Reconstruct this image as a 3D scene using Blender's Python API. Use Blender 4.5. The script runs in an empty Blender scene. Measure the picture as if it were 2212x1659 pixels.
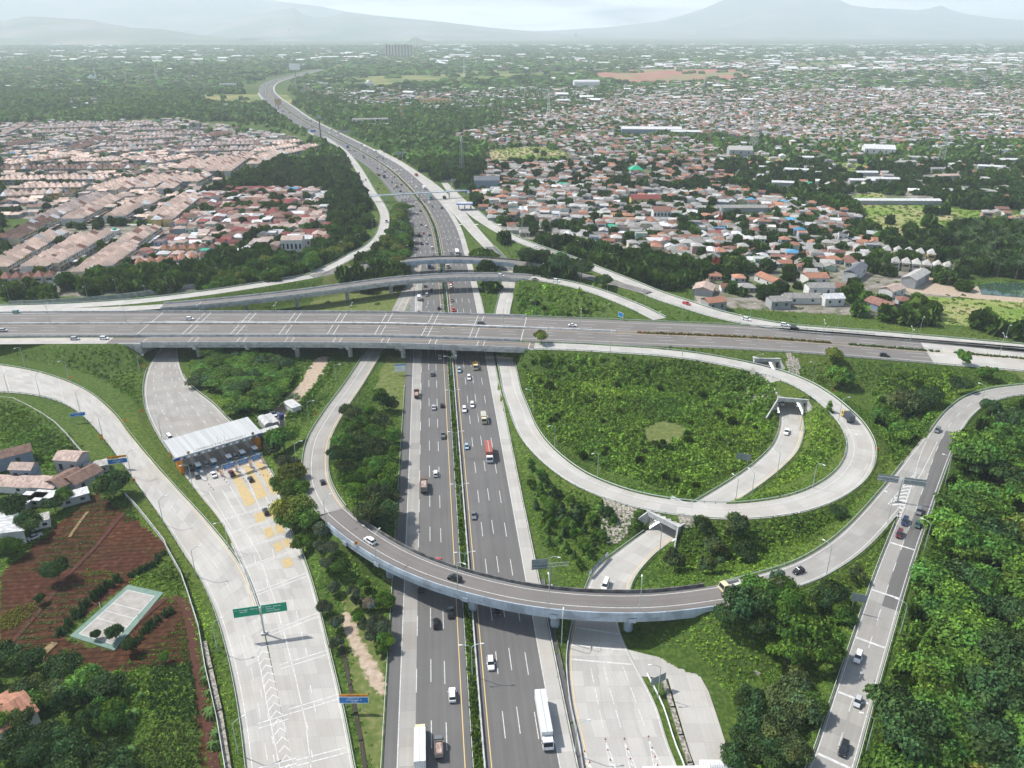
import bpy, bmesh, math, random
import numpy as np
from mathutils import Vector, Matrix

# ------------------------------------------------------------------ camera, sky, sun, exposure
C = bpy.context.scene.collection
F, XC, YC, HC = 1684.0, 1106.0, 829.5, 150.0
PITCH = math.radians(24.4)
SP, CP = math.sin(PITCH), math.cos(PITCH)
cam = bpy.data.cameras.new('camera'); cam_o = bpy.data.objects.new('camera', cam); C.objects.link(cam_o)
cam_o.location = (0, 0, HC); cam_o.rotation_euler = (math.radians(90) - PITCH, 0, 0)
cam.sensor_width = 36.0; cam.lens = 36.0 * F / 2212.0
cam.clip_start = 1.0; cam.clip_end = 120000.0
bpy.context.scene.camera = cam_o

SUN = Vector((-0.74, 0.32, 1.0)).normalized()
w = bpy.data.worlds.new('World'); bpy.context.scene.world = w; w.use_nodes = True
nt = w.node_tree; nt.nodes.clear()
sky = nt.nodes.new('ShaderNodeTexSky'); sky.sky_type = 'NISHITA'; sky.sun_disc = False
sky.sun_elevation = math.asin(SUN.z); sky.sun_rotation = math.atan2(SUN.x, SUN.y)
sky.altitude = 150; sky.air_density = 1.0; sky.dust_density = 2.0; sky.ozone_density = 1.0
bg = nt.nodes.new('ShaderNodeBackground'); bg.inputs[1].default_value = 0.105
wo = nt.nodes.new('ShaderNodeOutputWorld')
# a band of bright broken cloud low over the horizon
wtc = nt.nodes.new('ShaderNodeTexCoord'); wsx = nt.nodes.new('ShaderNodeSeparateXYZ'); nt.links.new(wtc.outputs['Generated'], wsx.inputs[0])
wmr = nt.nodes.new('ShaderNodeMapRange'); wmr.inputs[1].default_value = .14; wmr.inputs[2].default_value = .02; nt.links.new(wsx.outputs['Z'], wmr.inputs[0])
wmp = nt.nodes.new('ShaderNodeMapping'); wmp.inputs['Scale'].default_value = (3, 3, 26); nt.links.new(wtc.outputs['Generated'], wmp.inputs[0])
wno = nt.nodes.new('ShaderNodeTexNoise'); wno.inputs['Scale'].default_value = 2.2; wno.inputs['Detail'].default_value = 7; nt.links.new(wmp.outputs[0], wno.inputs['Vector'])
wrp = nt.nodes.new('ShaderNodeMapRange'); wrp.inputs[1].default_value = .32; wrp.inputs[2].default_value = .55; nt.links.new(wno.outputs['Fac'], wrp.inputs[0])
wmu = nt.nodes.new('ShaderNodeMath'); wmu.operation = 'MULTIPLY'; nt.links.new(wmr.outputs[0], wmu.inputs[0]); nt.links.new(wrp.outputs[0], wmu.inputs[1])
wmx = nt.nodes.new('ShaderNodeMix'); wmx.data_type = 'RGBA'; wmx.inputs['B'].default_value = (25, 25.5, 26, 1); nt.links.new(wmu.outputs[0], wmx.inputs['Factor']); nt.links.new(sky.outputs[0], wmx.inputs['A'])
nt.links.new(wmx.outputs['Result'], bg.inputs[0]); nt.links.new(bg.outputs[0], wo.inputs[0])
sl = bpy.data.lights.new('sun', 'SUN'); so = bpy.data.objects.new('sun', sl); C.objects.link(so)
sl.energy = 4.9; sl.angle = math.radians(0.6); sl.color = (1.0, 0.96, 0.9)
so.rotation_euler = SUN.to_track_quat('Z', 'Y').to_euler()
sc = bpy.context.scene
sc.view_settings.view_transform = 'Standard'; sc.view_settings.look = 'None'
sc.view_settings.exposure = 0.5; sc.view_settings.gamma = 1.0
sc.cycles.max_bounces = 6; sc.cycles.diffuse_bounces = 2; sc.cycles.glossy_bounces = 2
sc.cycles.volume_bounces = 1; sc.cycles.transparent_max_bounces = 4
sc.cycles.use_adaptive_sampling = True

RN = np.random.default_rng(7)
random.seed(11)

# ------------------------------------------------------------------ pixel (2212 x 1659 frame) -> world point on the level z
def P(px, py, z=0.0):
    u = (px - XC) / F; v = (py - YC) / F
    t = (HC - z) / (SP + v * CP)
    return Vector((u * t, (CP - v * SP) * t, z))
def proj(x, y, z):
    dz = HC - z
    zc = y * CP + dz * SP
    return XC + F * x / zc, YC + F * (dz * CP - y * SP) / zc

# ------------------------------------------------------------------ materials
def new_mat(name):
    m = bpy.data.materials.new(name); m.use_nodes = True
    n = m.node_tree.nodes; b = n['Principled BSDF']
    return m, n, m.node_tree.links, b
def mat(name, c, rough=0.8, metal=0.0, spec=0.3, emit=None):
    m, n, l, b = new_mat(name)
    b.inputs['Base Color'].default_value = (*c, 1); b.inputs['Roughness'].default_value = rough
    b.inputs['Metallic'].default_value = metal; b.inputs['Specular IOR Level'].default_value = spec
    if emit:
        b.inputs['Emission Color'].default_value = (*c, 1); b.inputs['Emission Strength'].default_value = emit
    return m
def nmat(name, c1, c2, scale=1.0, rough=0.85, detail=5, lo=0.35, hi=0.65, objcol=False, attr=None, spec=0.2, coord='Object', mapscale=None, metal=0.0, c3=None, scale3=0.1, bump=0.0, bscale=None):
    """two colours mixed by noise, optionally a third by a broad noise; optionally times object colour or a colour attribute"""
    m, n, l, b = new_mat(name)
    tc = n.new('ShaderNodeTexCoord'); out = tc.outputs[coord]
    if mapscale:
        mp = n.new('ShaderNodeMapping'); mp.inputs['Scale'].default_value = mapscale
        l.new(out, mp.inputs[0]); out = mp.outputs[0]
    no = n.new('ShaderNodeTexNoise'); no.inputs['Scale'].default_value = scale; no.inputs['Detail'].default_value = detail
    l.new(out, no.inputs['Vector'])
    r = n.new('ShaderNodeValToRGB'); r.color_ramp.elements[0].position = lo; r.color_ramp.elements[1].position = hi
    r.color_ramp.elements[0].color = (*c1, 1); r.color_ramp.elements[1].color = (*c2, 1)
    l.new(no.outputs['Fac'], r.inputs[0]); col = r.outputs[0]
    if c3:
        n3 = n.new('ShaderNodeTexNoise'); n3.inputs['Scale'].default_value = scale3; n3.inputs['Detail'].default_value = 3
        l.new(tc.outputs[coord], n3.inputs['Vector'])
        r3 = n.new('ShaderNodeValToRGB'); r3.color_ramp.elements[0].position = 0.45; r3.color_ramp.elements[1].position = 0.62
        l.new(n3.outputs['Fac'], r3.inputs[0])
        mx = n.new('ShaderNodeMix'); mx.data_type = 'RGBA'; mx.inputs['B'].default_value = (*c3, 1)
        l.new(r3.outputs[0], mx.inputs['Factor']); l.new(col, mx.inputs['A']); col = mx.outputs['Result']
    if objcol or attr:
        mx = n.new('ShaderNodeMix'); mx.data_type = 'RGBA'; mx.blend_type = 'MULTIPLY'; mx.inputs['Factor'].default_value = 1
        if attr:
            a = n.new('ShaderNodeAttribute'); a.attribute_name = attr; l.new(a.outputs['Color'], mx.inputs['B'])
        else:
            a = n.new('ShaderNodeObjectInfo'); l.new(a.outputs['Color'], mx.inputs['B'])
        l.new(col, mx.inputs['A']); col = mx.outputs['Result']
        if attr and objcol:
            mx2 = n.new('ShaderNodeMix'); mx2.data_type = 'RGBA'; mx2.blend_type = 'MULTIPLY'; mx2.inputs['Factor'].default_value = 1
            a2 = n.new('ShaderNodeObjectInfo'); l.new(a2.outputs['Color'], mx2.inputs['B'])
            l.new(col, mx2.inputs['A']); col = mx2.outputs['Result']
    l.new(col, b.inputs['Base Color'])
    b.inputs['Roughness'].default_value = rough; b.inputs['Specular IOR Level'].default_value = spec; b.inputs['Metallic'].default_value = metal
    if bump:
        bn = n.new('ShaderNodeTexNoise'); bn.inputs['Scale'].default_value = bscale or scale * 3; bn.inputs['Detail'].default_value = 4
        l.new(out, bn.inputs['Vector'])
        bp = n.new('ShaderNodeBump'); bp.inputs['Strength'].default_value = 1.0; bp.inputs['Distance'].default_value = bump
        l.new(bn.outputs['Fac'], bp.inputs['Height']); l.new(bp.outputs[0], b.inputs['Normal'])
    return m
def road_mat(name, base, var, slab=False, streak=0.12, stain=None):
    """concrete slabs or asphalt; UV = metres across, metres along"""
    m, n, l, b = new_mat(name)
    tc = n.new('ShaderNodeTexCoord'); uv = tc.outputs['UV']
    mp = n.new('ShaderNodeMapping'); mp.inputs['Scale'].default_value = (0.9, 0.012, 1); l.new(uv, mp.inputs[0])
    s = n.new('ShaderNodeTexNoise'); s.inputs['Scale'].default_value = 1.0; s.inputs['Detail'].default_value = 3; l.new(mp.outputs[0], s.inputs['Vector'])
    g = n.new('ShaderNodeTexNoise'); g.inputs['Scale'].default_value = 0.09; g.inputs['Detail'].default_value = 6; l.new(tc.outputs['Object'], g.inputs['Vector'])
    f = n.new('ShaderNodeTexNoise'); f.inputs['Scale'].default_value = 3.0; f.inputs['Detail'].default_value = 3; l.new(tc.outputs['Object'], f.inputs['Vector'])
    def m1(op, a, c):
        k = n.new('ShaderNodeMath'); k.operation = op
        for i, v in enumerate((a, c)):
            if isinstance(v, (int, float)): k.inputs[i].default_value = v
            else: l.new(v, k.inputs[i])
        return k.outputs[0]
    val = m1('ADD', m1('MULTIPLY', m1('SUBTRACT', s.outputs['Fac'], 0.5), streak * 3.2),
             m1('ADD', m1('MULTIPLY', m1('SUBTRACT', g.outputs['Fac'], 0.5), var * 2.5), m1('MULTIPLY', m1('SUBTRACT', f.outputs['Fac'], 0.5), 0.25)))
    val = m1('ADD', val, 1.0)
    if slab:
        br = n.new('ShaderNodeTexBrick'); br.offset = 0.0; br.squash = 1.0
        br.inputs['Color1'].default_value = (0.87, 0.87, 0.87, 1); br.inputs['Color2'].default_value = (1.07, 1.07, 1.06, 1); br.inputs['Mortar'].default_value = (0.78, 0.78, 0.77, 1)
        br.inputs['Scale'].default_value = 1.0; br.inputs['Mortar Size'].default_value = 0.045; br.inputs['Mortar Smooth'].default_value = 0.3
        br.inputs['Brick Width'].default_value = 3.7; br.inputs['Row Height'].default_value = 5.2
        l.new(uv, br.inputs['Vector'])
        val = m1('MULTIPLY', val, br.outputs['Color'])
    mx = n.new('ShaderNodeMix'); mx.data_type = 'RGBA'; mx.blend_type = 'MULTIPLY'; mx.inputs['Factor'].default_value = 1
    mx.inputs['A'].default_value = (*base, 1); l.new(val, mx.inputs['B'])
    col = mx.outputs['Result']
    if stain:
        g2 = n.new('ShaderNodeTexNoise'); g2.inputs['Scale'].default_value = 0.05; g2.inputs['Detail'].default_value = 5; l.new(tc.outputs['Object'], g2.inputs['Vector'])
        r3 = n.new('ShaderNodeValToRGB'); r3.color_ramp.elements[0].position = 0.5; r3.color_ramp.elements[1].position = 0.75
        r3.color_ramp.elements[1].color = (0.6, 0.6, 0.6, 1); l.new(g2.outputs['Fac'], r3.inputs[0])
        mx2 = n.new('ShaderNodeMix'); mx2.data_type = 'RGBA'; mx2.inputs['B'].default_value = (*stain, 1)
        l.new(r3.outputs[0], mx2.inputs['Factor']); l.new(col, mx2.inputs['A']); col = mx2.outputs['Result']
    l.new(col, b.inputs['Base Color']); b.inputs['Roughness'].default_value = 0.85; b.inputs['Specular IOR Level'].default_value = 0.2
    return m

M = {}
M['concrete_road'] = road_mat('concrete_road', (0.385, 0.373, 0.348), 0.14, slab=True, streak=0.08, stain=(0.34, 0.305, 0.26))
M['old_concrete_road'] = road_mat('old_concrete_road', (0.29, 0.28, 0.26), 0.18, slab=True, streak=0.12, stain=(0.26, 0.235, 0.205))
M['asphalt'] = road_mat('asphalt', (0.122, 0.119, 0.116), 0.14, streak=0.16)
M['brown_asphalt'] = road_mat('brown_asphalt', (0.158, 0.147, 0.138), 0.16, streak=0.16)
M['paint'] = nmat('road_paint', (0.42, 0.42, 0.41), (0.60, 0.60, 0.58), 1.2, 0.6)
M['yellow_paint'] = nmat('yellow_line_paint', (0.60, 0.42, 0.17), (0.66, 0.47, 0.20), 1.5, 0.6)
M['yellow_box'] = nmat('yellow_lane_paint', (0.48, 0.35, 0.15), (0.38, 0.31, 0.19), 0.8, 0.7)
M['barrier'] = nmat('barrier_concrete', (0.41, 0.42, 0.42), (0.50, 0.50, 0.49), 1.6, 0.85, lo=.3, hi=.7, mapscale=(1, 1, .12), c3=(0.33, 0.33, 0.32), scale3=.4)
M['dark_barrier'] = nmat('weathered_parapet', (0.07, 0.068, 0.065), (0.20, 0.195, 0.185), 0.5, 0.9, lo=0.35, hi=0.7)
M['girder'] = nmat('bridge_girder_paint', (0.34, 0.40, 0.46), (0.42, 0.48, 0.54), 1.4, 0.7, mapscale=(1, 1, .1), c3=(0.27, 0.31, 0.35), scale3=.25)
M['grey_girder'] = nmat('bridge_girder_concrete', (0.35, 0.36, 0.36), (0.44, 0.45, 0.45), 1.6, 0.85, mapscale=(1, 1, .12), c3=(0.28, 0.285, 0.28), scale3=.3)
M['pier'] = nmat('pier_concrete', (0.33, 0.33, 0.32), (0.44, 0.44, 0.42), 0.5, 0.85)
M['steel'] = mat('galvanised_steel', (0.42, 0.45, 0.44), 0.45, 0.3)
M['rail_green'] = nmat('greenish_guardrail_steel', (0.42, 0.50, 0.44), (0.52, 0.58, 0.53), 0.8, 0.5)
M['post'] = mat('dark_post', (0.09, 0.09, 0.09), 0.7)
M['stone'] = nmat('stone_pitching', (0.14, 0.13, 0.11), (0.38, 0.35, 0.30), 1.6, 0.95, detail=8, lo=0.4, hi=0.6, bump=0.15)
M['lamp'] = mat('lamp_pole_paint', (0.38, 0.46, 0.43), 0.45, 0.2)
M['lamp_head'] = mat('lamp_head_casing', (0.72, 0.74, 0.73), 0.4)
M['white'] = nmat('white_metal_sheet', (0.72, 0.73, 0.73), (0.80, 0.81, 0.81), 0.5, 0.5)
M['blue_sign'] = mat('blue_sign_sheet', (0.015, 0.17, 0.48), 0.5)
M['green_sign'] = mat('green_sign_sheet', (0.0, 0.27, 0.15), 0.5)
M['orange'] = nmat('orange_steel_paint', (0.62, 0.24, 0.025), (0.70, 0.29, 0.04), 0.7, 0.5)
M['sign_back'] = nmat('sign_back_metal', (0.20, 0.24, 0.24), (0.27, 0.31, 0.31), 1.0, 0.5)
M['letter'] = mat('sign_letter_white', (0.82, 0.84, 0.85), 0.5)
M['dark_letter'] = mat('letter_dark', (0.03, 0.03, 0.03), 0.5)
M['black'] = mat('black_rubber', (0.015, 0.015, 0.016), 0.8)
M['glass'] = mat('tinted_glass', (0.02, 0.025, 0.03), 0.08, 0.0, 0.6)
M['red'] = mat('red_plastic', (0.55, 0.03, 0.02), 0.5)
M['chrome'] = mat('headlight_lens', (0.75, 0.77, 0.8), 0.15, 0.5)
M['trunk'] = nmat('bark', (0.10, 0.075, 0.05), (0.20, 0.16, 0.12), 2.0, 0.95)
M['leaf'] = nmat('leaves', (0.85, 0.85, 0.85), (1.12, 1.12, 1.12), 0.5, 0.65, attr='col', objcol=True, spec=0.15)
M['leafstuff'] = nmat('undergrowth_leaves', (0.75, 0.78, 0.7), (1.2, 1.15, 1.1), 0.06, 0.7, attr='col', spec=0.12)

for k_ in ('leaf', 'leafstuff'):
    n_ = M[k_].node_tree.nodes; l_ = M[k_].node_tree.links; b_ = n_['Principled BSDF']; src = b_.inputs['Base Color'].links[0].from_socket
    tr = n_.new('ShaderNodeBsdfTranslucent'); mx = n_.new('ShaderNodeMixShader'); mx.inputs[0].default_value = .2
    wm = n_.new('ShaderNodeMix'); wm.data_type = 'RGBA'; wm.blend_type = 'MULTIPLY'; wm.inputs['Factor'].default_value = 1; wm.inputs['B'].default_value = (1.5, 1.35, .7, 1)
    l_.new(src, wm.inputs['A']); l_.new(wm.outputs['Result'], tr.inputs['Color']); l_.new(b_.outputs[0], mx.inputs[1]); l_.new(tr.outputs[0], mx.inputs[2]); l_.new(mx.outputs[0], n_['Material Output'].inputs['Surface'])

# ------------------------------------------------------------------ mesh helpers
def obj(name, mesh, parent=None, **props):
    o = bpy.data.objects.new(name, mesh); C.objects.link(o)
    if parent is not None: o.parent = parent
    for k, v in props.items(): o[k] = v
    return o
def empty(name, loc, rz=0.0, **props):
    o = bpy.data.objects.new(name, None); C.objects.link(o); o.location = loc; o.rotation_euler = (0, 0, rz); o.empty_display_size = 0.5
    for k, v in props.items(): o[k] = v
    return o
def struct(o): o['kind'] = 'structure'; return o

class MB:
    """collects polygons, links them as one mesh"""
    def __init__(s): s.v = []; s.f = []; s.m = []; s.uv = []
    def poly(s, pts, mi=0, uv=None):
        n = len(s.v); s.v += [tuple(p) for p in pts]; s.f.append(tuple(range(n, n + len(pts)))); s.m.append(mi)
        s.uv += (uv or [(0, 0)] * len(pts)); return s
    def box(s, c, d, mi=0, rz=0.0, top=(1.0, 1.0), bevel=0.0):
        """c centre of base, d size; top = scale of the upper face"""
        x, y, z = d[0] / 2, d[1] / 2, d[2]
        co, si = math.cos(rz), math.sin(rz)
        def T(a, b_, h): return (c[0] + a * co - b_ * si, c[1] + a * si + b_ * co, c[2] + h)
        b = [T(-x, -y, 0), T(x, -y, 0), T(x, y, 0), T(-x, y, 0)]
        t = [T(-x * top[0], -y * top[1], z), T(x * top[0], -y * top[1], z), T(x * top[0], y * top[1], z), T(-x * top[0], y * top[1], z)]
        for q in ((b[3], b[2], b[1], b[0]), tuple(t), (b[0], b[1], t[1], t[0]), (b[1], b[2], t[2], t[1]), (b[2], b[3], t[3], t[2]), (b[3], b[0], t[0], t[3])):
            s.poly(q, mi)
        return s
    def cyl(s, a, b, r0, r1=None, seg=8, mi=0, cap=True):
        r1 = r0 if r1 is None else r1
        a, b = Vector(a), Vector(b); d = (b - a).normalized()
        u = d.orthogonal().normalized(); v = d.cross(u)
        A = [a + (u * math.cos(t) + v * math.sin(t)) * r0 for t in [2 * math.pi * i / seg for i in range(seg)]]
        B = [b + (u * math.cos(t) + v * math.sin(t)) * r1 for t in [2 * math.pi * i / seg for i in range(seg)]]
        for i in range(seg):
            j = (i + 1) % seg; s.poly((A[i], A[j], B[j], B[i]), mi)
        if cap: s.poly(B, mi); s.poly(A[::-1], mi)
        return s
    def tube(s, pts, r, seg=6, mi=0):
        for i in range(len(pts) - 1): s.cyl(pts[i], pts[i + 1], r, r, seg, mi, cap=False)
        return s
    def mesh(s, name, mats, smooth=False):
        me = bpy.data.meshes.new(name); me.from_pydata(s.v, [], s.f)
        for m in mats: me.materials.append(m)
        me.polygons.foreach_set('material_index', s.m)
        if any(u != (0, 0) for u in s.uv):
            ul = me.uv_layers.new(name='UVMap'); ul.data.foreach_set('uv', np.array(s.uv, dtype=np.float32).ravel())
        if smooth: me.polygons.foreach_set('use_smooth', [True] * len(me.polygons))
        me.update(); return me
    def build(s, name, mats, parent=None, smooth=False, **props):
        if not isinstance(mats, (list, tuple)): mats = [mats]
        return obj(name, s.mesh(name, mats, smooth), parent, **props)

def np_mesh(name, verts, nside, mats, cols=None, midx=None, uvs=None):
    """verts (N, nside, 3) separate polygons"""
    n = verts.shape[0]; me = bpy.data.meshes.new(name)
    me.vertices.add(n * nside); me.vertices.foreach_set('co', verts.astype(np.float32).ravel())
    me.loops.add(n * nside); me.loops.foreach_set('vertex_index', np.arange(n * nside, dtype=np.int32))
    me.polygons.add(n); me.polygons.foreach_set('loop_start', np.arange(0, n * nside, nside, dtype=np.int32))
    me.polygons.foreach_set('loop_total', np.full(n, nside, dtype=np.int32))
    for m in mats: me.materials.append(m)
    if midx is not None: me.polygons.foreach_set('material_index', midx.astype(np.int32))
    if cols is not None:
        a = me.color_attributes.new('col', 'FLOAT_COLOR', 'POINT')
        c4 = np.ones((n, nside, 4), dtype=np.float32); c4[:, :, :3] = cols[:, None, :] if cols.ndim == 2 else cols
        a.data.foreach_set('color', c4.ravel())
    me.update(calc_edges=True); return me

# ------------------------------------------------------------------ roads
def catmull(pts, step):
    pts = np.array(pts, float); out = []
    for i in range(len(pts) - 1):
        p0 = pts[max(i - 1, 0)]; p1 = pts[i]; p2 = pts[i + 1]; p3 = pts[min(i + 2, len(pts) - 1)]
        if i == 0: p0 = 2 * p1 - p2
        if i == len(pts) - 2: p3 = 2 * p2 - p1
        L = np.linalg.norm(p2[:2] - p1[:2]); n = max(1, int(math.ceil(L / step)))
        # centripetal knots
        t0 = 0.0; t1 = t0 + max(np.linalg.norm(p1[:2] - p0[:2]), 1e-3) ** .5; t2 = t1 + max(L, 1e-3) ** .5; t3 = t2 + max(np.linalg.norm(p3[:2] - p2[:2]), 1e-3) ** .5
        for k in range(n):
            t = t1 + (t2 - t1) * k / n
            A1 = (t1 - t) / (t1 - t0) * p0 + (t - t0) / (t1 - t0) * p1
            A2 = (t2 - t) / (t2 - t1) * p1 + (t - t1) / (t2 - t1) * p2
            A3 = (t3 - t) / (t3 - t2) * p2 + (t - t2) / (t3 - t2) * p3
            B1 = (t2 - t) / (t2 - t0) * A1 + (t - t0) / (t2 - t0) * A2
            B2 = (t3 - t) / (t3 - t1) * A2 + (t - t1) / (t3 - t1) * A3
            out.append((t2 - t) / (t2 - t1) * B1 + (t - t1) / (t2 - t1) * B2)
    out.append(pts[-1]); return np.array(out)

class Road:
    """a centre line with a width; pts = (px, py, z, w); positions across are (fraction of half width, metres), left of travel positive"""
    def __init__(s, pts=None, step=3.0, edges=None):
        if edges:
            Lp, Rp = edges
            a = [catmull([[*P(p[0], p[1], p[2]), 0] for p in q], 2.0) for q in (Lp, Rp)]
            r = []
            n = max(len(a[0]), len(a[1])) // 2
            for q in a:
                d = np.r_[0, np.cumsum(np.linalg.norm(np.diff(q[:, :2], axis=0), axis=1))]; t = np.linspace(0, d[-1], n)
                r.append(np.stack([np.interp(t, d, q[:, k]) for k in range(3)], 1))
            c = (r[0] + r[1]) / 2; wd = np.linalg.norm(r[0][:, :2] - r[1][:, :2], axis=1)
            s.L, s.R = r; s.A = np.c_[c, wd]
        else:
            W = [[*P(p[0], p[1], p[2]), p[3]] for p in pts]
            s.A = catmull(W, step); s.L = None
        s.C = s.A[:, :3]; s.W = s.A[:, 3]
        s.S = np.r_[0, np.cumsum(np.linalg.norm(np.diff(s.C[:, :2], axis=0), axis=1))]
        T = np.gradient(s.C[:, :2], axis=0); T /= np.linalg.norm(T, axis=1)[:, None]
        s.T = T; s.N = np.c_[-T[:, 1], T[:, 0]]
        if s.L is not None:
            d = s.L - s.R; s.N = d[:, :2] / np.linalg.norm(d[:, :2], axis=1)[:, None]
    def at(s, t, off=(0, 0), dz=0.0):
        q = [np.interp(t, s.S, s.A[:, k]) for k in range(4)]; n = [np.interp(t, s.S, s.N[:, k]) for k in range(2)]
        o = off[0] * q[3] / 2 + off[1]
        return Vector((q[0] + n[0] * o, q[1] + n[1] * o, q[2] + dz))
    def heading(s, t):
        a = [np.interp(t, s.S, s.T[:, k]) for k in range(2)]; return math.atan2(a[1], a[0])
    def near(s, x, y):
        return float(s.S[np.argmin((s.C[:, 0] - x) ** 2 + (s.C[:, 1] - y) ** 2)])
    def spx(s, px, py, z=None):
        z = s.C[:, 2].mean() if z is None else z
        p = P(px, py, z); return s.near(p.x, p.y)
    def ts(s, s0=None, s1=None):
        s0 = s.S[0] if s0 is None else s0; s1 = s.S[-1] if s1 is None else s1
        i = s.S[(s.S > s0 + .05) & (s.S < s1 - .05)]
        return np.r_[s0, i, s1]
    def strip(s, mb, o0, o1, mi=0, dz=0.0, s0=None, s1=None, rev=False):
        ts = s.ts(s0, s1); a = [s.at(t, o0, dz) for t in ts]; b = [s.at(t, o1, dz) for t in ts]
        for i in range(len(ts) - 1):
            u0 = (a[i] - b[i]).length
            q = (b[i], b[i + 1], a[i + 1], a[i]); uv = ((0, ts[i]), (0, ts[i + 1]), (u0, ts[i + 1]), (u0, ts[i]))
            nn = (Vector(q[1]) - Vector(q[0])).cross(Vector(q[3]) - Vector(q[0])).z
            if nn < 0: q = q[::-1]; uv = uv[::-1]
            mb.poly(q, mi, list(uv))
        return mb
    def line(s, mb, off, w=0.16, mi=0, dz=0.012, s0=None, s1=None):
        return s.strip(mb, (off[0], off[1] - w / 2), (off[0], off[1] + w / 2), mi, dz, s0, s1)
    def dash(s, mb, off, w=0.14, on=8.0, cyc=20.0, mi=0, dz=0.012, s0=None, s1=None, ph=0.0):
        s0 = s.S[0] if s0 is None else s0; s1 = s.S[-1] if s1 is None else s1
        t = s0 + ph
        while t + on < s1:
            s.line(mb, off, w, mi, dz, t, t + on); t += cyc
        return mb
    def cross(s, mb, t, o0, o1, w=0.4, mi=0, dz=0.014):
        h = s.heading(t); d = Vector((math.cos(h), math.sin(h), 0)) * w / 2
        a, b = s.at(t, o0, dz), s.at(t, o1, dz)
        q = (a - d, a + d, b + d, b - d)
        if (q[1] - q[0]).cross(q[3] - q[0]).z < 0: q = q[::-1]
        mb.poly(q, mi); return mb
    def sweep(s, mb, prof, off, s0=None, s1=None, mi=0, step=None, caps=True):
        """prof: (across, up) points of a closed section"""
        ts = s.ts(s0, s1)
        if step: ts = np.linspace(ts[0], ts[-1], max(2, int((ts[-1] - ts[0]) / step) + 1))
        rings = [[s.at(t, (off[0], off[1] + p[0]), p[1]) for p in prof] for t in ts]
        k = len(prof)
        for i in range(len(ts) - 1):
            for j in range(k):
                q = (rings[i][j], rings[i][(j + 1) % k], rings[i + 1][(j + 1) % k], rings[i + 1][j]); mb.poly(q, mi)
        if caps: mb.poly(rings[0][::-1], mi); mb.poly(rings[-1], mi)
        return mb

ROADS = {}
def R_(name, **k): ROADS[name] = Road(**k); return ROADS[name]
# ------------------------------------------------------------------ the road network
hw = R_('highway', pts=[(1050, 1830, 0, 43), (1035, 1659, 0, 43), (1005, 1244, 0, 43), (975.5, 829.5, 0, 43), (962, 650, 0, 43), (956, 595, 0, 43), (949, 540, 0, 43), (939, 492, 0, 43), (918, 449, 0, 43),
                        (899, 425, 0, 43), (888, 411, 0, 43), (840, 365, 0, 43), (778, 326, 0, 43), (708, 289, 0, 43), (653, 260, 0, 43), (615, 232, 0, 43), (586, 210, 0, 43), (576, 195, 0, 43), (583, 181, 0, 43),
                        (604, 172, 0, 43), (640, 163, 0, 43), (688, 151, 0, 43)], step=6.0)
ew = R_('toll_road', pts=[(-160, 704, 8.5, 37), (0, 701, 8.5, 37), (275, 699.5, 8.5, 37), (550, 699.5, 8.5, 37), (830, 700.5, 8.5, 37), (1106, 708.5, 8.5, 37), (1330, 717, 8.5, 36), (1659, 731.5, 8.5, 35), (1930, 752, 8.5, 34), (2212, 775, 8.5, 34), (2420, 794, 8.5, 34)])
coll = R_('collector_road', pts=[(-160, 740, 8.5, 8.6), (0, 737, 8.5, 8.6), (275, 735.5, 8.5, 8.6), (550, 735, 8.5, 8.6), (830, 736.5, 8.5, 8.8), (1106, 745.5, 8.5, 9), (1154, 747.5, 8.5, 9)])
loop = R_('loop_ramp', pts=[(1154, 747.5, 8.5, 9), (1240, 750, 8.5, 9), (1318, 754.5, 8.5, 9), (1428, 762, 8.5, 9), (1531, 775.5, 8.5, 9.2), (1659, 803, 8.4, 9.4), (1725, 827, 8.2, 9.5), (1770, 853, 8.0, 9.5), (1806, 882, 7.8, 9.6), (1838, 915, 7.6, 9.8), (1857, 950, 7.4, 10), (1860, 978, 7.2, 10),
                            (1852, 1005, 7.0, 10), (1828, 1036, 6.8, 10), (1780, 1067, 6.6, 9.8), (1722, 1088, 6.6, 9.6), (1659, 1099.5, 6.5, 9.4), (1570, 1105, 6.4, 9), (1450, 1095, 6.0, 9), (1350, 1074, 5.2, 8.8), (1262, 1040, 4.2, 8.8), (1210, 1007, 3.4, 8.6), (1162, 962, 2.5, 8.5), (1137, 925, 1.8, 8.4), (1119, 880, 1.2, 8.3), (1106, 845, .8, 8.2), (1098, 805, 0.3, 8.2), (1089, 764, 0, 8.2),
                            (1084, 720, 0, 8.2), (1085, 677, 0, 8.4), (1093, 640, 0, 8.6), (1098, 612, 0, 8.6), (1094, 585, 0, 8.6), (1080, 560, 0, 8.6), (1056, 533, 0, 8.8)])
boothr = R_('booth_ramp', pts=[(1056, 533, 0, 8.8), (1030, 505, 0, 10), (1005, 476, 0, 11), (980, 445, 0, 12), (955, 420, 0, 12), (925, 393, 0, 10), (890, 368, 0, 8), (850, 342, 0, 6)])
neramp = R_('northeast_ramp', pts=[(960, 395, 0.1, 7), (985, 424, 0.1, 10), (1022, 459, 0.3, 12), (1060, 487, 1, 10), (1106, 513, 2, 9), (1156, 533, 3, 9), (1231, 559, 4.5, 9), (1306, 589, 6, 9), (1360, 611, 7, 10), (1418, 637, 8, 12.5), (1481, 658, 8.5, 12.5), (1556, 681, 8.5, 11.5), (1659, 702, 8.5, 11), (1709, 709, 8.5, 10.5), (1909, 725, 8.5, 11), (2059, 738.5, 8.5, 11), (2212, 753, 8.5, 12), (2420, 772, 8.5, 12)])
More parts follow.
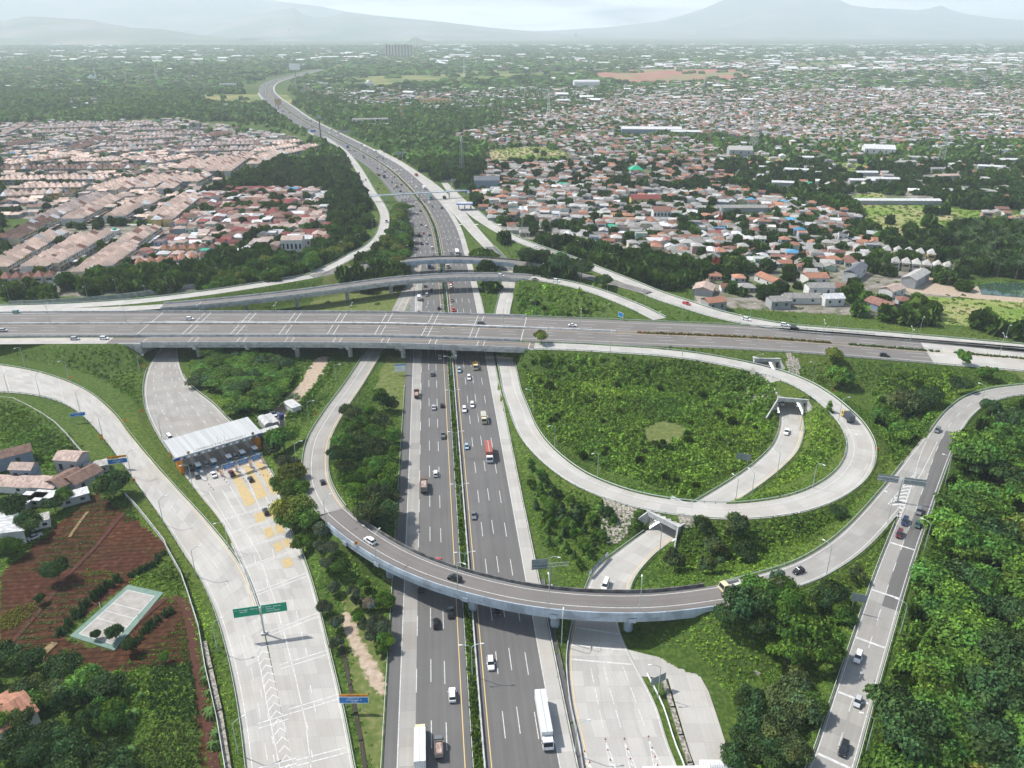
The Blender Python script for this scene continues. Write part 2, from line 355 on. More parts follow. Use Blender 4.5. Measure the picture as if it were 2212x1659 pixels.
f1 = R_('far_flyover', pts=[(673, 597, 8.5, 8.6), (720, 587, 8.5, 8.6), (768, 578, 8.5, 8.6), (820, 570, 8.5, 8.6), (865, 565, 8.5, 8.6), (910, 561, 8.5, 8.6), (958, 559, 8.5, 8.6), (1010, 559.5, 8.5, 8.6), (1053, 562, 8.5, 8.6), (1118, 567.5, 8.5, 8.6), (1181, 578, 8.5, 8.6), (1281, 601, 8.5, 8.6), (1343, 616, 8.5, 8.4), (1400, 632, 8.5, 8)])
f1w = R_('far_flyover_approach', pts=[(673, 597, 8.5, 8.6), (560, 616, 8.5, 8.8), (450, 632.5, 8.5, 8.8), (350, 645, 8.5, 8.8), (287, 651.5, 8.5, 8.8), (140, 661, 8.5, 8.8), (0, 665.5, 8.5, 8.8), (-160, 668, 8.5, 8.8)])
f2 = R_('near_flyover', pts=[(-160, 674, 8.5, 8.2), (0, 673, 8.5, 8.2), (125, 671, 8.5, 8.2), (250, 667.5, 8.5, 8.2), (350, 662, 8.5, 8.4), (450, 654, 8.5, 8.6), (553, 643.5, 8.5, 8.8), (650, 632, 8.5, 8.8), (748, 619, 8.5, 8.8), (853, 605, 8.5, 8.8), (953, 598, 8.5, 8.8), (1053, 596, 8.5, 8.8), (1146, 600.5, 8.5, 8.8), (1218, 611.5, 8.5, 8.8), (1281, 628, 8.5, 8.8), (1331, 646, 8.5, 8.8), (1381, 667, 8.5, 8.8), (1425, 689, 8.5, 8.4)])
nwramp = R_('northwest_ramp', pts=[(700, 296, 0.1, 6), (738, 322, 0.1, 7.5), (765, 352, 0.2, 8), (786, 385, 0.5, 8), (803, 415, 0.8, 8), (820, 440, 1, 8), (830, 462, 1.5, 8), (830, 483, 2, 8), (820, 510, 3, 8), (796, 534, 5, 8), (765, 550, 6.5, 8), (735, 567, 7.5, 8.2), (700, 584, 8.3, 8.4), (673, 597, 8.5, 8.6)])
wramp = R_('west_ramp', pts=[(902, 565, 0.0, 7), (893, 600, 0, 7.4), (873, 645, 0, 7.6), (855, 682, 0, 8), (835, 716, 0, 8.2), (810, 757, 0.2, 8.4), (765, 829, 0.8, 8.6), (719, 895, 2.2, 8.8), (689, 950, 3.6, 9), (681, 1000, 5.0, 9.1), (684, 1040, 6.2, 9.2), (698, 1075, 7.4, 9.2), (718, 1105, 8.4, 9)])
cfly = R_('curved_flyover', pts=[(718, 1105, 8.4, 9), (755, 1137, 8.5, 8.8), (804, 1172, 8.5, 8.7), (880, 1214, 8.5, 8.6), (978, 1251, 8.5, 8.6), (1106, 1283, 8.5, 8.6), (1200, 1297, 8.5, 8.6), (1300, 1304, 8.5, 8.6), (1400, 1304, 8.5, 8.6), (1481, 1297, 8.5, 8.6), (1566, 1285, 8.5, 8.6)])
lramp = R_('east_slip_ramp', pts=[(1566, 1285, 8.5, 8.6), (1650, 1263, 8.2, 8.8), (1733, 1237, 8, 9), (1790, 1207, 7.8, 9), (1838, 1172, 7.5, 9), (1885, 1125, 7.2, 9), (1925, 1078, 7, 9), (1957, 1035, 7, 8.5), (1985, 992, 7, 7.5), (2012, 950, 7, 6)])
rroad = R_('east_side_road', pts=[(1778, 1700, 5, 8.5), (1796, 1659, 5, 8.5), (1843, 1507, 5, 8.5), (1880, 1388, 5.4, 8.5), (1924, 1249, 6, 8.5), (1956, 1160, 6.5, 8.3), (1977, 1105, 7, 8.3), (2000, 1038, 7, 9), (2022, 975, 7, 10), (2044, 930, 7, 9.5), (2072, 893, 7.3, 9), (2108, 866, 7.8, 9), (2155, 850, 8.2, 9), (2212, 842, 8.5, 9), (2330, 833, 8.5, 9)])
def zl(y): return float(np.interp(y, [800, 1150], [2.6, 0.0]))
lr = R_('southwest_ramp', edges=([(x, y, zl(y)) for x, y in [(-120, 775), (0, 788), (82, 803), (160, 829.5), (207.5, 857), (250, 894.5), (282.5, 937), (325, 989.5), (375, 1047), (450, 1129.5), (500, 1192), (530, 1239.5), (550, 1290), (565, 1340), (574, 1385), (590, 1455), (612, 1560), (633, 1659), (650, 1740)]],
                               [(x, y, zl(y)) for x, y in [(-120, 850), (0, 848), (75, 855), (130, 870), (175, 897), (225, 949.5), (262.5, 999.5), (300, 1052), (355, 1129.5), (400, 1199.5), (430, 1244), (462.5, 1314), (487.5, 1394), (507.5, 1481.5), (522, 1570), (532.5, 1659), (542, 1740)]]))
toll = R_('toll_plaza_road', edges=([(390, 700, 0), (385, 730, 0), (384, 760, 0), (390, 795, 0), (408, 829.5, 0), (462, 874, 0), (497, 909, 0), (535, 940, 0), (568, 989, 0), (595, 1037, 0), (611, 1095, 0), (628, 1147, 0), (648, 1187, 0), (673, 1256, 0), (708, 1394, 0), (743, 1544, 0), (765, 1659, 0), (782, 1740, 0)],
                                   [(372, 700, 0), (358, 730, 0), (340, 760, 0), (320, 795, 0), (311, 829.5, 0), (313, 875, 0), (325, 910, 0), (345, 947, 0), (372, 987, 0), (397, 1024, 0), (436, 1075, 0), (475, 1124, 0), (505, 1180, 0), (531, 1238, 0), (566, 1340, 0), (598, 1490, 0), (633, 1659, 0), (650, 1740, 0)]))
inner = R_('underpass_road', pts=[(1640, 700, 0, 8.6), (1640, 735, 0, 8.6), (1638, 770, 0, 8.6), (1650, 800, 0, 8.8), (1672, 832, 0, 9), (1694, 862, 0, 9), (1708, 892, 0, 9.2), (1710, 925, 0, 9.4), (1695, 968, 0, 9.4), (1659, 1006, 0, 9.2), (1610, 1043, 0, 9.2), (1545, 1084, 0, 9.2), (1500, 1110, 0, 9), (1450, 1140, 0, 9), (1408, 1168, 0, 9.2), (1365, 1203, 0, 10), (1325, 1244, 0, 12), (1311, 1278, 0, 12.4), (1290, 1330, 0, 12.2)])
splaza = R_('south_plaza_road', edges=([(1335, 1330, 0), (1336, 1350, 0), (1341, 1369, 0), (1356, 1404, 0), (1386, 1461, 0), (1418, 1526, 0), (1443, 1606, 0), (1464, 1659, 0), (1490, 1740, 0)],
                                      [(1240, 1330, 0), (1237, 1350, 0), (1231, 1380, 0), (1226, 1419, 0), (1229, 1480, 0), (1236, 1530, 0), (1253, 1606, 0), (1262, 1659, 0), (1275, 1740, 0)]))
for r in (wramp, lramp): pass
# spans carried by bridges (no embankment under them), as road -> (s0, s1)
def sp(r, a, b):
    u, v = r.spx(*a, 8.5), r.spx(*b, 8.5); return (min(u, v), max(u, v))
BR = {'toll_road': sp(ew, (318, 699), (1130, 709)), 'collector_road': sp(coll, (318, 735), (1140, 747)), 'far_flyover': sp(f1, (790, 575), (1118, 567)),
      'near_flyover': sp(f2, (350, 662), (1146, 600)), 'curved_flyover': (cfly.S[0] + 6, cfly.S[-1] - 4)}
TUN = [sp(inner, (1470, 1130), (1525, 1094)), sp(inner, (1662, 818), (1686, 851)), sp(inner, (1640, 700), (1639, 772))]

# ------------------------------------------------------------------ terrain
GX0, GX1, GY0, GY1, GD = -400.0, 440.0, 40.0, 660.0, 1.5
gx = np.arange(GX0, GX1 + .01, GD); gy = np.arange(GY0, GY1 + .01, GD)
GXX, GYY = np.meshgrid(gx, gy)
def road_dist(r, X, Y, s0=None, s1=None):
    """distance to the centre line, height and half width there"""
    k = np.ones(len(r.S), bool)
    if s0 is not None: k = (r.S >= s0) & (r.S <= s1)
    idx = np.where(k)[0]
    D = np.full(X.shape, 1e9); Z = np.zeros(X.shape); Wd = np.zeros(X.shape)
    for a, b in zip(idx[:-1], idx[1:]):
        if b != a + 1: continue
        p, q = r.C[a], r.C[b]
        if max(p[1], q[1]) > GY1 + 60 and min(p[1], q[1]) > GY1 + 60: continue
        m = 45
        x0, x1, y0, y1 = min(p[0], q[0]) - m, max(p[0], q[0]) + m, min(p[1], q[1]) - m, max(p[1], q[1]) + m
        if X.ndim == 2:
            i0, i1 = int(max(0, (x0 - GX0) // GD)), int(max(0, (x1 - GX0) // GD + 2)); j0, j1 = int(max(0, (y0 - GY0) // GD)), int(max(0, (y1 - GY0) // GD + 2))
            sl_ = (slice(j0, j1), slice(i0, i1))
        else: sl_ = slice(None)
        xs, ys = X[sl_], Y[sl_]
        if xs.size == 0: continue
        d = q[:2] - p[:2]; L2 = d @ d + 1e-9
        t = np.clip(((xs - p[0]) * d[0] + (ys - p[1]) * d[1]) / L2, 0, 1)
        dd = np.hypot(xs - p[0] - t * d[0], ys - p[1] - t * d[1])
        better = dd < D[sl_]
        Ds, Zs, Ws = D[sl_], Z[sl_], Wd[sl_]
        Ds[better] = dd[better]; Zs[better] = (p[2] + t * (q[2] - p[2]))[better]; Ws[better] = ((1 - t) * r.W[a] / 2 + t * r.W[b] / 2)[better]
    return D, Z, Wd
def inside(poly, X, Y):
    r = np.zeros(X.shape, bool); n = len(poly)
    for i in range(n):
        x0, y0 = poly[i][0], poly[i][1]; x1, y1 = poly[(i + 1) % n][0], poly[(i + 1) % n][1]
        if y0 == y1: continue
        c = ((y0 > Y) != (y1 > Y)) & (X < (x1 - x0) * (Y - y0) / (y1 - y0) + x0); r ^= c
    return r
def wpoly(pp, z=0.0): return [tuple(P(a, b, z)[:2]) for a, b in pp]
T = np.full(GXX.shape, -0.15)
# gentle undulation of the open ground
T += 0.35 * np.sin(GXX * .045 + 1.3) * np.cos(GYY * .05) * np.clip((GXX - 60) / 80, 0, 1) * np.clip((500 - GYY) / 80, 0, 1)
ROADMASK = np.zeros(GXX.shape, bool)      # ground taken by a road (no plants)
UP = []
emb = {}
for name, r in ROADS.items():
    segs = [(r.S[0], r.S[-1])]
    if name in BR: a, b = BR[name]; segs = [(r.S[0], a), (b, r.S[-1])]
    for a, b in segs:
        if b - a < 3: continue
        D, Z, Wd = road_dist(r, GXX, GYY, a, b)
        emb[(name, a)] = (D, Z, Wd)
        cand = Z - 0.15 - 0.52 * np.maximum(0, D - (Wd + 1.3))
        T = np.maximum(T, np.where(D < 80, cand, -9))
        ROADMASK |= D < Wd + 0.9
LOW = ['highway', 'toll_plaza_road', 'west_ramp', 'loop_ramp', 'booth_ramp', 'southwest_ramp', 'south_plaza_road', 'northwest_ramp', 'east_slip_ramp', 'east_side_road', 'northeast_ramp']
for name in LOW:
    r = ROADS[name]
    D, Z, Wd = road_dist(r, GXX, GYY)
    cand = Z - 0.15 + 0.75 * np.maximum(0, D - (Wd + 1.0))
    if name in ('east_slip_ramp', 'east_side_road', 'loop_ramp', 'northeast_ramp', 'northwest_ramp'): cand = np.where(D < Wd + 0.8, Z - 0.15, 99)
    T = np.where(D < 60, np.minimum(T, cand), T)
    ROADMASK |= D < Wd + 0.9
for (ta, tb), zt_ in zip(sorted(TUN), (7.0, 6.4, 5.6)):
    D, Z, Wd = road_dist(inner, GXX, GYY, ta + 3.0, tb - 3.0); T = np.where(D < 25, np.maximum(T, zt_ + .12 - .55 * np.maximum(0, D - 5.5)), T)
D, Z, Wd = road_dist(loop, GXX, GYY); T = np.where((D < Wd + 1), Z - .15, T); D, Z, Wd = road_dist(ew, GXX, GYY, BR['toll_road'][1], ew.S[-1]); T = np.where(D < Wd + 1, Z - .15, T)
r = inner; CUT = np.zeros(GXX.shape, bool)
bounds = [r.S[0]] + [x for t in sorted(TUN) for x in t] + [r.S[-1]]
tun_sorted = sorted(TUN)
free = [(tun_sorted[i][1], (tun_sorted[i + 1][0] if i + 1 < len(tun_sorted) else r.S[-1])) for i in range(len(tun_sorted))]
for a, b in free:
    D, Z, Wd = road_dist(r, GXX, GYY, a - 1.0, b + 1.0)
    cand = Z - 0.15 + 2.6 * np.maximum(0, D - (Wd + 1.3))
    for t_, sg_ in ((a, -1), (b, 1)):          # the cut stops at the mouth of the tunnel
        p = r.at(t_); h = r.heading(t_); al_ = ((GXX - p.x) * math.cos(h) + (GYY - p.y) * math.sin(h)) * sg_
        if t_ < r.S[-1] - 1: cand = np.where((al_ > .4) & (np.hypot(GXX - p.x, GYY - p.y) < 22), 99, cand)
    T = np.where(D < 40, np.minimum(T, cand), T); CUT |= D < Wd + 1.2
    ROADMASK |= D < Wd + 0.9
def hz(x, y):
    i = (x - GX0) / GD; j = (y - GY0) / GD
    if i < 0 or j < 0 or i >= len(gx) - 1 or j >= len(gy) - 1: return 0.0
    i0, j0 = int(i), int(j); a, b = i - i0, j - j0
    return float(T[j0, i0] * (1 - a) * (1 - b) + T[j0, i0 + 1] * a * (1 - b) + T[j0 + 1, i0] * (1 - a) * b + T[j0 + 1, i0 + 1] * a * b)
def hzv(X, Y):
    i = np.clip((X - GX0) / GD, 0, len(gx) - 1.001); j = np.clip((Y - GY0) / GD, 0, len(gy) - 1.001)
    i0, j0 = i.astype(int), j.astype(int); a, b = i - i0, j - j0
    z = T[j0, i0] * (1 - a) * (1 - b) + T[j0, i0 + 1] * a * (1 - b) + T[j0 + 1, i0] * (1 - a) * b + T[j0 + 1, i0 + 1] * a * b
    return np.where((X < GX0) | (X > GX1) | (Y < GY0) | (Y > GY1), 0.0, z)
def on_road(X, Y, grow=0):
    i = np.clip(((X - GX0) / GD + .5).astype(int), 0, len(gx) - 1); j = np.clip(((Y - GY0) / GD + .5).astype(int), 0, len(gy) - 1)
    k = RM2 if grow else ROADMASK
    return k[j, i] & (X > GX0) & (X < GX1) & (Y > GY0) & (Y < GY1)
# ground under bridges (kept clear of tall growth)
UNDER = np.zeros(GXX.shape, bool)
for name, (a, b) in BR.items():
    D, Z, Wd = road_dist(ROADS[name], GXX, GYY, a, b); UNDER |= D < Wd + 2
def dilate(m, k):
    for _ in range(k):
        n = m.copy(); n[1:] |= m[:-1]; n[:-1] |= m[1:]; n[:, 1:] |= m[:, :-1]; n[:, :-1] |= m[:, 1:]; m = n
    return m
RM2 = dilate(ROADMASK, 2)
FARW = ROADS['highway']
# fade to the outer level at the border of the fine grid
ed = np.minimum(np.minimum(GXX - GX0, GX1 - GXX), np.minimum(GYY - GY0, GY1 - GYY)); T = np.maximum(T, -.15) * np.clip(ed / 12, 0, 1) ** .5; T = np.where(ed < 12, T - .15 * (1 - np.clip(ed / 12, 0, 1)), T)
# ground cover kinds, pixel polygons on the ground
SOIL = [[(0, 1240), (60, 1190), (205, 1060), (262, 1100), (330, 1150), (360, 1175), (350, 1210), (270, 1265), (130, 1370), (150, 1385), (245, 1405), (260, 1395), (300, 1340), (345, 1300), (395, 1300), (412, 1340), (445, 1560), (455, 1700), (432, 1700), (415, 1480), (405, 1430), (300, 1445), (180, 1455), (125, 1440), (60, 1420), (0, 1425)]]
DRY = [[(1385, 925), (1430, 908), (1478, 920), (1485, 940), (1440, 965), (1395, 960)], [(835, 770), (878, 770), (872, 900), (850, 870), (800, 860)], [(1960, 760), (2212, 800), (2212, 850), (2020, 800)], [(735, 1250), (830, 1380), (830, 1659), (790, 1659), (760, 1480)],
       [(790, 1100), (850, 1200), (900, 1250), (860, 1280), (760, 1180)], [(745, 590), (870, 620), (855, 670), (650, 672)]]
DIRT = [[(570, 905), (650, 825), (685, 770), (715, 770), (690, 820), (620, 900), (600, 925), (560, 920)], [(1505, 575), (1530, 560), (1535, 640), (1505, 680)], [(1950, 620), (1990, 560), (2020, 600), (2212, 640), (2212, 655), (1960, 630)],
        [(733, 1315), (750, 1310), (790, 1400), (835, 1470), (828, 1520), (815, 1500), (760, 1400), (735, 1345)]]
def mask(polys):
    m = np.zeros(GXX.shape)
    for p in polys: m = np.maximum(m, inside(wpoly(p), GXX, GYY).astype(float))
    k = m.copy()
    for _ in range(2): k[1:-1, 1:-1] = (k[1:-1, 1:-1] * 2 + k[:-2, 1:-1] + k[2:, 1:-1] + k[1:-1, :-2] + k[1:-1, 2:]) / 6
    return k
MS, MD, MT = mask(SOIL), mask(DRY), mask(DIRT)
# urban ground further away: grey-brown between the houses
URB = [[(0, 285), (700, 290), (700, 600), (300, 640), (0, 640)], [(1040, 250), (2212, 180), (2212, 480), (1850, 440), (1780, 600), (1500, 590), (1250, 545), (1080, 500), (1040, 430)], [(1500, 540), (2060, 540), (2060, 640), (1980, 690), (1500, 660)]]
MU = mask(URB)

m, n, l, b = new_mat('ground')
tc = n.new('ShaderNodeTexCoord')
def nz(scale, detail=5):
    k = n.new('ShaderNodeTexNoise'); k.inputs['Scale'].default_value = scale; k.inputs['Detail'].default_value = detail; l.new(tc.outputs['Object'], k.inputs['Vector']); return k.outputs['Fac']
def ramp(fac, stops):
    k = n.new('ShaderNodeValToRGB'); cr = k.color_ramp
    while len(cr.elements) < len(stops): cr.elements.new(.5)
    for e, (p_, c_) in zip(cr.elements, stops): e.position = p_; e.color = (*c_, 1)
    l.new(fac, k.inputs[0]); return k.outputs[0]
def mixc(f, a, b_, mode='MIX'):
    k = n.new('ShaderNodeMix'); k.data_type = 'RGBA'; k.blend_type = mode
    (l.new(f, k.inputs['Factor']) if not isinstance(f, float) else setattr(k.inputs['Factor'], 'default_value', f)); l.new(a, k.inputs['A']); l.new(b_, k.inputs['B']); return k.outputs['Result']
grass = ramp(nz(.9, 8), [(.3, (.030, .058, .012)), (.5, (.055, .095, .018)), (.7, (.105, .135, .035))])
broad = ramp(nz(.012, 5), [(.35, (.78, .85, .75)), (.5, (1, 1, 1)), (.65, (1.25, 1.1, 1.0))])
grass = mixc(1.0, grass, broad, 'MULTIPLY')
soil = ramp(nz(.6, 8), [(.3, (.034, .013, .008)), (.55, (.064, .024, .015)), (.75, (.10, .052, .032))])
wv_ = n.new('ShaderNodeTexWave'); wv_.inputs['Scale'].default_value = .16; wv_.inputs['Distortion'].default_value = 1.2; mp_ = n.new('ShaderNodeMapping'); mp_.inputs['Rotation'].default_value = (0, 0, 1.45); l.new(tc.outputs['Object'], mp_.inputs[0]); l.new(mp_.outputs[0], wv_.inputs['Vector'])
soil = mixc(1.0, soil, ramp(wv_.outputs['Fac'], [(.0, (.5, .5, .5)), (.12, (1, 1, 1)), (.6, (1.1, 1.15, 1.0))]), 'MULTIPLY')
plot = ramp(nz(.03, 2), [(.44, (1, 1, 1)), (.47, (.85, 1.05, .9)), (.6, (1.15, 1.1, 1.05))]); soil = mixc(1.0, soil, plot, 'MULTIPLY')
dry = ramp(nz(.5, 8), [(.3, (.07, .105, .025)), (.55, (.12, .145, .045)), (.75, (.21, .18, .09))])
dirt = ramp(nz(.7, 8), [(.3, (.30, .23, .17)), (.7, (.44, .36, .28))])
urb = ramp(nz(.15, 8), [(.35, (.07, .09, .04)), (.5, (.20, .18, .15)), (.7, (.28, .26, .23))])
def att(nm):
    k = n.new('ShaderNodeAttribute'); k.attribute_name = nm
    a = n.new('ShaderNodeMath'); a.operation = 'ADD'; l.new(k.outputs['Fac'], a.inputs[0])
    s_ = n.new('ShaderNodeMath'); s_.operation = 'MULTIPLY_ADD'; l.new(nz(.5, 6), s_.inputs[0]); s_.inputs[1].default_value = 1.2; s_.inputs[2].default_value = -.6
    l.new(s_.outputs[0], a.inputs[1])
    r_ = n.new('ShaderNodeMapRange'); r_.inputs[1].default_value = .4; r_.inputs[2].default_value = .6; l.new(a.outputs[0], r_.inputs[0]); return r_.outputs[0]
g = mixc(att('urban'), grass, urb); g = mixc(att('soil'), g, soil); g = mixc(att('dry'), g, dry); g = mixc(att('dirt'), g, dirt)
l.new(g, b.inputs['Base Color']); b.inputs['Roughness'].default_value = .95; b.inputs['Specular IOR Level'].default_value = .1
M['ground'] = m

ny, nx = GXX.shape
zt = T.copy()
verts = np.stack([GXX, GYY, zt], -1).reshape(-1, 3)
jj, ii = np.meshgrid(np.arange(ny - 1), np.arange(nx - 1), indexing='ij')
q = np.stack([jj * nx + ii, jj * nx + ii + 1, (jj + 1) * nx + ii + 1, (jj + 1) * nx + ii], -1).reshape(-1, 4)
# leave the tunnel mouths open: drop the near-vertical faces across the underpass road
zf = zt.reshape(-1)[q]; span = zf.max(1) - zf.min(1); cx_ = verts[q][:, :, 0].mean(1); cy_ = verts[q][:, :, 1].mean(1)
drop = np.zeros(len(q), bool)
for t0, t1 in TUN:
    for t in (t0, t1):
        p = inner.at(t); h = inner.heading(t)
        al = (cx_ - p.x) * math.cos(h) + (cy_ - p.y) * math.sin(h); ac = -(cx_ - p.x) * math.sin(h) + (cy_ - p.y) * math.cos(h)
        drop |= (abs(al) < 3.2) & (abs(ac) < 5.4) & (span > 1.3)
q = q[~drop]
# outer sheets, out to the horizon
BIG = 32000.0
ov = [(-BIG, -400), (BIG, -400), (BIG, BIG), (-BIG, BIG), (GX0, GY0), (GX1, GY0), (GX1, GY1), (GX0, GY1)]
base = len(verts)
allv = np.r_[verts, np.array([(x, y, -.15) for x, y in ov])]
of = np.array([[0, 1, 5, 4], [1, 2, 6, 5], [2, 3, 7, 6], [3, 0, 4, 7]]) + base
allf = np.r_[q, of]
me = bpy.data.meshes.new('ground'); me.vertices.add(len(allv)); me.vertices.foreach_set('co', allv.astype(np.float32).ravel())
me.loops.add(allf.size); me.loops.foreach_set('vertex_index', allf.astype(np.int32).ravel())
me.polygons.add(len(allf)); me.polygons.foreach_set('loop_start', np.arange(0, allf.size, 4, dtype=np.int32)); me.polygons.foreach_set('loop_total', np.full(len(allf), 4, dtype=np.int32))
me.polygons.foreach_set('use_smooth', np.ones(len(allf), bool))
me.materials.append(M['ground']); me.update(calc_edges=True)
for nm, A in (('soil', MS), ('dry', MD), ('dirt', MT), ('urban', MU)):
    a = me.attributes.new(nm, 'FLOAT', 'POINT'); a.data.foreach_set('value', np.r_[A.reshape(-1), np.zeros(8)].astype(np.float32))
struct(obj('ground', me))

# ------------------------------------------------------------------ road surfaces and painted lines
MATS = [M['concrete_road'], M['asphalt'], M['brown_asphalt'], M['old_concrete_road']]
LM = [M['paint'], M['yellow_paint'], M['yellow_box']]
def road_obj(name, mb, lines):
    o = struct(mb.build(name, MATS)); lines.build('lane_marking', LM, o); return o
# highway: left of travel = west side of the picture
mb, ln = MB(), MB()
hw.strip(mb, (0, 21.5), (0, 18.2), 1); hw.strip(mb, (0, 18.2), (0, 14.2), 3, s0=0, s1=hw.spx(955, 590)); hw.strip(mb, (0, 18.2), (0, 14.2), 1, s0=hw.spx(955, 590), s1=hw.S[-1])
hw.strip(mb, (0, 14.2), (0, 1.5), 1); hw.strip(mb, (0, -1.5), (0, -18.0), 1); hw.strip(mb, (0, -18.0), (0, -21.7), 0)
sfar = hw.spx(583, 210)
for o_ in (18.2, -18.0): hw.line(ln, (0, o_), .22)
for o_ in (3.1, -2.8): hw.line(ln, (0, o_), .2, 1)
s0_ = hw.S[0]
for o_, ph in ((14.15, 2), (10.5, 5), (7.0, 4), (-6.6, 6), (-10.2, 7), (-14.3, 5)): hw.dash(ln, (0, o_), .2, ph=ph, s1=sfar)
# lane gained on the east side before the booth ramp
hw.strip(mb, (0, -21.7), (0, -27.5), 0, s0=hw.spx(905, 425), s1=hw.spx(778, 326))
hw.strip(mb, (0, 21.5), (0, 25.5), 0, s0=hw.spx(715, 290), s1=hw.spx(560 + 20, 200))
road_obj('highway', mb, ln)
# toll road over the highway
mb, ln = MB(), MB()
A_, B_ = BR['toll_road']
xc = ew.spx(2005, 760, 8.5)
ew.strip(mb, (1, 0), (-1, 0), 2, s1=xc); ew.strip(mb, (1, 0), (-1, 0), 0, s0=xc)
for sg in (1, -1):
    for o_ in (4.9, 9.3): ew.dash(ln, (0, sg * o_), .22, on=8, cyc=20, ph=2 + (o_ > 6) * 1.5, s1=xc)
    ew.line(ln, (0, sg * 14.2), .28); ew.line(ln, (0, sg * 1.9), .22, 1)
for k in range(9):
    t = A_ + (B_ - A_) * (k + .0) / 8
    for d_ in (-1.6, 1.6) if 0 < k < 8 else (0,): ew.cross(ln, t + d_, (1, -.8), (0, 1.2), .34); ew.cross(ln, t + d_, (0, -1.2), (-1, .8), .34)
road_obj('road', mb, ln)
mb, ln = MB(), MB()
xa = coll.spx(240, 735, 8.5)
coll.strip(mb, (1, 0), (-1, 0), 0, s1=xa); coll.strip(mb, (1, 0), (-1, 0), 2, s0=xa)
coll.line(ln, (-1, .9), .2); coll.line(ln, (1, -2.6), .2, 1)
for k in range(9):
    t = BR['collector_road'][0] + (BR['collector_road'][1] - BR['collector_road'][0]) * k / 8
    for d_ in (-1.6, 1.6) if 0 < k < 8 else (0,): coll.cross(ln, t + d_, (1, -.3), (-1, .3), .34)
road_obj('road', mb, ln)
def simple(r, mi, edge=(1.0, 1.0), yellow=1, lane=None, segs=None, dz=0.0, mark=True):
    mb, ln = MB(), MB()
    for a, b_, mm in (segs or [(None, None, mi)]): r.strip(mb, (1, 0), (-1, 0), mm, dz, a, b_)
    if mark:
        r.line(ln, (1, -edge[0]), .2, 1 if yellow == 1 else 0, dz + .012); r.line(ln, (-1, edge[1]), .2, 1 if yellow == -1 else 0, dz + .012)
        if lane is not None: r.dash(ln, lane, .16, 5, 13, dz=dz + .012)
    return road_obj('road', mb, ln)
s_as = loop.spx(1094, 585, 0)
simple(loop, 0, (.9, 2.6), 0, segs=[(None, s_as, 0), (s_as, None, 1)])
simple(boothr, 0, (1, 1), 0, dz=.02)
simple(neramp, 0, (1, 1), 0, lane=(0, 0), segs=[(None, neramp.spx(1156, 533, 3), 0), (neramp.spx(1156, 533, 3), neramp.spx(1280, 578, 5), 3), (neramp.spx(1280, 578, 5), None, 0)])
simple(f1, 2, (1, 1), 0, lane=(0, .4)); simple(f1w, 0, (1, 1), 0)
simple(f2, 2, (1, 1), 0, lane=(0, .4), segs=[(None, BR['near_flyover'][0], 0), (*BR['near_flyover'], 2), (BR['near_flyover'][1], None, 0)], dz=.008)
simple(nwramp, 0, (1, 1), 0)
simple(wramp, 3, (1.0, 3.2), 1, dz=.03); simple(cfly, 2, (1.0, 2.8), 0)
simple(lramp, 3, (.9, .9), 0, dz=.02)
# side road with an asphalt lane
mb, ln = MB(), MB()
sa, sb = rroad.spx(1945, 1344 - 25, 6), rroad.spx(2046, 930, 7)
rroad.strip(mb, (1, 0), (0, 0), 3); rroad.strip(mb, (0, 0), (-1, 0), 3, s1=sa); rroad.strip(mb, (0, 0), (-1, 0), 1, s0=sa, s1=sb); rroad.strip(mb, (0, 0), (-1, 0), 3, s0=sb)
rroad.line(ln, (1, -.6), .18, 0, .03); rroad.line(ln, (-1, .6), .18); rroad.dash(ln, (0, 0), .18, 5, 12, dz=.03)
for px_, py_, z_ in ((1800, 1650, 5), (1838, 1512, 5), (1868, 1394, 5), (1916, 1278, 6), (1960, 1184, 6.5)): rroad.cross(ln, rroad.spx(px_, py_, z_), (1, -.8), (-1, .8), .7, dz=.032)
road_obj('road', mb, ln)
# gore chevrons between slip and side road
gore = MB()
tip, bl, brt = P(1981, 1015, 7.05), P(1890, 1123, 7.05), P(1945, 1122, 7.05)
for k in range(13):
    f_ = 1 - (k + .5) / 14; f2_ = f_ - .028
    a, b_ = tip.lerp(bl, f_), tip.lerp(brt, f_); a2, b2 = tip.lerp(bl, f2_), tip.lerp(brt, f2_)
    up_ = (tip - (bl + brt) / 2).normalized() * 1.2; m_ = a.lerp(b_, .72) + up_; m2 = a2.lerp(b2, .72) + up_
    gore.poly((a, m_, m2, a2)); gore.poly((m_, b_, b2, m2))
for e_ in (bl, brt):
    d_ = (tip - e_).normalized(); s_ = Vector((-d_.y, d_.x, 0)) * .12; gore.poly((e_ - s_, e_ + s_, tip + s_, tip - s_) if e_ is bl else (e_ - s_, e_ + s_, tip + s_, tip - s_))
struct(gore.build('lane_marking', M['paint']))
# southwest ramp and the toll plaza
mb, ln = MB(), MB()
lr.strip(mb, (1, 0), (-1, 0), 0)
lr.line(ln, (1, -1.0), .18, 1, s1=lr.spx(560, 1320, 0)); lr.line(ln, (-1, 1.2), .2); lr.dash(ln, (0, -.2), .16, 5, 13, s0=lr.spx(290, 1000, 0))
for px_, py_ in ((20, 815), (80, 830), (130, 845), (190, 880)): lr.cross(ln, lr.spx(px_, py_, 2.5), (1, -.9), (-1, 1.1), .25)
sg_ = lr.spx(585, 1420, 0)
lr.line(ln, (1, -2.8), .2, 0, s0=sg_)
for k in range(18):
    t = sg_ - 2 + k * 2.6; p0 = lr.at(t, (1, -3.0 + k * .05), .016); p1 = lr.at(t - 1.6, (1, -1.5 + k * .05), .016); p2 = lr.at(t, (1, 0.2), .016)
    h = lr.heading(t); d_ = Vector((math.cos(h), math.sin(h), 0)) * .4
    ln.poly((p0, p1, p1 + d_, p0 + d_)); ln.poly((p1, p2, p2 + d_, p1 + d_))
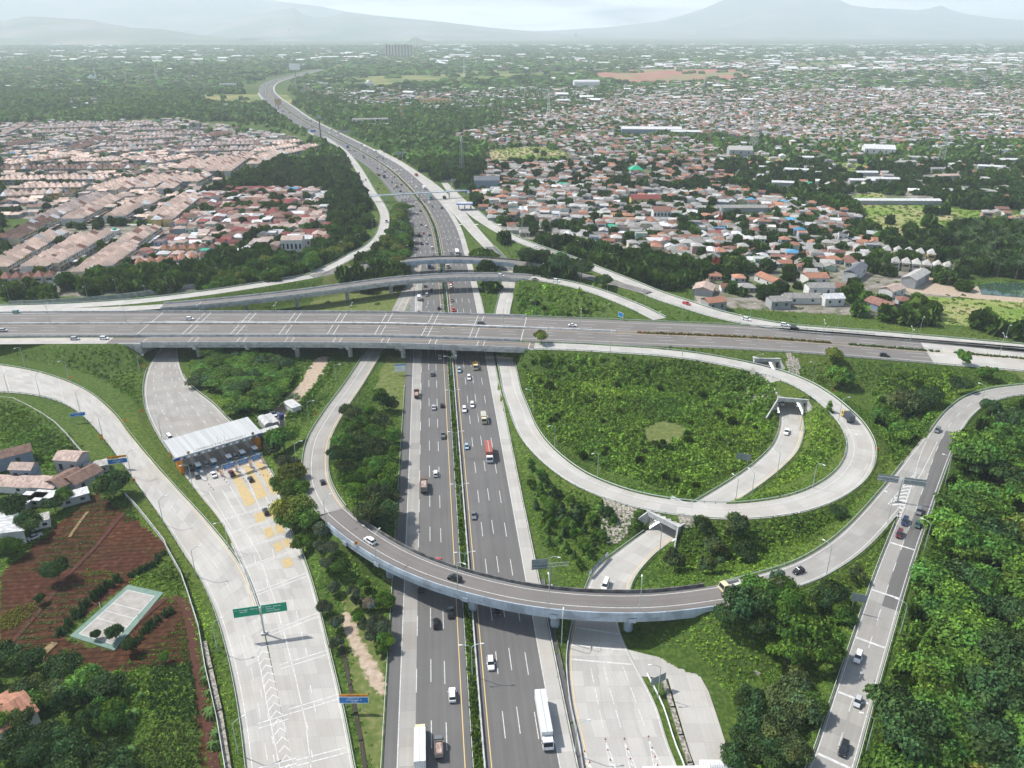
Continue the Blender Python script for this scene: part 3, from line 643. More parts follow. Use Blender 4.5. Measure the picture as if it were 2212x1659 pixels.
road_obj('road', mb, ln)
mb, ln = MB(), MB()
toll.strip(mb, (1, 0), (-1, 0), 3, s1=toll.spx(500, 1000, 0)); toll.strip(mb, (1, 0), (-1, 0), 0, s0=toll.spx(500, 1000, 0))
toll.line(ln, (-1, .9), .22, s1=toll.spx(600, 1340, 0)); toll.line(ln, (1, -.6), .2)
sb0 = toll.spx(440, 950, 0)
for fr in (-.55, -.1, .35, .72): toll.dash(ln, (fr, 0), .18, 3.2, 9, s0=toll.spx(350, 790, 0), s1=sb0 - 6)
# double cross lines after the booths
dbl = [((475, 1125), (606, 1085)), ((493, 1153), (613, 1113)), ((513, 1190), (634, 1150)), ((531, 1225), (648, 1186)), ((545, 1285), (665, 1240)), ((586, 1367), (688, 1327)), ((606, 1440), (710, 1408)), ((624, 1537), (730, 1505)), ((553 + 5, 1568), (622, 1548)), ((640, 1648), (748, 1620)), ((560, 1665), (640, 1643))]
def seg_line(mb_, a, b_, w_, z=0.02, mi=0, off=0.0):
    p, q_ = P(*a, z), P(*b_, z); d_ = (q_ - p).normalized(); s_ = Vector((-d_.y, d_.x, 0))
    p = p + s_ * off; q_ = q_ + s_ * off; s_ = s_ * w_ / 2
    qq = (p - s_, q_ - s_, q_ + s_, p + s_)
    mb_.poly(qq if (qq[1] - qq[0]).cross(qq[3] - qq[0]).z > 0 else qq[::-1], mi)
for i_, (a, b_) in enumerate(dbl):
    for off in (-.75, .75): seg_line(ln, a, b_, .28, .02, 0, off if i_ > 3 else off * .6)
for a, b_ in (((452, 1062), (500, 1142)), ((480, 1058), (560, 1200)), ((487, 1035), (533, 1110)), ((529, 1022), (562, 1100)), ((546, 1018), (580, 1085)), ((560, 1200), (598, 1310)), ((598, 1310), (640, 1470)), ((640, 1470), (660, 1560)), ((660, 1560), (672, 1659))): seg_line(ln, a, b_, .2)
for (x_, y_) in ((541, 1160), (549, 1200), (588, 1185), (575, 1250), (630, 1290), (640, 1320), (603, 1330), (616, 1372), (651, 1365), (660, 1400), (625, 1410), (638, 1460), (670, 1480), (678, 1520), (590, 1630), (601, 1640), (662, 1560), (672, 1620), (613, 1560), (563, 1490), (577, 1540), (587, 1590)):
    seg_line(ln, (x_, y_), (x_ + 3.5, y_ + 17), .2, .021)
# yellow lanes and blocks
def quad_px(mb_, pts, z, mi):
    q_ = [P(a, b_, z) for a, b_ in pts]
    if (q_[1] - q_[0]).cross(q_[2] - q_[0]).z < 0: q_ = q_[::-1]
    mb_.poly(q_, mi)
for qd in (((494, 1014), (508, 1012), (554, 1085), (531, 1095)), ((524, 1003), (537, 1000), (578, 1070), (557, 1080)), ((549, 997), (566, 995), (606, 1060), (588, 1070)),
           ((548, 1112), (567, 1104), (575, 1123), (556, 1130)), ((579, 1105), (596, 1099), (604, 1115), (586, 1122)),
           ((568, 1144), (586, 1137), (594, 1157), (576, 1163)), ((592, 1136), (606, 1131), (616, 1148), (600, 1154)), ((589, 1176), (606, 1169), (614, 1186), (597, 1193)), ((609, 1167), (624, 1162), (634, 1177), (618, 1183)),
           ((608, 1210), (626, 1203), (634, 1221), (616, 1228)), ((600, 1100), (606, 1096), (610, 1108), (604, 1111))): quad_px(ln, qd, .024, 2)
road_obj('road', mb, ln)
# underpass road and south plaza
simple(inner, 0, (1, 1), 1)
mb, ln = MB(), MB()
splaza.strip(mb, (1, 0), (-1, 0), 0, .01)
pad = [(1356, 1403), (1400, 1414), (1438, 1423), (1481, 1429), (1506, 1449), (1531, 1494), (1556, 1569), (1572, 1620), (1580, 1700), (1520, 1700), (1490, 1625), (1443, 1466), (1386, 1461)]
bm_ = bmesh.new(); vs_ = [bm_.verts.new(P(a, b_, .03)) for a, b_ in pad]; f_ = bm_.faces.new(vs_); bmesh.ops.triangulate(bm_, faces=[f_])
for f_ in bm_.faces:
    q_ = [v.co.copy() for v in f_.verts]
    if f_.normal.z < 0: q_ = q_[::-1]
    mb.poly(q_, 0, [(c.x, c.y) for c in q_])
bm_.free()
splaza.line(ln, (1, -.5), .2, 0, .024); splaza.line(ln, (-1, .9), .2, 1, .024)
for a, b_ in (((1242, 1355), (1340, 1370)), ((1234, 1393), (1352, 1405)), ((1233, 1424), (1364, 1435))): seg_line(ln, a, b_, .45, .026)
lanesp = [((1276, 1442), (1308, 1597)), ((1304, 1441), (1348, 1596)), ((1346, 1440), (1401, 1592))]
for a, b_ in lanesp:
    A1, B1 = P(*a, .026), P(*b_, .026); L_ = (B1 - A1).length; k = 0.0
    while k < L_ - 2:
        e_ = min(k + 5.2, L_); p, q_ = A1.lerp(B1, k / L_), A1.lerp(B1, e_ / L_); d_ = (q_ - p).normalized(); s_ = Vector((-d_.y, d_.x, 0)) * .1
        ln.poly((p + s_, p - s_, q_ - s_, q_ + s_)); k += 7.0
for ax, ay, bx, by, cx2, cy2 in ((1308, 1600, 1320, 1668, 1334, 1668), (1348, 1600, 1362, 1668, 1378, 1668), (1401, 1597, 1415, 1668, 1436, 1668), (1251, 1600, 1261, 1668, 1282, 1668)):
    seg_line(ln, (ax, ay), (bx, by), .2, .026); seg_line(ln, (ax, ay), (cx2, cy2), .2, .026)
    for k in range(1, 5):
        f_ = k / 4.4; l_ = P(ax + (bx - ax) * f_, ay + (by - ay) * f_, .028); r_ = P(ax + (cx2 - ax) * f_, ay + (cy2 - ay) * f_, .028); m_ = (l_ + r_) / 2 + Vector((-.3, 1.3, 0)); d_ = Vector((0, .5, 0))
        ln.poly((l_, m_, m_ + d_, l_ + d_)); ln.poly((m_, r_, r_ + d_, m_ + d_))
road_obj('road', mb, ln)
# gore stripes on the west side of the highway, between the two flyovers and the toll road
gore = MB()
for k in range(26):
    f_ = k / 25; y_ = 612 + 64 * f_; xr = 901; xl = 898 - 22 * f_
    seg_line(gore, (xl, y_ + 3.5), (xr, y_), .35, .03)
seg_line(gore, (900, 612), (874, 680), .2, .03); seg_line(gore, (902, 612), (902, 680), .2, .03)
struct(gore.build('lane_marking', M['paint']))
# ------------------------------------------------------------------ plants
def rot_frames(N, rng):
    """two tangents for each normal, turned at random"""
    a = rng.normal(size=N.shape); a -= (a * N).sum(1)[:, None] * N; a /= np.linalg.norm(a, axis=1)[:, None] + 1e-9
    return a, np.cross(N, a)
def leaf_quads(Pt, Nn, size, rng, asp=.7):
    Nn = Nn / (np.linalg.norm(Nn, axis=1)[:, None] + 1e-9); a, b = rot_frames(Nn, rng)
    s1 = (size * rng.uniform(.7, 1.3, len(Pt)))[:, None]; s2 = s1 * asp
    return np.stack([Pt - a * s1 - b * s2 * .6, Pt + a * s1 * .7 - b * s2, Pt + a * s1 + b * s2 * .6, Pt - a * s1 * .7 + b * s2], 1)
def crown_template(seed, kind='round', nl=1300, leaf=.075):
    rng = np.random.default_rng(seed); V, Cc = [], []
    L = []
    if kind == 'round':
        for i in range(22):
            d = rng.normal(size=3); d[2] = abs(d[2]) * .8; d /= np.linalg.norm(d); r = rng.uniform(.25, .62)
            L.append((np.array([d[0] * r, d[1] * r, .52 + d[2] * r * .42]), rng.uniform(.19, .36), rng.uniform(.11, .18)))
    elif kind == 'umbrella':
        for i in range(18):
            t = rng.uniform(0, 6.28); r = rng.uniform(.05, .74) ** .8
            L.append((np.array([math.cos(t) * r, math.sin(t) * r, .80 - .22 * r ** 2 + rng.uniform(-.03, .03)]), rng.uniform(.2, .32), rng.uniform(.07, .11)))
    elif kind == 'open':
        for i in range(12):
            t = rng.uniform(0, 6.28); r = rng.uniform(.15, .75)
            L.append((np.array([math.cos(t) * r, math.sin(t) * r, rng.uniform(.4, .86) - .18 * r]), rng.uniform(.17, .32), rng.uniform(.09, .15)))
    elif kind == 'tall':
        for i in range(12):
            t = rng.uniform(0, 6.28); z = rng.uniform(.22, .9); r = .55 * (1 - z) ** .5 * rng.uniform(.4, 1)
            L.append((np.array([math.cos(t) * r, math.sin(t) * r, z]), rng.uniform(.3, .48), rng.uniform(.09, .14)))
    W_ = np.array([l[1] ** 2 for l in L]); W_ /= W_.sum()
    for (c, r, rz), wgt in zip(L, W_):
        n = int(nl * wgt) + 8
        d = rng.normal(size=(n, 3)); d[:, 2] += .35; d /= np.linalg.norm(d, axis=1)[:, None]; d = d[d[:, 2] > -.55]; n = len(d)
        rr = rng.uniform(.72, 1.08, n)[:, None] * (1 + .26 * np.sin(d[:, :1] * 9 + seed) * np.cos(d[:, 1:2] * 8))
        p = c + d * rr * np.array([r, r, rz]); nn = d + rng.normal(size=(n, 3)) * .55; nn[:, 2] = abs(nn[:, 2]) * .8 + .15
        V.append(leaf_quads(p, nn, leaf, rng)); tint = rng.uniform(.6, 1.4); hue = rng.normal() * .10
        c_ = (rng.uniform(.6, 1.45, n) * tint)[:, None] * np.array([1 + hue, 1, 1 - hue]); Cc.append(c_)
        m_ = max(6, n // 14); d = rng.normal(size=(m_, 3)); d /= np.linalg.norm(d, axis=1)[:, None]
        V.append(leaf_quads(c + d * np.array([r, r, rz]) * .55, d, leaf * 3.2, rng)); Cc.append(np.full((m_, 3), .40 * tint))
    V, Cc = np.concatenate(V), np.concatenate(Cc); rad = np.percentile(np.hypot(V[:, 0, 0], V[:, 0, 1]), 97)
    V[:, :, :2] /= rad; V[:, :, 2] /= max(V[:, :, 2].max(), .01); return V, Cc
def bush_template(seed, n=24, leaf=.26, peak=.75):
    rng = np.random.default_rng(seed); d = rng.normal(size=(n, 3)); d[:, 2] = abs(d[:, 2]); d /= np.linalg.norm(d, axis=1)[:, None]
    p = d * rng.uniform(.35, 1, n)[:, None] * np.array([1, 1, peak]); nn = d + rng.normal(size=d.shape) * .6; nn[:, 2] = abs(nn[:, 2])
    return leaf_quads(p, nn, leaf, rng), rng.uniform(.55, 1.5, n)[:, None] * np.ones(3)
def tier_template(seed, tiers=6, per=13):
    """a young tree with flat whorled branches"""
    rng = np.random.default_rng(seed); V, Cc = [], []
    for k in range(tiers):
        z = .14 + .8 * k / (tiers - 1); r = (1 - z) * .9 + .16
        for i in range(per):
            t = rng.uniform(0, 6.28); q = rng.uniform(.25, 1) * r
            p = np.array([[math.cos(t) * q, math.sin(t) * q, z - .07 * q + rng.normal() * .015]]); V.append(leaf_quads(p, np.array([[math.cos(t) * .35, math.sin(t) * .35, 1]]) + rng.normal(size=(1, 3)) * .2, .2, rng)); Cc.append(np.full((1, 3), rng.uniform(.7, 1.3)))
    return np.concatenate(V), np.concatenate(Cc)
def blade_template(seed, n=9, droop=.5, wid=.12, z0=.45, seg=3):
    """arching long leaves from one point (banana, palm)"""
    rng = np.random.default_rng(seed); V, Cc = [], []
    for i in range(n):
        t = 2 * math.pi * i / n + rng.uniform(-.3, .3); up = rng.uniform(.25, .75); c_ = rng.uniform(.75, 1.3)
        prev = None
        for k in range(seg + 1):
            f = k / seg; q = f * 1.0; z = z0 + up * f * .55 - droop * f * f; w_ = wid * (1 - .6 * abs(f - .4))
            c = np.array([math.cos(t) * q, math.sin(t) * q, z]); s_ = np.array([-math.sin(t), math.cos(t), 0]) * w_
            if prev is not None: V.append(np.stack([prev[0], prev[1], c + s_, c - s_])[None]); Cc.append(np.full((1, 3), c_))
            prev = (c - s_, c + s_)
    return np.concatenate(V), np.concatenate(Cc)
def blob_template(seed, n=7):
    """coarse leafy mass for far trees: overlapping irregular faces"""
    rng = np.random.default_rng(seed); d = rng.normal(size=(n, 3)); d[:, 2] = abs(d[:, 2]) + .15; d /= np.linalg.norm(d, axis=1)[:, None]
    p = d * rng.uniform(.45, .95, n)[:, None] * np.array([1, 1, .9]); return leaf_quads(p, d + rng.normal(size=d.shape) * .25, .46, rng, .9), rng.uniform(.7, 1.3, n)[:, None] * np.ones(3)
BUSH = [bush_template(100 + i) for i in range(6)]
TIER = [tier_template(200 + i) for i in range(5)]
MIDT = [crown_template(300 + i, k, nl=110, leaf=.2) for i, k in enumerate(['round', 'round', 'open', 'round', 'umbrella', 'tall'])]
FART = [blob_template(400 + i, 13) for i in range(6)]
def merge(tmpls, X, Y, Z, S, H, tint, rng):
    """every plant of a mass: its template scaled (S across, H high), turned, tinted"""
    V, Cc = [], []; pick = rng.integers(0, len(tmpls), len(X)); ang = rng.uniform(0, 6.283, len(X))
    for k, (tv, tc_) in enumerate(tmpls):
        i = np.where(pick == k)[0]
        if len(i) == 0: continue
        co, si = np.cos(ang[i])[:, None, None], np.sin(ang[i])[:, None, None]
        x, y, z = tv[None, :, :, 0], tv[None, :, :, 1], tv[None, :, :, 2]
        s_ = S[i][:, None, None]; h_ = H[i][:, None, None]
        vx = (x * co - y * si) * s_ + X[i][:, None, None]; vy = (x * si + y * co) * s_ + Y[i][:, None, None]; vz = z * h_ + Z[i][:, None, None]
        V.append(np.stack([vx, vy, vz], -1).reshape(-1, tv.shape[1], 3)); Cc.append((tc_[None] * tint[i][:, None, :]).reshape(-1, 3))
    return np.concatenate(V), np.concatenate(Cc)
def jitter_grid(x0, x1, y0, y1, sp_, rng, amount=.9):
    X, Y = np.meshgrid(np.arange(x0, x1, sp_), np.arange(y0, y1, sp_)); X = X + rng.uniform(-.5, .5, X.shape) * sp_ * amount; Y = Y + rng.uniform(-.5, .5, Y.shape) * sp_ * amount
    return X.ravel(), Y.ravel()
def in_view(X, Y, m=.08):
    zc = Y * CP + HC * SP; u = X / zc * F / 1106; v = (HC * CP - Y * SP) / zc * F
    return (np.abs(u) < 1 + m) & (v < 829.5 * (1 + m)) & (Y > 50)
def scat(poly, sp_, rng, z=0.0, grow=1, amount=.9):
    w_ = wpoly(poly, z); xs = [a for a, _ in w_]; ys = [b for _, b in w_]
    X, Y = jitter_grid(min(xs), max(xs), min(ys), max(ys), sp_, rng, amount); k = inside(w_, X, Y) & ~on_road(X, Y, grow); return X[k], Y[k]
def wave(X, Y, s, ph=0.0):
    """smooth pseudo-noise in -1..1 for patchiness"""
    return (np.sin(X * s + 1.7 * np.sin(Y * s * .7 + ph)) * np.cos(Y * s * 1.13 + 1.3 * np.sin(X * s * .6 + ph * 2)) + .5 * np.sin((X + Y) * s * 2.3 + ph * 3) * np.cos((X - Y) * s * 1.9)) / 1.4
GREEN = np.array([.072, .150, .022]); LIME = np.array([.138, .225, .030]); DARK = np.array([.040, .090, .020]); OLIVE = np.array([.085, .095, .034])
# --- undergrowth over all the open ground near the roads
rng = np.random.default_rng(5)
# mown or bare places, pixel polygons: none or little growth
BARE = [wpoly(p) for p in SOIL + DIRT + [[(1395, 925), (1430, 912), (1470, 922), (1478, 938), (1438, 958), (1400, 953)], [(277, 1258), (360, 1280), (250, 1412), (140, 1376)], [(1340, 1375), (1500, 1420), (1580, 1500), (1600, 1659), (1430, 1659)], [(1105, 1010), (1125, 1100), (1215, 1244), (1205, 1340), (1150, 1244)]]]
LAWN = [wpoly(p) for p in DRY + [[(1210, 1244), (1225, 1244), (1250, 1330), (1230, 1500), (1240, 1659), (1200, 1659)], [(1000, 440), (1110, 560), (1060, 560), (970, 420)], [(740, 335), (900, 560), (780, 430)]]]
LUSH = [(wpoly(p), h_) for p, h_ in (
    ([(1120, 760), (1480, 770), (1680, 830), (1700, 930), (1640, 990), (1500, 1075), (1300, 1010), (1160, 920)], 2.0), ([(1740, 880), (1820, 930), (1820, 1000), (1680, 1060), (1590, 1080), (1720, 1000)], 1.5),
    ([(0, 745), (280, 745), (330, 790), (300, 880), (160, 800), (0, 780)], 1.3), ([(0, 870), (150, 890), (260, 1010), (0, 1010)], 1.3), ([(430, 780), (640, 770), (730, 780), (650, 900), (560, 910)], 1.6),
    ([(1110, 610), (1300, 640), (1420, 690), (1120, 690)], 1.6), ([(1900, 830), (2060, 830), (2000, 960), (1930, 1040), (1890, 930)], 2.2), ([(1480, 1120), (1860, 1060), (1800, 1150), (1600, 1230), (1480, 1240)], 1.4))]
X, Y = jitter_grid(-270, 330, 60, 340, 1.3, rng); X3, Y3 = jitter_grid(-170, 200, 70, 235, 1.5, rng); X, Y = np.r_[X, X3], np.r_[Y, Y3]; X2, Y2 = jitter_grid(-400, 440, 340, 640, 2.3, rng)
X, Y = np.r_[X, X2], np.r_[Y, Y2]
k = in_view(X, Y) & ~on_road(X, Y, 0); X, Y = X[k], Y[k]
ii_ = np.clip(((X - GX0) / GD).astype(int), 0, len(gx) - 1); jj_ = np.clip(((Y - GY0) / GD).astype(int), 0, len(gy) - 1)
hgt = .55 + .45 * wave(X, Y, .07) + .2 * wave(X, Y, .31, 2); keep = rng.uniform(0, 1, len(X)) < .85
for p in BARE: keep &= ~inside(p, X, Y)
for p in LAWN: s_ = inside(p, X, Y); keep &= ~(s_ & (rng.uniform(0, 1, len(X)) < .55)); hgt[s_] *= .4
keep &= ~(UNDER[jj_, ii_] & (rng.uniform(0, 1, len(X)) < .85)); keep &= ~(MU[jj_, ii_] > .5); keep &= ~(MD[jj_, ii_] > .6) | (rng.uniform(0, 1, len(X)) < .2)
for p, h_ in LUSH: s_ = inside(p, X, Y); hgt[s_] = (hgt[s_] * .6 + .5) * h_
near_road = on_road(X, Y, 1); hgt[near_road] *= .62
X, Y, hgt = X[keep], Y[keep], np.clip(hgt[keep], .34, 3.2)
mixw = np.clip(.5 + .6 * wave(X, Y, .035, 1), 0, 1)[:, None]; mix2 = np.clip(.35 + .8 * wave(X, Y, .11, 4) + rng.normal(size=len(X)) * .3, 0, 1)[:, None]
tint = ((GREEN * (1 - mixw) + LIME * mixw) * (1 - mix2 * .5) + DARK * mix2 * .5) * (1.15 + .3 * wave(X, Y, .045, 9))[:, None]; tint = tint * rng.uniform(.7, 1.6, (len(X), 1))
v_, c_ = merge(BUSH, X, Y, hzv(X, Y) - .05, np.clip(hgt * .9, .6, 1.7) * rng.uniform(.8, 1.4, len(X)), hgt * rng.uniform(.7, 1.3, len(X)), tint, rng)
obj('undergrowth', np_mesh('undergrowth', v_, 4, [M['leafstuff']], c_), kind='stuff', label='lush green weeds and creepers covering the slopes between the ramps', category='undergrowth')
# --- young layered trees massed on the loop infield and ramp slopes
Xs, Ys, Hs = [], [], []
for poly, sp_, h0, h1 in (([(1130, 770), (1470, 785), (1600, 840), (1680, 860), (1690, 920), (1640, 980), (1500, 1070), (1440, 1075), (1300, 1020), (1190, 940), (1140, 870)], 3.9, 1.6, 4.6), ([(1118, 615), (1230, 620), (1330, 665), (1400, 690), (1120, 690)], 4.2, 2, 5),
                          ([(1730, 960), (1815, 950), (1810, 1000), (1700, 1050), (1640, 1070)], 4.2, 1.5, 3.6), ([(1890, 840), (2050, 840), (2010, 930), (1920, 1030), (1885, 900)], 4.5, 2, 5)):
    a, b_ = scat(poly, sp_, rng); Xs.append(a); Ys.append(b_); Hs.append(rng.uniform(h0, h1, len(a)))
X, Y, Hh = map(np.concatenate, (Xs, Ys, Hs)); clear = inside(BARE[-4], X, Y); k = (~clear) & (rng.uniform(0, 1, len(X)) < .85 + .5 * wave(X, Y, .05, 3)); X, Y, Hh = X[k], Y[k], Hh[k]
tint = (GREEN * .7 + LIME * .45)[None] * rng.uniform(.75, 1.35, (len(X), 1)) * (1 + rng.normal(size=(len(X), 3)) * .05)
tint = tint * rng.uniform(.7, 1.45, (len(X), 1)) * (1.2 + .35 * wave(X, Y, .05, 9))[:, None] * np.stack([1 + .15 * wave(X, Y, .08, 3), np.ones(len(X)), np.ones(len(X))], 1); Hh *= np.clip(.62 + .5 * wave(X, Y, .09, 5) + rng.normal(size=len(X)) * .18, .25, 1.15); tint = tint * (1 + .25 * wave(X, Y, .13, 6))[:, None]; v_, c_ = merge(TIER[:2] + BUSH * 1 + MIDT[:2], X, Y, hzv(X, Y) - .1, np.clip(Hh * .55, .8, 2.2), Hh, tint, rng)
obj('scrub', np_mesh('scrub', v_, 4, [M['leafstuff']], c_), kind='stuff', label='dense young layered trees and scrub filling the loop infield', category='scrub')

# --- individual trees
TREES = {}
def leaf_mesh(name, V, Cc): return np_mesh(name, V, 4, [M['leaf']], Cc)
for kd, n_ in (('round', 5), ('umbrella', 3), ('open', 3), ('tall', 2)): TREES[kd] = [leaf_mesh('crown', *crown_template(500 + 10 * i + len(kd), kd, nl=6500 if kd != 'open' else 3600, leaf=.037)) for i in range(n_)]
TREES['young'] = [leaf_mesh('crown', *tier_template(600 + i, 7, 20)) for i in range(4)]
TREES['banana'] = [leaf_mesh('crown', *blade_template(620 + i, 9, .75, .14, .5)) for i in range(3)]
TREES['palm'] = [leaf_mesh('crown', *blade_template(640 + i, 16, .22, .06, .86)) for i in range(3)]
def trunk_mesh(kd, seed):
    rng_ = random.Random(seed); m_ = MB(); top = {'round': .62, 'umbrella': .72, 'open': .7, 'tall': .8, 'young': .95, 'banana': .5, 'palm': .9}[kd]; r0 = {'palm': .05, 'banana': .08, 'young': .035}.get(kd, .05)
    lean = (rng_.uniform(-.06, .06), rng_.uniform(-.06, .06))
    fork = (lean[0], lean[1], top * (.5 if kd not in ('palm', 'banana', 'young') else 1)); m_.cyl((0, 0, -.06), fork, r0, r0 * .65, 7)
    if kd not in ('palm', 'banana', 'young'):
        for i in range(5):
            t = i * 1.256 + rng_.uniform(-.3, .3); e = (math.cos(t) * rng_.uniform(.3, .55), math.sin(t) * rng_.uniform(.3, .55), top * rng_.uniform(.9, 1.15)); m_.cyl(fork, e, r0 * .5, r0 * .15, 5, cap=False)
    return m_.mesh('trunk', [M['trunk']])
TRUNKS = {k_: [trunk_mesh(k_, 7 + i) for i in range(2)] for k_ in TREES}
ntree = 0
def tree(x, y, width, h, kd, col, label, group, cat='tree', name='tree', bare=False):
    global ntree; ntree += 1
    z = hz(x, y)
    o = empty(name, (x, y, z), random.uniform(0, 6.28), label=label, category=cat, group=group)
    c_ = obj('crown', random.choice(TREES[kd]), o); c_.scale = (width / 2, width / 2, h); f_ = random.uniform(1.0, 1.4); c_.color = (col[0] * f_, col[1] * f_, col[2] * f_, 1)
    t_ = obj('trunk', random.choice(TRUNKS[kd]), o); t_.scale = (width / 2, width / 2, h); return o
COLS = {'green': tuple(GREEN), 'dark green': (.040, .082, .024), 'bright green': (.085, .165, .022), 'yellowish green': (.125, .155, .028), 'olive': (.072, .105, .036), 'reddish brown': (.10, .085, .045), 'grey-green': (.075, .10, .055), 'bluish green': (.04, .09, .045), 'flame red': (.35, .05, .02), 'bare grey': (.22, .20, .17)}
KW = {'round': 'round-crowned', 'umbrella': 'flat spreading', 'open': 'loose open', 'tall': 'tall narrow', 'young': 'young layered'}
def px_tree(px, py, wpx, kd, col, where, group, hf=.8, name='tree', cat='tree'):
    """crown centre seen at (px, py), wpx wide in the picture"""
    z = 3.0
    for _ in range(3):
        p = P(px, py, z); sc_ = F / (p.y * CP + (HC - z) * SP); wid = wpx / sc_; h = wid * hf + 1.0; z = hz(p.x, p.y) + h * .55
    lab = f'{col} {KW[kd]} {name.replace("_", " ")} {where}'
    return tree(p.x, p.y, wid, h, kd, COLS[col], lab, group, cat, name)
rs = random.Random(3)
G1 = 'trees on the strip between the west ramp and the highway'
for i, (a, b_, w_) in enumerate([(820, 850, 30), (828, 867, 42), (750, 890, 35), (773, 895, 42), (808, 890, 42), (848, 874, 26), (785, 914, 42), (828, 912, 46), (757, 927, 40), (743, 955, 46), (773, 950, 46), (805, 937, 46), (848, 942, 36), (728, 982, 40), (770, 990, 56), (810, 970, 56), (845, 980, 40),
                                 (743, 1015, 46), (785, 1008, 50), (828, 1012, 58), (758, 1042, 50), (795, 1035, 52), (835, 1042, 48), (770, 1067, 50), (805, 1075, 66), (836, 1080, 52), (793, 1112, 62), (828, 1112, 62), (823, 1140, 52)]):
    cl = rs.choice(['green', 'green', 'dark green', 'bright green', 'olive']); px_tree(a, b_, w_ * 1.1, rs.choice(['round', 'round', 'open', 'umbrella']), cl, 'on the strip between west ramp and highway', G1)
G2 = 'trees along the east edge of the toll plaza'
for a, b_, w_, cl in [(610, 947, 62, 'green'), (590, 965, 40, 'grey-green'), (622, 1000, 40, 'grey-green'), (628, 1027, 60, 'yellowish green'), (610, 1048, 52, 'bright green'), (638, 1058, 56, 'bright green'), (635, 1102, 76, 'yellowish green'), (660, 1120, 62, 'bright green'), (628, 1124, 52, 'green'), (653, 1172, 42, 'bright green')]: px_tree(a, b_, w_ * 1.1, 'round', cl, 'on the verge beside the toll plaza', G2)
G3 = 'small trees on the grass below the curved flyover'
for a, b_, w_, cl in [(693, 1147, 36, 'grey-green'), (688, 1182, 32, 'grey-green'), (715, 1190, 34, 'grey-green'), (708, 1222, 30, 'grey-green'), (735, 1228, 34, 'green'), (723, 1270, 30, 'grey-green'), (700, 1312, 34, 'grey-green'), (728, 1345, 32, 'grey-green'), (725, 1388, 32, 'grey-green'), (765, 1278, 28, 'grey-green'), (786, 1260, 28, 'green'),
                      (776, 1296, 32, 'grey-green'), (818, 1290, 36, 'bright green'), (838, 1300, 34, 'bright green'), (774, 1330, 30, 'bright green'), (786, 1353, 30, 'grey-green'), (820, 1351, 50, 'grey-green'), (808, 1378, 42, 'grey-green'), (832, 1384, 38, 'bright green'), (828, 1402, 30, 'bright green')]: px_tree(a, b_, w_ * 1.05, rs.choice(['round', 'open', 'round']), cl, 'on the grass below the curved flyover', G3)
px_tree(798, 1306, 36, 'open', 'bare grey', 'leafless among the trees below the flyover', G3)
G4 = 'trees between the curved flyover and the side road'
for a, b_, w_, kd, cl in [(1613, 1316, 92, 'round', 'dark green'), (1640, 1285, 82, 'round', 'green'), (1570, 1350, 56, 'round', 'dark green'), (1696, 1296, 84, 'round', 'green'), (1684, 1330, 84, 'umbrella', 'green'), (1672, 1266, 64, 'open', 'grey-green'), (1755, 1388, 134, 'umbrella', 'bright green'), (1698, 1416, 80, 'umbrella', 'bright green'),
                          (1799, 1284, 64, 'tall', 'dark green'), (1822, 1322, 54, 'tall', 'green'), (1779, 1300, 60, 'round', 'dark green'), (1640, 1352, 70, 'round', 'dark green'), (1721, 1483, 76, 'round', 'olive'), (1690, 1516, 86, 'round', 'olive'), (1736, 1533, 76, 'round', 'olive'), (1684, 1571, 86, 'round', 'olive'), (1756, 1524, 60, 'round', 'green'),
                          (1722, 1622, 70, 'round', 'olive'), (1672, 1634, 70, 'round', 'dark green'), (1620, 1508, 64, 'round', 'dark green'), (1634, 1558, 80, 'round', 'dark green'), (1608, 1596, 66, 'round', 'dark green'), (1590, 1636, 64, 'round', 'dark green'), (1645, 1621, 76, 'round', 'dark green'), (1850, 1240, 40, 'open', 'olive')]:
    px_tree(a, b_, w_ * 1.05, kd, cl, 'between the south plaza and the side road', G4, .75)
G5 = 'trees of the wood east of the side road'
xs_, ys_ = scat([(2052, 1110), (2100, 980), (2160, 910), (2230, 895), (2420, 1000), (2420, 1800), (1898, 1800), (1943, 1500), (1982, 1350), (2016, 1200)], 11.0, rng, 5, 1, .7)
for x_, y_ in zip(xs_, ys_):
    cl = rs.choice(['green', 'bright green', 'dark green', 'yellowish green', 'green', 'reddish brown'] if rs.random() < .35 else ['green', 'dark green', 'green', 'bright green']); kd = rs.choice(['round', 'round', 'round', 'umbrella']); w_ = rs.uniform(13, 19)
    tree(x_, y_, w_, rs.uniform(8, 13), kd, COLS[cl], f'{cl} {KW[kd]} tree in the wood east of the side road', G5)
G6 = 'trees on the slope east of the loop'
for a, b_, w_, kd, cl in [(1960, 868, 84, 'round', 'olive'), (1909, 905, 52, 'round', 'green'), (1946, 937, 54, 'round', 'green'), (2009, 862, 62, 'round', 'dark green'), (2071, 834, 50, 'round', 'dark green'), (1809, 1102, 38, 'round', 'dark green'), (1800, 790, 40, 'round', 'yellowish green'), (1815, 812, 56, 'round', 'bright green'), (1169, 762, 32, 'round', 'yellowish green'),
                          (2076, 800, 34, 'open', 'green'), (2132, 806, 34, 'open', 'green'), (1792, 877, 26, 'young', 'green'), (1518, 1151, 48, 'open', 'olive'), (1583, 1154, 64, 'open', 'olive'), (1545, 1184, 54, 'round', 'olive'), (1458, 1214, 54, 'open', 'olive'), (1608, 1194, 54, 'round', 'dark green'), (1533, 1222, 52, 'open', 'olive'), (2140, 885, 40, 'round', 'dark green')]:
    px_tree(a, b_, w_, kd, cl, 'on the slopes around the loop ramp', G6)
G7 = 'trees of the orchard in the near corner'
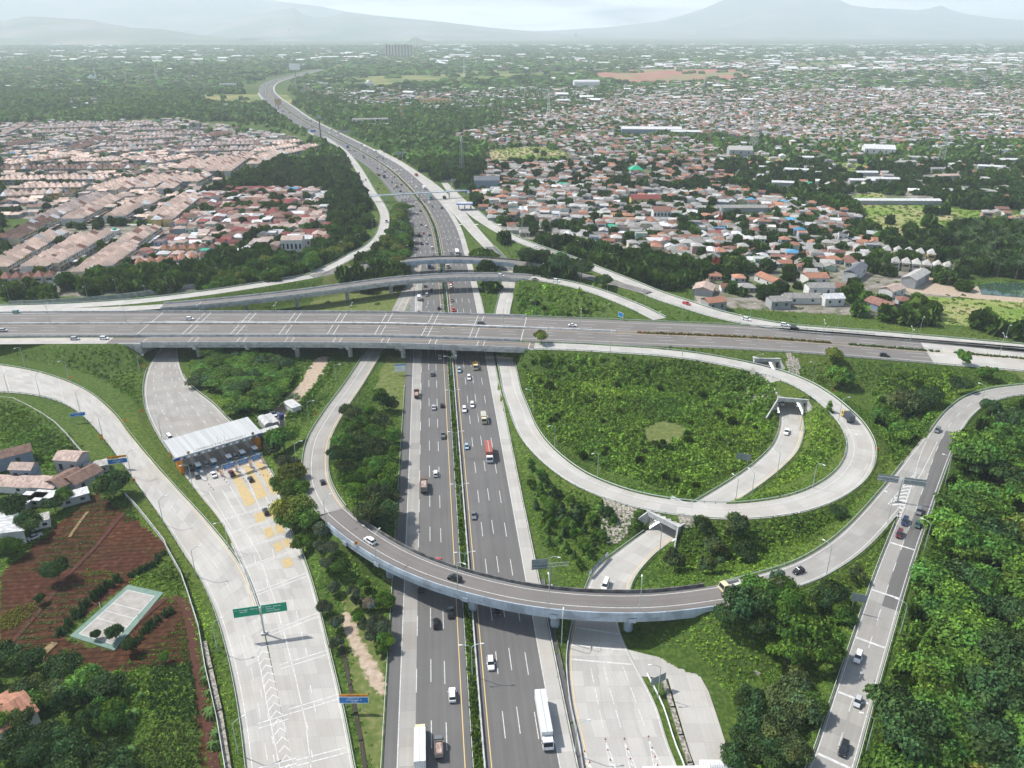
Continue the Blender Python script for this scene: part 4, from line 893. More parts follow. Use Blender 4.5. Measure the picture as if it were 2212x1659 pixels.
for x_, y_ in zip(*scat([(-60, 1400), (60, 1440), (170, 1450), (320, 1440), (300, 1560), (260, 1720), (-60, 1720)], 7.4, rng, 0, 1, .8)):
    cl = rs.choice(['dark green', 'green', 'dark green', 'olive']); kd = rs.choice(['round', 'open', 'round']); w_ = rs.uniform(6, 10); tree(x_, y_, w_, rs.uniform(4, 7.5), kd, COLS[cl], f'{cl} {KW[kd]} tree in the orchard below the ploughed plots', G7)
for a, b_, w_, cl, wh in [(248, 1366, 38, 'dark green', 'at the corner of the sports court'), (207, 1370, 22, 'dark green', 'at the short end of the sports court'), (85, 1293, 24, 'dark green', 'alone beside the ploughed plots'), (122, 1231, 58, 'dark green', 'alone at the edge of the ploughed plots'), (240, 1046, 72, 'dark green', 'beside the brown-roofed house row'), (22, 1096, 66, 'dark green', 'in front of the brown-roofed house row'),
                          (60, 1130, 60, 'dark green', 'behind the garden wall west of the plots'), (115, 1088, 44, 'dark green', 'between the parked car and the plots'), (137, 1071, 40, 'green', 'next to the last house of the brown row'), (20, 1180, 50, 'green', 'over the white shed roof'), (280, 1395, 36, 'dark green', 'at the hedge below the sports court'), (355, 1420, 24, 'bright green', 'on the edge of the vegetable beds'), (215, 1470, 36, 'green', 'below the striped beds')]:
    px_tree(a, b_, w_, 'round', cl, wh, None or 'lone trees around the farm plots')
G8 = 'trees of the grove under the toll road bridge'
for x_, y_ in zip(*scat([(402, 775), (470, 765), (560, 768), (622, 790), (640, 812), (610, 862), (565, 892), (520, 895), (455, 852), (412, 815)], 8.0, rng, 2, 1, .7)):
    cl = rs.choice(['green', 'bright green', 'dark green', 'green']); tree(x_, y_, rs.uniform(10, 13), rs.uniform(4.5, 6.5), 'round', COLS[cl], f'{cl} round-crowned tree in the grove south of the bridge', G8)
G9 = 'trees of the belt behind the two flyovers'
for poly, sp_ in (([(448, 610), (520, 580), (600, 560), (700, 540), (775, 530), (800, 560), (755, 590), (660, 610), (600, 630), (520, 640), (450, 640)], 12.0), ([(852, 450), (872, 440), (878, 570), (862, 580), (800, 570), (848, 510)], 7.5)):
    for x_, y_ in zip(*scat(poly, sp_, rng, 3, 1, .7)):
        cl = rs.choice(['green', 'dark green', 'yellowish green', 'green']); tree(x_, y_, rs.uniform(10, 15), rs.uniform(8, 12), rs.choice(['round', 'round', 'open']), COLS[cl], f'{cl} tree in the belt behind the two flyovers', G9)
for a, b_, w_ in ((1138, 563, 42), (1173, 552, 32), (1206, 566, 58), (1256, 578, 52), (1305, 600, 38), (1375, 545, 0), (1150, 620, 0)):
    if w_: px_tree(a, b_, w_, 'round', 'dark green', 'on the bank east of the far flyover', G9)
print('trees', ntree)
# young trees one can tell apart: the slope between highway and loop, and along the toll road
G10 = 'young trees on the slope between highway and loop'; ny_ = 0
for x_, y_ in zip(*scat([(1120, 985), (1150, 985), (1230, 1040), (1320, 1080), (1340, 1130), (1320, 1190), (1290, 1235), (1250, 1240), (1170, 1150), (1125, 1060)], 4.6, rng, 2, 1, .8)):
    h_ = rs.uniform(2.4, 5.4); tree(x_, y_, h_ * rs.uniform(.8, 1.15), h_, rs.choice(['young', 'open', 'round']), COLS[rs.choice(['green', 'dark green', 'bright green'])], 'young leafy tree on the slope between highway and loop', G10, 'young tree', 'young_tree'); ny_ += 1
G11 = 'banana plants of the orchard'
for poly, sp_ in (([(60, 1470), (330, 1460), (290, 1659), (60, 1659)], 5.0), ([(428, 1420), (440, 1420), (472, 1600), (485, 1680), (470, 1680)], 2.6), ([(595, 878), (640, 850), (650, 880), (610, 905)], 3.4)):
    for x_, y_ in zip(*scat(poly, sp_, rng, 0, 1, .9)): tree(x_, y_, rs.uniform(2.6, 4), rs.uniform(2.2, 3.6), 'banana', (.07, .14, .035), 'banana plant with long arching leaves among the near plots', G11, 'banana plant', 'banana_plant'); ny_ += 1
G12 = 'palms on the wood edge by the pond'
for poly, sp_ in (([(2060, 500), (2212, 500), (2240, 620), (2080, 600), (2040, 640)], 13.0),):
    for x_, y_ in zip(*scat(poly, sp_, rng, 0, 1, .8)): tree(x_, y_, rs.uniform(8, 10), rs.uniform(11, 15), 'palm', (.05, .085, .03), 'tall palm in the palm grove beside the pond', G12, 'palm tree', 'palm_tree'); ny_ += 1
print('young, banana, palm', ny_)

fp = [(2030, 1110), (2075, 960), (2130, 880), (2240, 870), (2450, 1000), (2450, 1800), (1870, 1800), (1915, 1500), (1955, 1350), (1995, 1190)]
X, Y = scat(fp, 2.6, rng, 5, 1); tint = (GREEN * 1.3)[None] * rng.uniform(.6, 1.3, (len(X), 1)); v_, c_ = merge(BUSH + MIDT[:2], X, Y, hzv(X, Y), rng.uniform(1.5, 2.6, len(X)), rng.uniform(2.2, 5.5, len(X)), tint, rng)
obj('understorey', np_mesh('understorey', v_, 4, [M['leafstuff']], c_), kind='stuff', label='leafy understorey filling the wood east of the side road', category='understorey')
# ------------------------------------------------------------------ bridges, walls, rails
ORD = 'first second third fourth fifth sixth seventh eighth ninth tenth eleventh twelfth thirteenth fourteenth fifteenth sixteenth seventeenth eighteenth nineteenth twentieth'.split()
TENS = {2: 'twenty', 3: 'thirty', 4: 'forty', 5: 'fifty', 6: 'sixty', 7: 'seventy', 8: 'eighty', 9: 'ninety'}
def ordw(i):
    if i < 20: return ORD[i]
    n_ = i + 1
    if n_ >= 100: return 'hundred-and-' + ordw(n_ - 101) if n_ > 100 else 'hundredth'
    return (TENS[n_ // 10][:-1] + 'ieth') if n_ % 10 == 0 else TENS[n_ // 10] + '-' + ORD[n_ % 10 - 1]
def bridge(label, r, s0, s1, piers, gird, par_l, par_r, ncol=1, colr=1.1, ov=.55, gd=1.5, mid=None, capw=None, name='bridge'):
    p0 = r.at(s0); o = empty(name, p0, 0, label=label, category='bridge')
    inv = -Vector(p0)
    def part(nm, mb_, mt): 
        mb_.v = [(a + inv.x, b_ + inv.y, c + inv.z) for a, b_, c in mb_.v]; return mb_.build(nm, mt, o)
    hw_ = float(r.W.mean()) / 2 + ov
    m_ = MB(); r.sweep(m_, [(-hw_, -.55), (hw_, -.55), (hw_, -.06), (-hw_, -.06)], (0, 0), s0, s1); part('deck', m_, gird)
    ng = max(2, int(hw_ * 2 / 3.2))
    for k in range(ng):
        x_ = -hw_ + .55 + (2 * hw_ - 1.1) * k / (ng - 1); m_ = MB(); r.sweep(m_, [(x_ - .35, -.55 - gd), (x_ + .35, -.55 - gd), (x_ + .35, -.552), (x_ - .35, -.552)], (0, 0), s0 + .3, s1 - .3); part('girder', m_, gird)
    for sd, mt in ((1, par_l), (-1, par_r)):
        if mt is None: continue
        m_ = MB(); x_ = sd * hw_; a, b_ = sorted((x_ - sd * .42, x_ + sd * .05)); r.sweep(m_, [(a + .0, -.4), (b_, -.4), (b_ - .06, 1.0), (a + .12, 1.0)], (0, 0), s0, s1); part('parapet', m_, mt)
    if mid: m_ = MB(); r.sweep(m_, [(-.95, -.03), (.95, -.03), (.8, .95), (-.8, .95)], (0, 0), s0, s1); part('median_barrier', m_, M['barrier'])
    for t in piers:
        c = r.at(t); h = r.heading(t); g0 = hz(c.x, c.y) - .3; cw = (capw or 2 * hw_ - .6)
        m_ = MB(); m_.box((c.x, c.y, c.z - .55 - gd - 1.3), (1.9, cw * .96, 1.25), 0, h, (1.0, 1.0)); cap = part('pier_cap', m_, M['pier'] if gird is not M['girder'] else M['girder'])
        m2 = MB(); m2.box((c.x, c.y, c.z - .55 - gd), (2.0, 2 * hw_ + .5, gd * .9 - .04), 0, h); q_ = part('diaphragm', m2, M['barrier'] if gird is not M['girder'] else M['girder'])
        for k in range(ncol):
            off = 0 if ncol == 1 else (-.5 + (k + .5) / ncol) * cw; a = (c.x - math.sin(h) * off, c.y + math.cos(h) * off)
            m_ = MB(); m_.cyl((a[0], a[1], min(g0, hz(*a) - .3)), (a[0], a[1], c.z - .55 - gd - 1.3), colr, colr, 14); m_.v = [(x + inv.x, y + inv.y, z + inv.z) for x, y, z in m_.v]; m_.build('column', M['pier'] if gird is not M['girder'] else M['girder'], cap)
    return o
xs_ = lambda r, L: [r.spx(*q, 8.5) for q in L]
bridge('wide grey toll road bridge on round columns over the highway', ew, *BR['toll_road'], xs_(ew, [(430, 699), (535, 699), (642, 700), (750, 700), (864, 701), (975, 705)]), M['grey_girder'], M['barrier'], M['barrier'], ncol=4, colr=1.15, mid=True)
bridge('narrow one-lane bridge on the near side of the wide toll road bridge', coll, *BR['collector_road'], xs_(coll, [(430, 735), (535, 735), (642, 735), (750, 736), (864, 738), (985, 741)]), M['grey_girder'], None, M['barrier'], ncol=1, colr=1.2)
bridge('long curved grey flyover on single columns, nearer of the two behind the toll road', f2, *BR['near_flyover'], xs_(f2, [(440, 655), (535, 646), (643, 633), (748, 619), (847, 606), (963, 598), (1054, 596)]), M['grey_girder'], M['barrier'], M['barrier'], capw=5.5)
bridge('pale blue flyover with dark far parapet, farther of the two behind the toll road', f1, *BR['far_flyover'], xs_(f1, [(865, 565), (960, 559), (1047, 561)]), M['girder'], M['dark_barrier'], M['girder'], capw=5.5)
bridge('pale blue curved flyover sweeping over the highway in front of the loop', cfly, *BR['curved_flyover'], xs_(cfly, [(770, 1150), (840, 1192), (1008, 1261), (1191, 1296), (1368, 1305)]), M['girder'], M['dark_barrier'], M['girder'], capw=5.5, colr=1.25)
# side walls where bridges meet the ground
def block(label, name, pts, z0, z1, th, mt):
    """a wall following pixel points on the ground"""
    m_ = MB()
    for i in range(len(pts) - 1):
        a, b_ = P(*pts[i]), P(*pts[i + 1]); d_ = (b_ - a); L_ = d_.length; c = (a + b_) / 2
        zz = 0 if z1 < 3 else hz(c.x, c.y); m_.box((c.x, c.y, z0 + zz), (L_ + th * .4, th, z1 - z0), 0, math.atan2(d_.y, d_.x))
    return m_.build(name, mt, label=label, category=name.replace('_', ' '))
def wall_poly(label, name, quads, mt):
    m_ = MB()
    for q_ in quads:
        a = [Vector(v) for v in q_]; n_ = (a[1] - a[0]).cross(a[-1] - a[0]).normalized() * .25
        m_.poly([v + n_ for v in a]); m_.poly([v - n_ for v in a][::-1])
        for i in range(len(a)): m_.poly((a[i] + n_, a[i] - n_, a[(i + 1) % len(a)] - n_, a[(i + 1) % len(a)] + n_))
    return m_.build(name, mt, label=label, category=name.replace('_', ' '))
ea = coll.at(BR['collector_road'][1], (-1, -.4)); eb = coll.at(BR['collector_road'][1] + 12, (-1, -.4))
wall_poly('pale grey wing wall at the loop end of the toll road bridge', 'wing_wall', [((ea.x, ea.y, -.3), (ea.x + .5, ea.y, 8.6), (eb.x, eb.y, 8.6), (eb.x, eb.y, 5.2))], M['barrier'])
wa = coll.at(BR['collector_road'][0], (-1, -.4)); wb = coll.at(BR['collector_road'][0] - 11, (-1, -.4))
wall_poly('pale grey wing wall above the toll plaza exit road', 'wing_wall', [((wa.x, wa.y, -.3), (wa.x, wa.y, 8.6), (wb.x, wb.y, 8.6), (wb.x, wb.y, 6.5))], M['barrier'])
for t_, lb_ in ((BR['collector_road'][0], 'dark abutment wall at the plaza end of the toll road bridge'), (BR['collector_road'][1], 'dark abutment wall at the loop end of the toll road bridge')):
    a = coll.at(t_, (-1, -.4)); te = ew.near(a.x, a.y); b_ = ew.at(te, (1, 0)); s_ = 1 if t_ > BR['collector_road'][0] else -1
    m_ = MB(); c = (Vector((a.x, a.y, 0)) + Vector((b_.x, b_.y, 0))) / 2; d_ = b_ - a; m_.box((c.x + s_ * .8, c.y, -.3), (Vector((d_.x, d_.y, 0)).length, .7, 8.2), 0, math.atan2(d_.y, d_.x)); m_.build('abutment', M['pier'], label=lb_, category='abutment')
# culverts that carry the loop and the toll road over the underpass road
def culvert(label, t0, t1, ztop, wing0=7, wing1=7):
    r = inner; W_ = 5.6; c0 = r.at(t0); o = empty('underpass', c0, 0, label=label, category='underpass')
    def part(nm, mb_, mt):
        mb_.v = [(a - c0.x, b_ - c0.y, z - c0.z) for a, b_, z in mb_.v]; return mb_.build(nm, mt, o)
    for sd in (1, -1):
        m_ = MB(); a, b_ = sorted((sd * (W_), sd * (W_ + .6))); r.sweep(m_, [(a, -.4), (b_, -.4), (b_, ztop), (a, ztop)], (0, 0), t0, t1, step=3); part('side_wall', m_, M['barrier'])
    m_ = MB(); r.sweep(m_, [(-W_ - .6, ztop - .9), (W_ + .6, ztop - .9), (W_ + .6, ztop - .02), (-W_ - .6, ztop - .02)], (0, 0), t0, t1, step=3); part('roof_slab', m_, M['barrier'])
    for t, sgn, wl in ((t0, -1, wing0), (t1, 1, wing1)):
        c = r.at(t); h = r.heading(t); m_ = MB(); m_.box((c.x, c.y, ztop - 1.2), (.7, 2 * W_ + 1.6, 1.75), 0, h); part('lintel', m_, M['barrier'])
        for sd in (1, -1):
            if wl <= 0: continue
            a = Vector((c.x - math.sin(h) * sd * (W_ + .3), c.y + math.cos(h) * sd * (W_ + .3), 0)); e_ = a + Vector((math.cos(h + sgn * sd * .5 + (math.pi if sgn < 0 else 0)), math.sin(h + sgn * sd * .5 + (math.pi if sgn < 0 else 0)), 0)) * wl
            n_ = Vector((-(e_ - a).y, (e_ - a).x, 0)).normalized() * .22; z1 = ztop + .4; z2 = 1.4; m_ = MB()
            A = [(a - n_, -.4), (e_ - n_, -.4), (e_ - n_, z2), (a - n_, z1)]; B = [(a + n_, -.4), (e_ + n_, -.4), (e_ + n_, z2), (a + n_, z1)]
            A = [(v.x, v.y, z) for v, z in A]; B = [(v.x, v.y, z) for v, z in B]; m_.poly(A); m_.poly(B[::-1])
            for i in range(4): m_.poly((A[i], B[i], B[(i + 1) % 4], A[(i + 1) % 4]))
            part('wing_wall', m_, M['barrier'])
TS = sorted(TUN)
culvert('white-walled underpass beneath the near side of the loop ramp', *TS[2], 5.6)
culvert('underpass beneath the far side of the loop ramp, mouth to the infield', *TS[1], 6.4, 6, 11)
culvert('underpass mouth beneath the toll road behind the loop ramp', *TS[0], 7.0, 0, 7)
# stone pitching beside the mouths
def drape(label, name, poly, mt, dz=.25, z=2.0, step=1.2):
    w_ = wpoly(poly, z); xs2 = [a for a, _ in w_]; ys2 = [b_ for _, b_ in w_]; X_ = np.arange(min(xs2), max(xs2), step); Y_ = np.arange(min(ys2), max(ys2), step); m_ = MB()
    for x in X_:
        for y in Y_:
            if inside(w_, np.array([x + step / 2]), np.array([y + step / 2]))[0]:
                q_ = [(x, y), (x + step, y), (x + step, y + step), (x, y + step)]; m_.poly([(a, b_, hz(a, b_) + dz) for a, b_ in q_])
    return m_.build(name, mt, label=label, category=name.replace('_', ' '))
drape('stone-pitched slope between highway trees and the near underpass mouth', 'stone_slope', [(1297, 1090), (1330, 1100), (1372, 1120), (1350, 1152), (1318, 1168), (1296, 1120)], M['stone'])
drape('small stone-pitched slope on the far side of the near underpass mouth', 'stone_slope', [(1463, 1134), (1502, 1138), (1508, 1152), (1480, 1156), (1466, 1150)], M['stone'])
drape('stone-pitched slope at the infield underpass mouth', 'stone_slope', [(1622, 812), (1662, 828), (1655, 862), (1605, 858)], M['stone'], z=4)
drape('stone-pitched slope between the loop and the toll road', 'stone_slope', [(1697, 775), (1722, 785), (1735, 805), (1712, 800), (1700, 790)], M['stone'], z=5)
# --- guard rails
RAILP = [(-.04, .45), (.04, .45), (.09, .6), (.04, .78), (-.04, .78)]
def guardrail(label, r, side, s0=None, s1=None, extra=.25, posts=True, mt='rail_green', step=None):
    s0 = r.S[0] + .5 if s0 is None else s0; s1 = r.S[-1] - .5 if s1 is None else s1
    c0 = r.at(s0); o = empty('guardrail', c0, 0, label=label, category='guardrail', group='guardrails along the ramps')
    m_ = MB(); r.sweep(m_, RAILP, (side, side * extra), s0, s1, step=step); m_.v = [(a - c0.x, b_ - c0.y, z - c0.z) for a, b_, z in m_.v]; m_.build('rail', M[mt], o)
    if posts:
        n_ = int(min(95, (s1 - s0) / 4.0)); pm = POST
        for k in range(n_ + 1):
            t = s0 + (s1 - s0) * k / max(n_, 1); p = r.at(t, (side, side * (extra + .12))) - c0; q_ = obj('post', pm, o); q_.location = p
    return o
POST = MB().box((0, 0, -.5), (.14, .14, 1.3)).mesh('post', [M['post']])
guardrail('guardrail on the plaza-facing edge of the southwest ramp', lr, 1, s1=lr.spx(566, 1345, 0)); guardrail('guardrail on the farm-facing edge of the southwest ramp', lr, -1)
guardrail('guardrail on the outer edge of the toll plaza exit road', toll, -1, toll.spx(318, 800, 0), toll.spx(385, 1005, 0)); guardrail('guardrail on the grove edge of the toll plaza road', toll, 1, toll.spx(400, 805, 0), toll.spx(515, 940, 0))
guardrail('guardrail between toll plaza and the tree strip', toll, 1, toll.spx(580, 1010, 0), toll.S[-1] - 2)
guardrail('guardrail on the plaza side of the west ramp', wramp, -1, wramp.spx(800, 770, .5)); guardrail('guardrail on the highway side of the west ramp', wramp, 1, wramp.spx(800, 770, .5))
guardrail('outer guardrail of the loop ramp', loop, -1, None, loop.spx(1700, 1093, 6.6)); guardrail('inner guardrail of the loop ramp', loop, 1, None, loop.spx(1700, 1093, 6.6), mt='rail_green'); 
s_ = lambda r: None
for sd, nm in ((1, 'inner'), (-1, 'outer')):
    guardrail(f'{nm} guardrail of the near arc of the loop ramp', loop, sd, loop.spx(1700, 1093, 6.6) + 1, loop.spx(1090, 770, 0))
guardrail('guardrail on the infield side of the underpass road', inner, -1, TS[1][1] + 3, TS[2][0] - 3); guardrail('guardrail on the slope side of the underpass road', inner, 1, TS[1][1] + 12, TS[2][0] - 3)
guardrail('guardrail with banner beside the road from the near underpass', inner, -1, TS[2][1] + 3); guardrail('guardrail on the tree side of the road from the near underpass', inner, 1, TS[2][1] + 8)
guardrail('guardrail on the loop side of the east slip ramp', lramp, 1, 1.0, lramp.spx(1965, 1000, 7)); guardrail('guardrail on the near side of the east slip ramp', lramp, -1, 6, lramp.spx(1915, 1105, 7))
guardrail('guardrail on the loop side of the east side road, upper part', rroad, 1, rroad.spx(2020, 940, 7)); guardrail('guardrail on the slip-ramp side of the east side road', rroad, 1, None, rroad.spx(1942, 1135, 7)); guardrail('guardrail on the wood side of the east side road', rroad, -1)
guardrail('guardrail on the infield side of the booth-bound ramp behind the bridge', loop, -1, loop.spx(1084, 715, 0), None)
guardrail('guardrail on the highway side of the far ramp behind the bridge', loop, 1, loop.spx(1084, 715, 0), None)
guardrail('long guardrail on the village side of the northeast ramp', neramp, 1, neramp.spx(1015, 455, .3), None, step=5); guardrail('guardrail on the near side of the northeast ramp', neramp, -1, neramp.spx(1100, 510, 2), neramp.spx(1800, 716, 8.5), step=5)
guardrail('guardrail on the far side of the near-flyover descent', f2, 1, BR['near_flyover'][1] + 1); guardrail('guardrail on the near side of the near-flyover descent', f2, -1, BR['near_flyover'][1] + 1, f2.S[-1] - 14)
guardrail('guardrail on the village side of the northwest ramp', nwramp, -1); guardrail('guardrail on the highway side of the northwest ramp', nwramp, 1)
guardrail('guardrail on the far edge of the far-flyover approach', f1w, -1); guardrail('guardrail on the verge west of the highway', hw, 1, 0, hw.spx(975, 829, 0), extra=.3)
guardrail('guardrail on the near edge of the toll road east of the bridge', ew, -1, ew.spx(1500, 730, 8.5)); guardrail('guardrail on the far edge of the toll road east of the bridge', ew, 1, BR['toll_road'][1], ew.spx(1900, 748, 8.5))
def barrier(label, r, off, s0, s1, w0=.55, h=.9, mt='barrier', name='concrete_barrier'):
    m_ = MB(); r.sweep(m_, [(-w0 / 2, -.05), (w0 / 2, -.05), (w0 / 4, h), (-w0 / 4, h)], off, s0, s1); return m_.build(name, M[mt], label=label, category=name.replace('_', ' '))
barrier('long concrete barrier on the east side of the highway median', hw, (0, -1.3), 0, hw.spx(640, 252, 0)); barrier('low curb on the west side of the highway median', hw, (0, 1.25), 0, hw.spx(640, 252, 0), .25, .25, name='curb')
barrier('concrete edge wall along the east edge of the highway', hw, (0, -22.0), 0, hw.spx(962, 640, 0), .3, .45, name='edge_wall'); barrier('dark concrete drain wall beside the south plaza', hw, (0, -23.4), 6, hw.spx(1005, 1244, 0) - 4, .3, .5, 'dark_barrier', name='drain_wall')
barrier('concrete barrier of the toll road west of the bridge, far edge', ew, (1, .2), 4, BR['toll_road'][0]); barrier('concrete median barrier of the toll road west of the bridge', ew, (0, 0), 4, BR['toll_road'][0], 1.6); barrier('concrete barrier of the toll road west of the bridge, near edge', ew, (-1, -.2), 4, BR['toll_road'][0])
barrier('concrete median barrier of the toll road just east of the bridge', ew, (0, 0), BR['toll_road'][1], ew.spx(1332, 717, 8.5), 1.5)
barrier('pale retaining wall between south plaza and drain', splaza, (-1, -.3), 1, None, .35, .9, name='retaining_wall')
barrier('white guard wall on the grass island of the south plaza', splaza, (1, 1.6), splaza.spx(1386, 1461, 0), None, .12, .75, 'white', name='guard_wall')
barrier('narrow divider between southwest ramp and toll road', toll, (-1, -.35), toll.spx(505, 1180, 0), toll.spx(568, 1368, 0), .5, .5)
block('long grey noise wall behind the far-flyover approach', 'noise_wall', [(20, 660), (60, 659), (100, 657), (150, 654), (200, 650), (250, 646), (300, 640), (340, 634), (380, 628), (412, 623), (445, 618)], -1, 3.0, .25, M['barrier'])
block('panelled concrete boundary wall along the farm plots', 'boundary_wall', [(272, 1074), (300, 1104), (330, 1142), (356, 1175), (362, 1190), (392, 1244), (408, 1290), (430, 1360), (445, 1450), (470, 1560), (490, 1680)], 0, 2.0, .18, M['barrier'])
block('overgrown panelled wall curving above the weedy field', 'boundary_wall', [(-20, 864), (30, 869), (62, 884), (95, 903), (122, 922), (145, 945), (168, 972), (184, 990)], 0, 2.3, .2, M['barrier'])
block('stone drain channel wall beside the farm boundary', 'drain_wall', [(442, 1392), (455, 1450), (475, 1540), (497, 1680)], 0, .9, 1.2, M['stone'])
block('earth-lined drain along the toll plaza verge', 'drain', [(736, 1372), (744, 1420), (756, 1480), (768, 1540), (780, 1600), (792, 1680)], -.1, .12, .9, mat('wet_earth', (.035, .025, .018), .6))
block('stone drain wall curving through the lawn under the flyover', 'drain_wall', [(1446, 1338), (1460, 1362), (1500, 1385), (1540, 1408), (1590, 1430), (1640, 1460)], 0, .8, .7, M['stone'])
block('stone-lined ditch wall along the south plaza pad', 'drain_wall', [(1434, 1470), (1452, 1530), (1470, 1590), (1490, 1650), (1500, 1700)], 0, .5, 1.1, M['stone'])
struct(hw.strip(MB(), (0, -22.16), (0, -23.24), 0, -.06, 6, hw.spx(1005, 1244, 0) - 4).build('drain', M['post']))  # dark drain floor: dirt and the channel's shade painted as one colour
# hedges
def hedge(label, r, s0, s1, w_, h, cols, name='hedge', off=0.0, dens=7.0, rng=np.random.default_rng(9)):
    n_ = int((s1 - s0) * dens * w_ / 2); t = rng.uniform(s0, s1, n_); o_ = rng.uniform(-w_ / 2, w_ / 2, n_) + off; pp = [r.at(a, (0, b_)) for a, b_ in zip(t, o_)]
    X = np.array([p.x for p in pp]); Y = np.array([p.y for p in pp]); Z = np.array([p.z for p in pp]) - .1; S_ = np.full(n_, .55) * rng.uniform(.7, 1.3, n_)
    ci = (np.array(cols)[rng.integers(0, len(cols), n_)]) * rng.uniform(.8, 1.25, (n_, 1)); v_, c_ = merge(BUSH, X, Y, Z, S_, S_ * h / .42 * rng.uniform(.8, 1.1, n_), ci, rng)
    return obj(name, np_mesh(name, v_, 4, [M['leafstuff']], c_), label=label, category=name.replace('_', ' '))
hedge('yellow-topped median hedge of the toll road beside the loop', ew, ew.spx(1372, 718, 8.5), ew.spx(1790, 741, 8.5), 1.4, 1.0, [(.22, .19, .02), (.10, .12, .02), (.12, .15, .02), (.28, .12, .02)])
hedge('dark green median hedge of the toll road after the first gap', ew, ew.spx(1832, 744, 8.5), ew.spx(2022, 758, 8.5), 1.4, .9, [GREEN, DARK]); hedge('clipped median hedge of the toll road at the frame edge', ew, ew.spx(2060, 762, 8.5), ew.spx(2330, 785, 8.5), 1.4, .9, [GREEN, OLIVE])
h_ = hedge('patchy shrubs and grass in the highway median', hw, 0, hw.spx(640, 252, 0), 1.9, .8, [GREEN, LIME, DARK], 'median_planting'); h_['kind'] = 'stuff'
struct(hw.strip(MB(), (0, 1.2), (0, -1.2), 0, -.02, 0, hw.spx(640, 252, 0)).build('median', nmat('median_grass', (.05, .09, .02), (.11, .12, .05), .8)))

# ------------------------------------------------------------------ street lamps
def lamp_meshes(double, H_=10.5):
    m_ = MB(); m_.cyl((0, 0, -.2), (0, 0, H_ - 1.2), .13, .08, 8); 
    arms = []
    for sg in ((1, -1) if double else (1,)):
        a = MB(); pts = [Vector((sg * (2.4 * (1 - math.cos(t))), 0, H_ - 1.3 + 1.3 * math.sin(t))) for t in [math.pi / 2 * k / 5 for k in range(6)]]; a.tube(pts, .075, 6); arms.append(a.mesh('arm', [M['lamp']]))
        hd = MB(); hd.box((sg * 2.7, 0, H_ - .06), (.95, .34, .16), top=(.8, .7)); arms.append(hd.mesh('lamp_head', [M['lamp_head']]))
    return m_.mesh('pole', [M['lamp']]), arms
LAMP = {False: lamp_meshes(False), True: lamp_meshes(True)}
LCNT = {}
def nearest_road(x, y, names=None):
    best = None
    for nm, r in ROADS.items():
        if names and nm not in names: continue
        d = (r.C[:, 0] - x) ** 2 + (r.C[:, 1] - y) ** 2; k = int(np.argmin(d))
        if best is None or d[k] < best[0]: best = (d[k], nm, r, k)
    return best
def lamp(x, y, z, where, ang=None, double=False):
    _, nm, r, k = nearest_road(x, y); ang = math.atan2(r.C[k, 1] - y, r.C[k, 0] - x) if ang is None else ang
    LCNT[where] = LCNT.get(where, -1) + 1
    o = empty('street_lamp', (x, y, z), ang, label=f'{ordw(LCNT[where])} {"two" if double else "one"}-armed lamp {where}', category='street lamp', group='street lamps')
    pm, arms = LAMP[double]; p_ = obj('pole', pm, o)
    i = 0
    while i < len(arms): a = obj('arm', arms[i], o); obj('lamp_head', arms[i + 1], a); i += 2
    return o
def lamps(where, L, z=None, **k):
    for a, b_ in L:
        zz = 0.0
        for _ in range(3): p = P(a, b_, zz if z is None else z); zz = hz(p.x, p.y) if z is None else z
        lamp(p.x, p.y, zz, where, **k)
lamps('of the row along the southwest ramp, from the frame edge', [(20, 852), (87, 856), (174, 892), (224, 951), (285, 1031), (354, 1135), (424, 1246), (470, 1409), (515, 1631)])
lamps('of the row on the grass between the two plaza-side roads', [(54, 792), (150, 822), (304, 812), (350, 948), (417, 1056), (494, 1186)])
lamps('along the west ramp, from the bridge', [(727, 831), (668, 916), (642, 1011)])
lamps('on the outer edge of the curved flyover, from its plaza end', [(705, 1136), (813, 1217), (989, 1277), (1185, 1321), (1381, 1326)], 8.6)
lamps('inside the loop ramp, from the bridge', [(1150, 889), (1198, 970), (1290, 1035), (1811, 910), (1823, 988), (1755, 1055)]); lamps('beside the underpass road', [(1588, 1088), (1622, 1080), (1678, 1028), (1425, 1193), (1728, 930)])
lamps('on the strip between highway and south plaza', [(1187, 1262), (1213, 1396), (1243, 1632)]); lamps('on the south plaza grass island', [(1421, 1506)])
lamps('along the east slip ramp', [(1785, 1241), (1917, 1130)]); lamps('along the wood side of the east side road, from the far end', [(2117, 882), (2042, 1043), (1996, 1190), (1944, 1370), (1871, 1622)])
lamps('along the northeast ramp, from the booth', [(1066, 480), (1126, 512), (1190, 530), (1253, 549), (1323, 579), (1411, 619), (1500, 652), (1620, 690), (1809, 708), (1986, 721), (2170, 740)])
lamps('on the bank between the flyovers east of the highway', [(1175, 597), (1225, 606), (1312, 628), (1393, 658), (1473, 691), (1156, 686), (1306, 691)]); lamps('on the near side of the toll road east of the bridge', [(1473, 774), (1630, 806), (1756, 830), (1318, 762), (1180, 756)])
lamps('on the far-flyover approach, from the frame edge', [(21, 650), (61, 644), (130, 648), (191, 653), (254, 637), (317, 650), (362, 632), (470, 610), (580, 612), (655, 590)])
lamps('along the northwest ramp, from its top', [(772, 350), (800, 388), (819, 424), (845, 470), (805, 500), (770, 535), (733, 552)])
lamps('on the verge west of the highway behind the belt', [(868, 452), (870, 478), (872, 505), (873, 530), (876, 560)])
for k, t in enumerate(np.arange(ew.spx(-100, 702, 8.5) + 10, ew.S[-1] - 10, 40.0)):
    p = ew.at(t); lamp(p.x, p.y, p.z + .5, 'on the toll road median, from the west', math.pi / 2 + ew.heading(t), True)
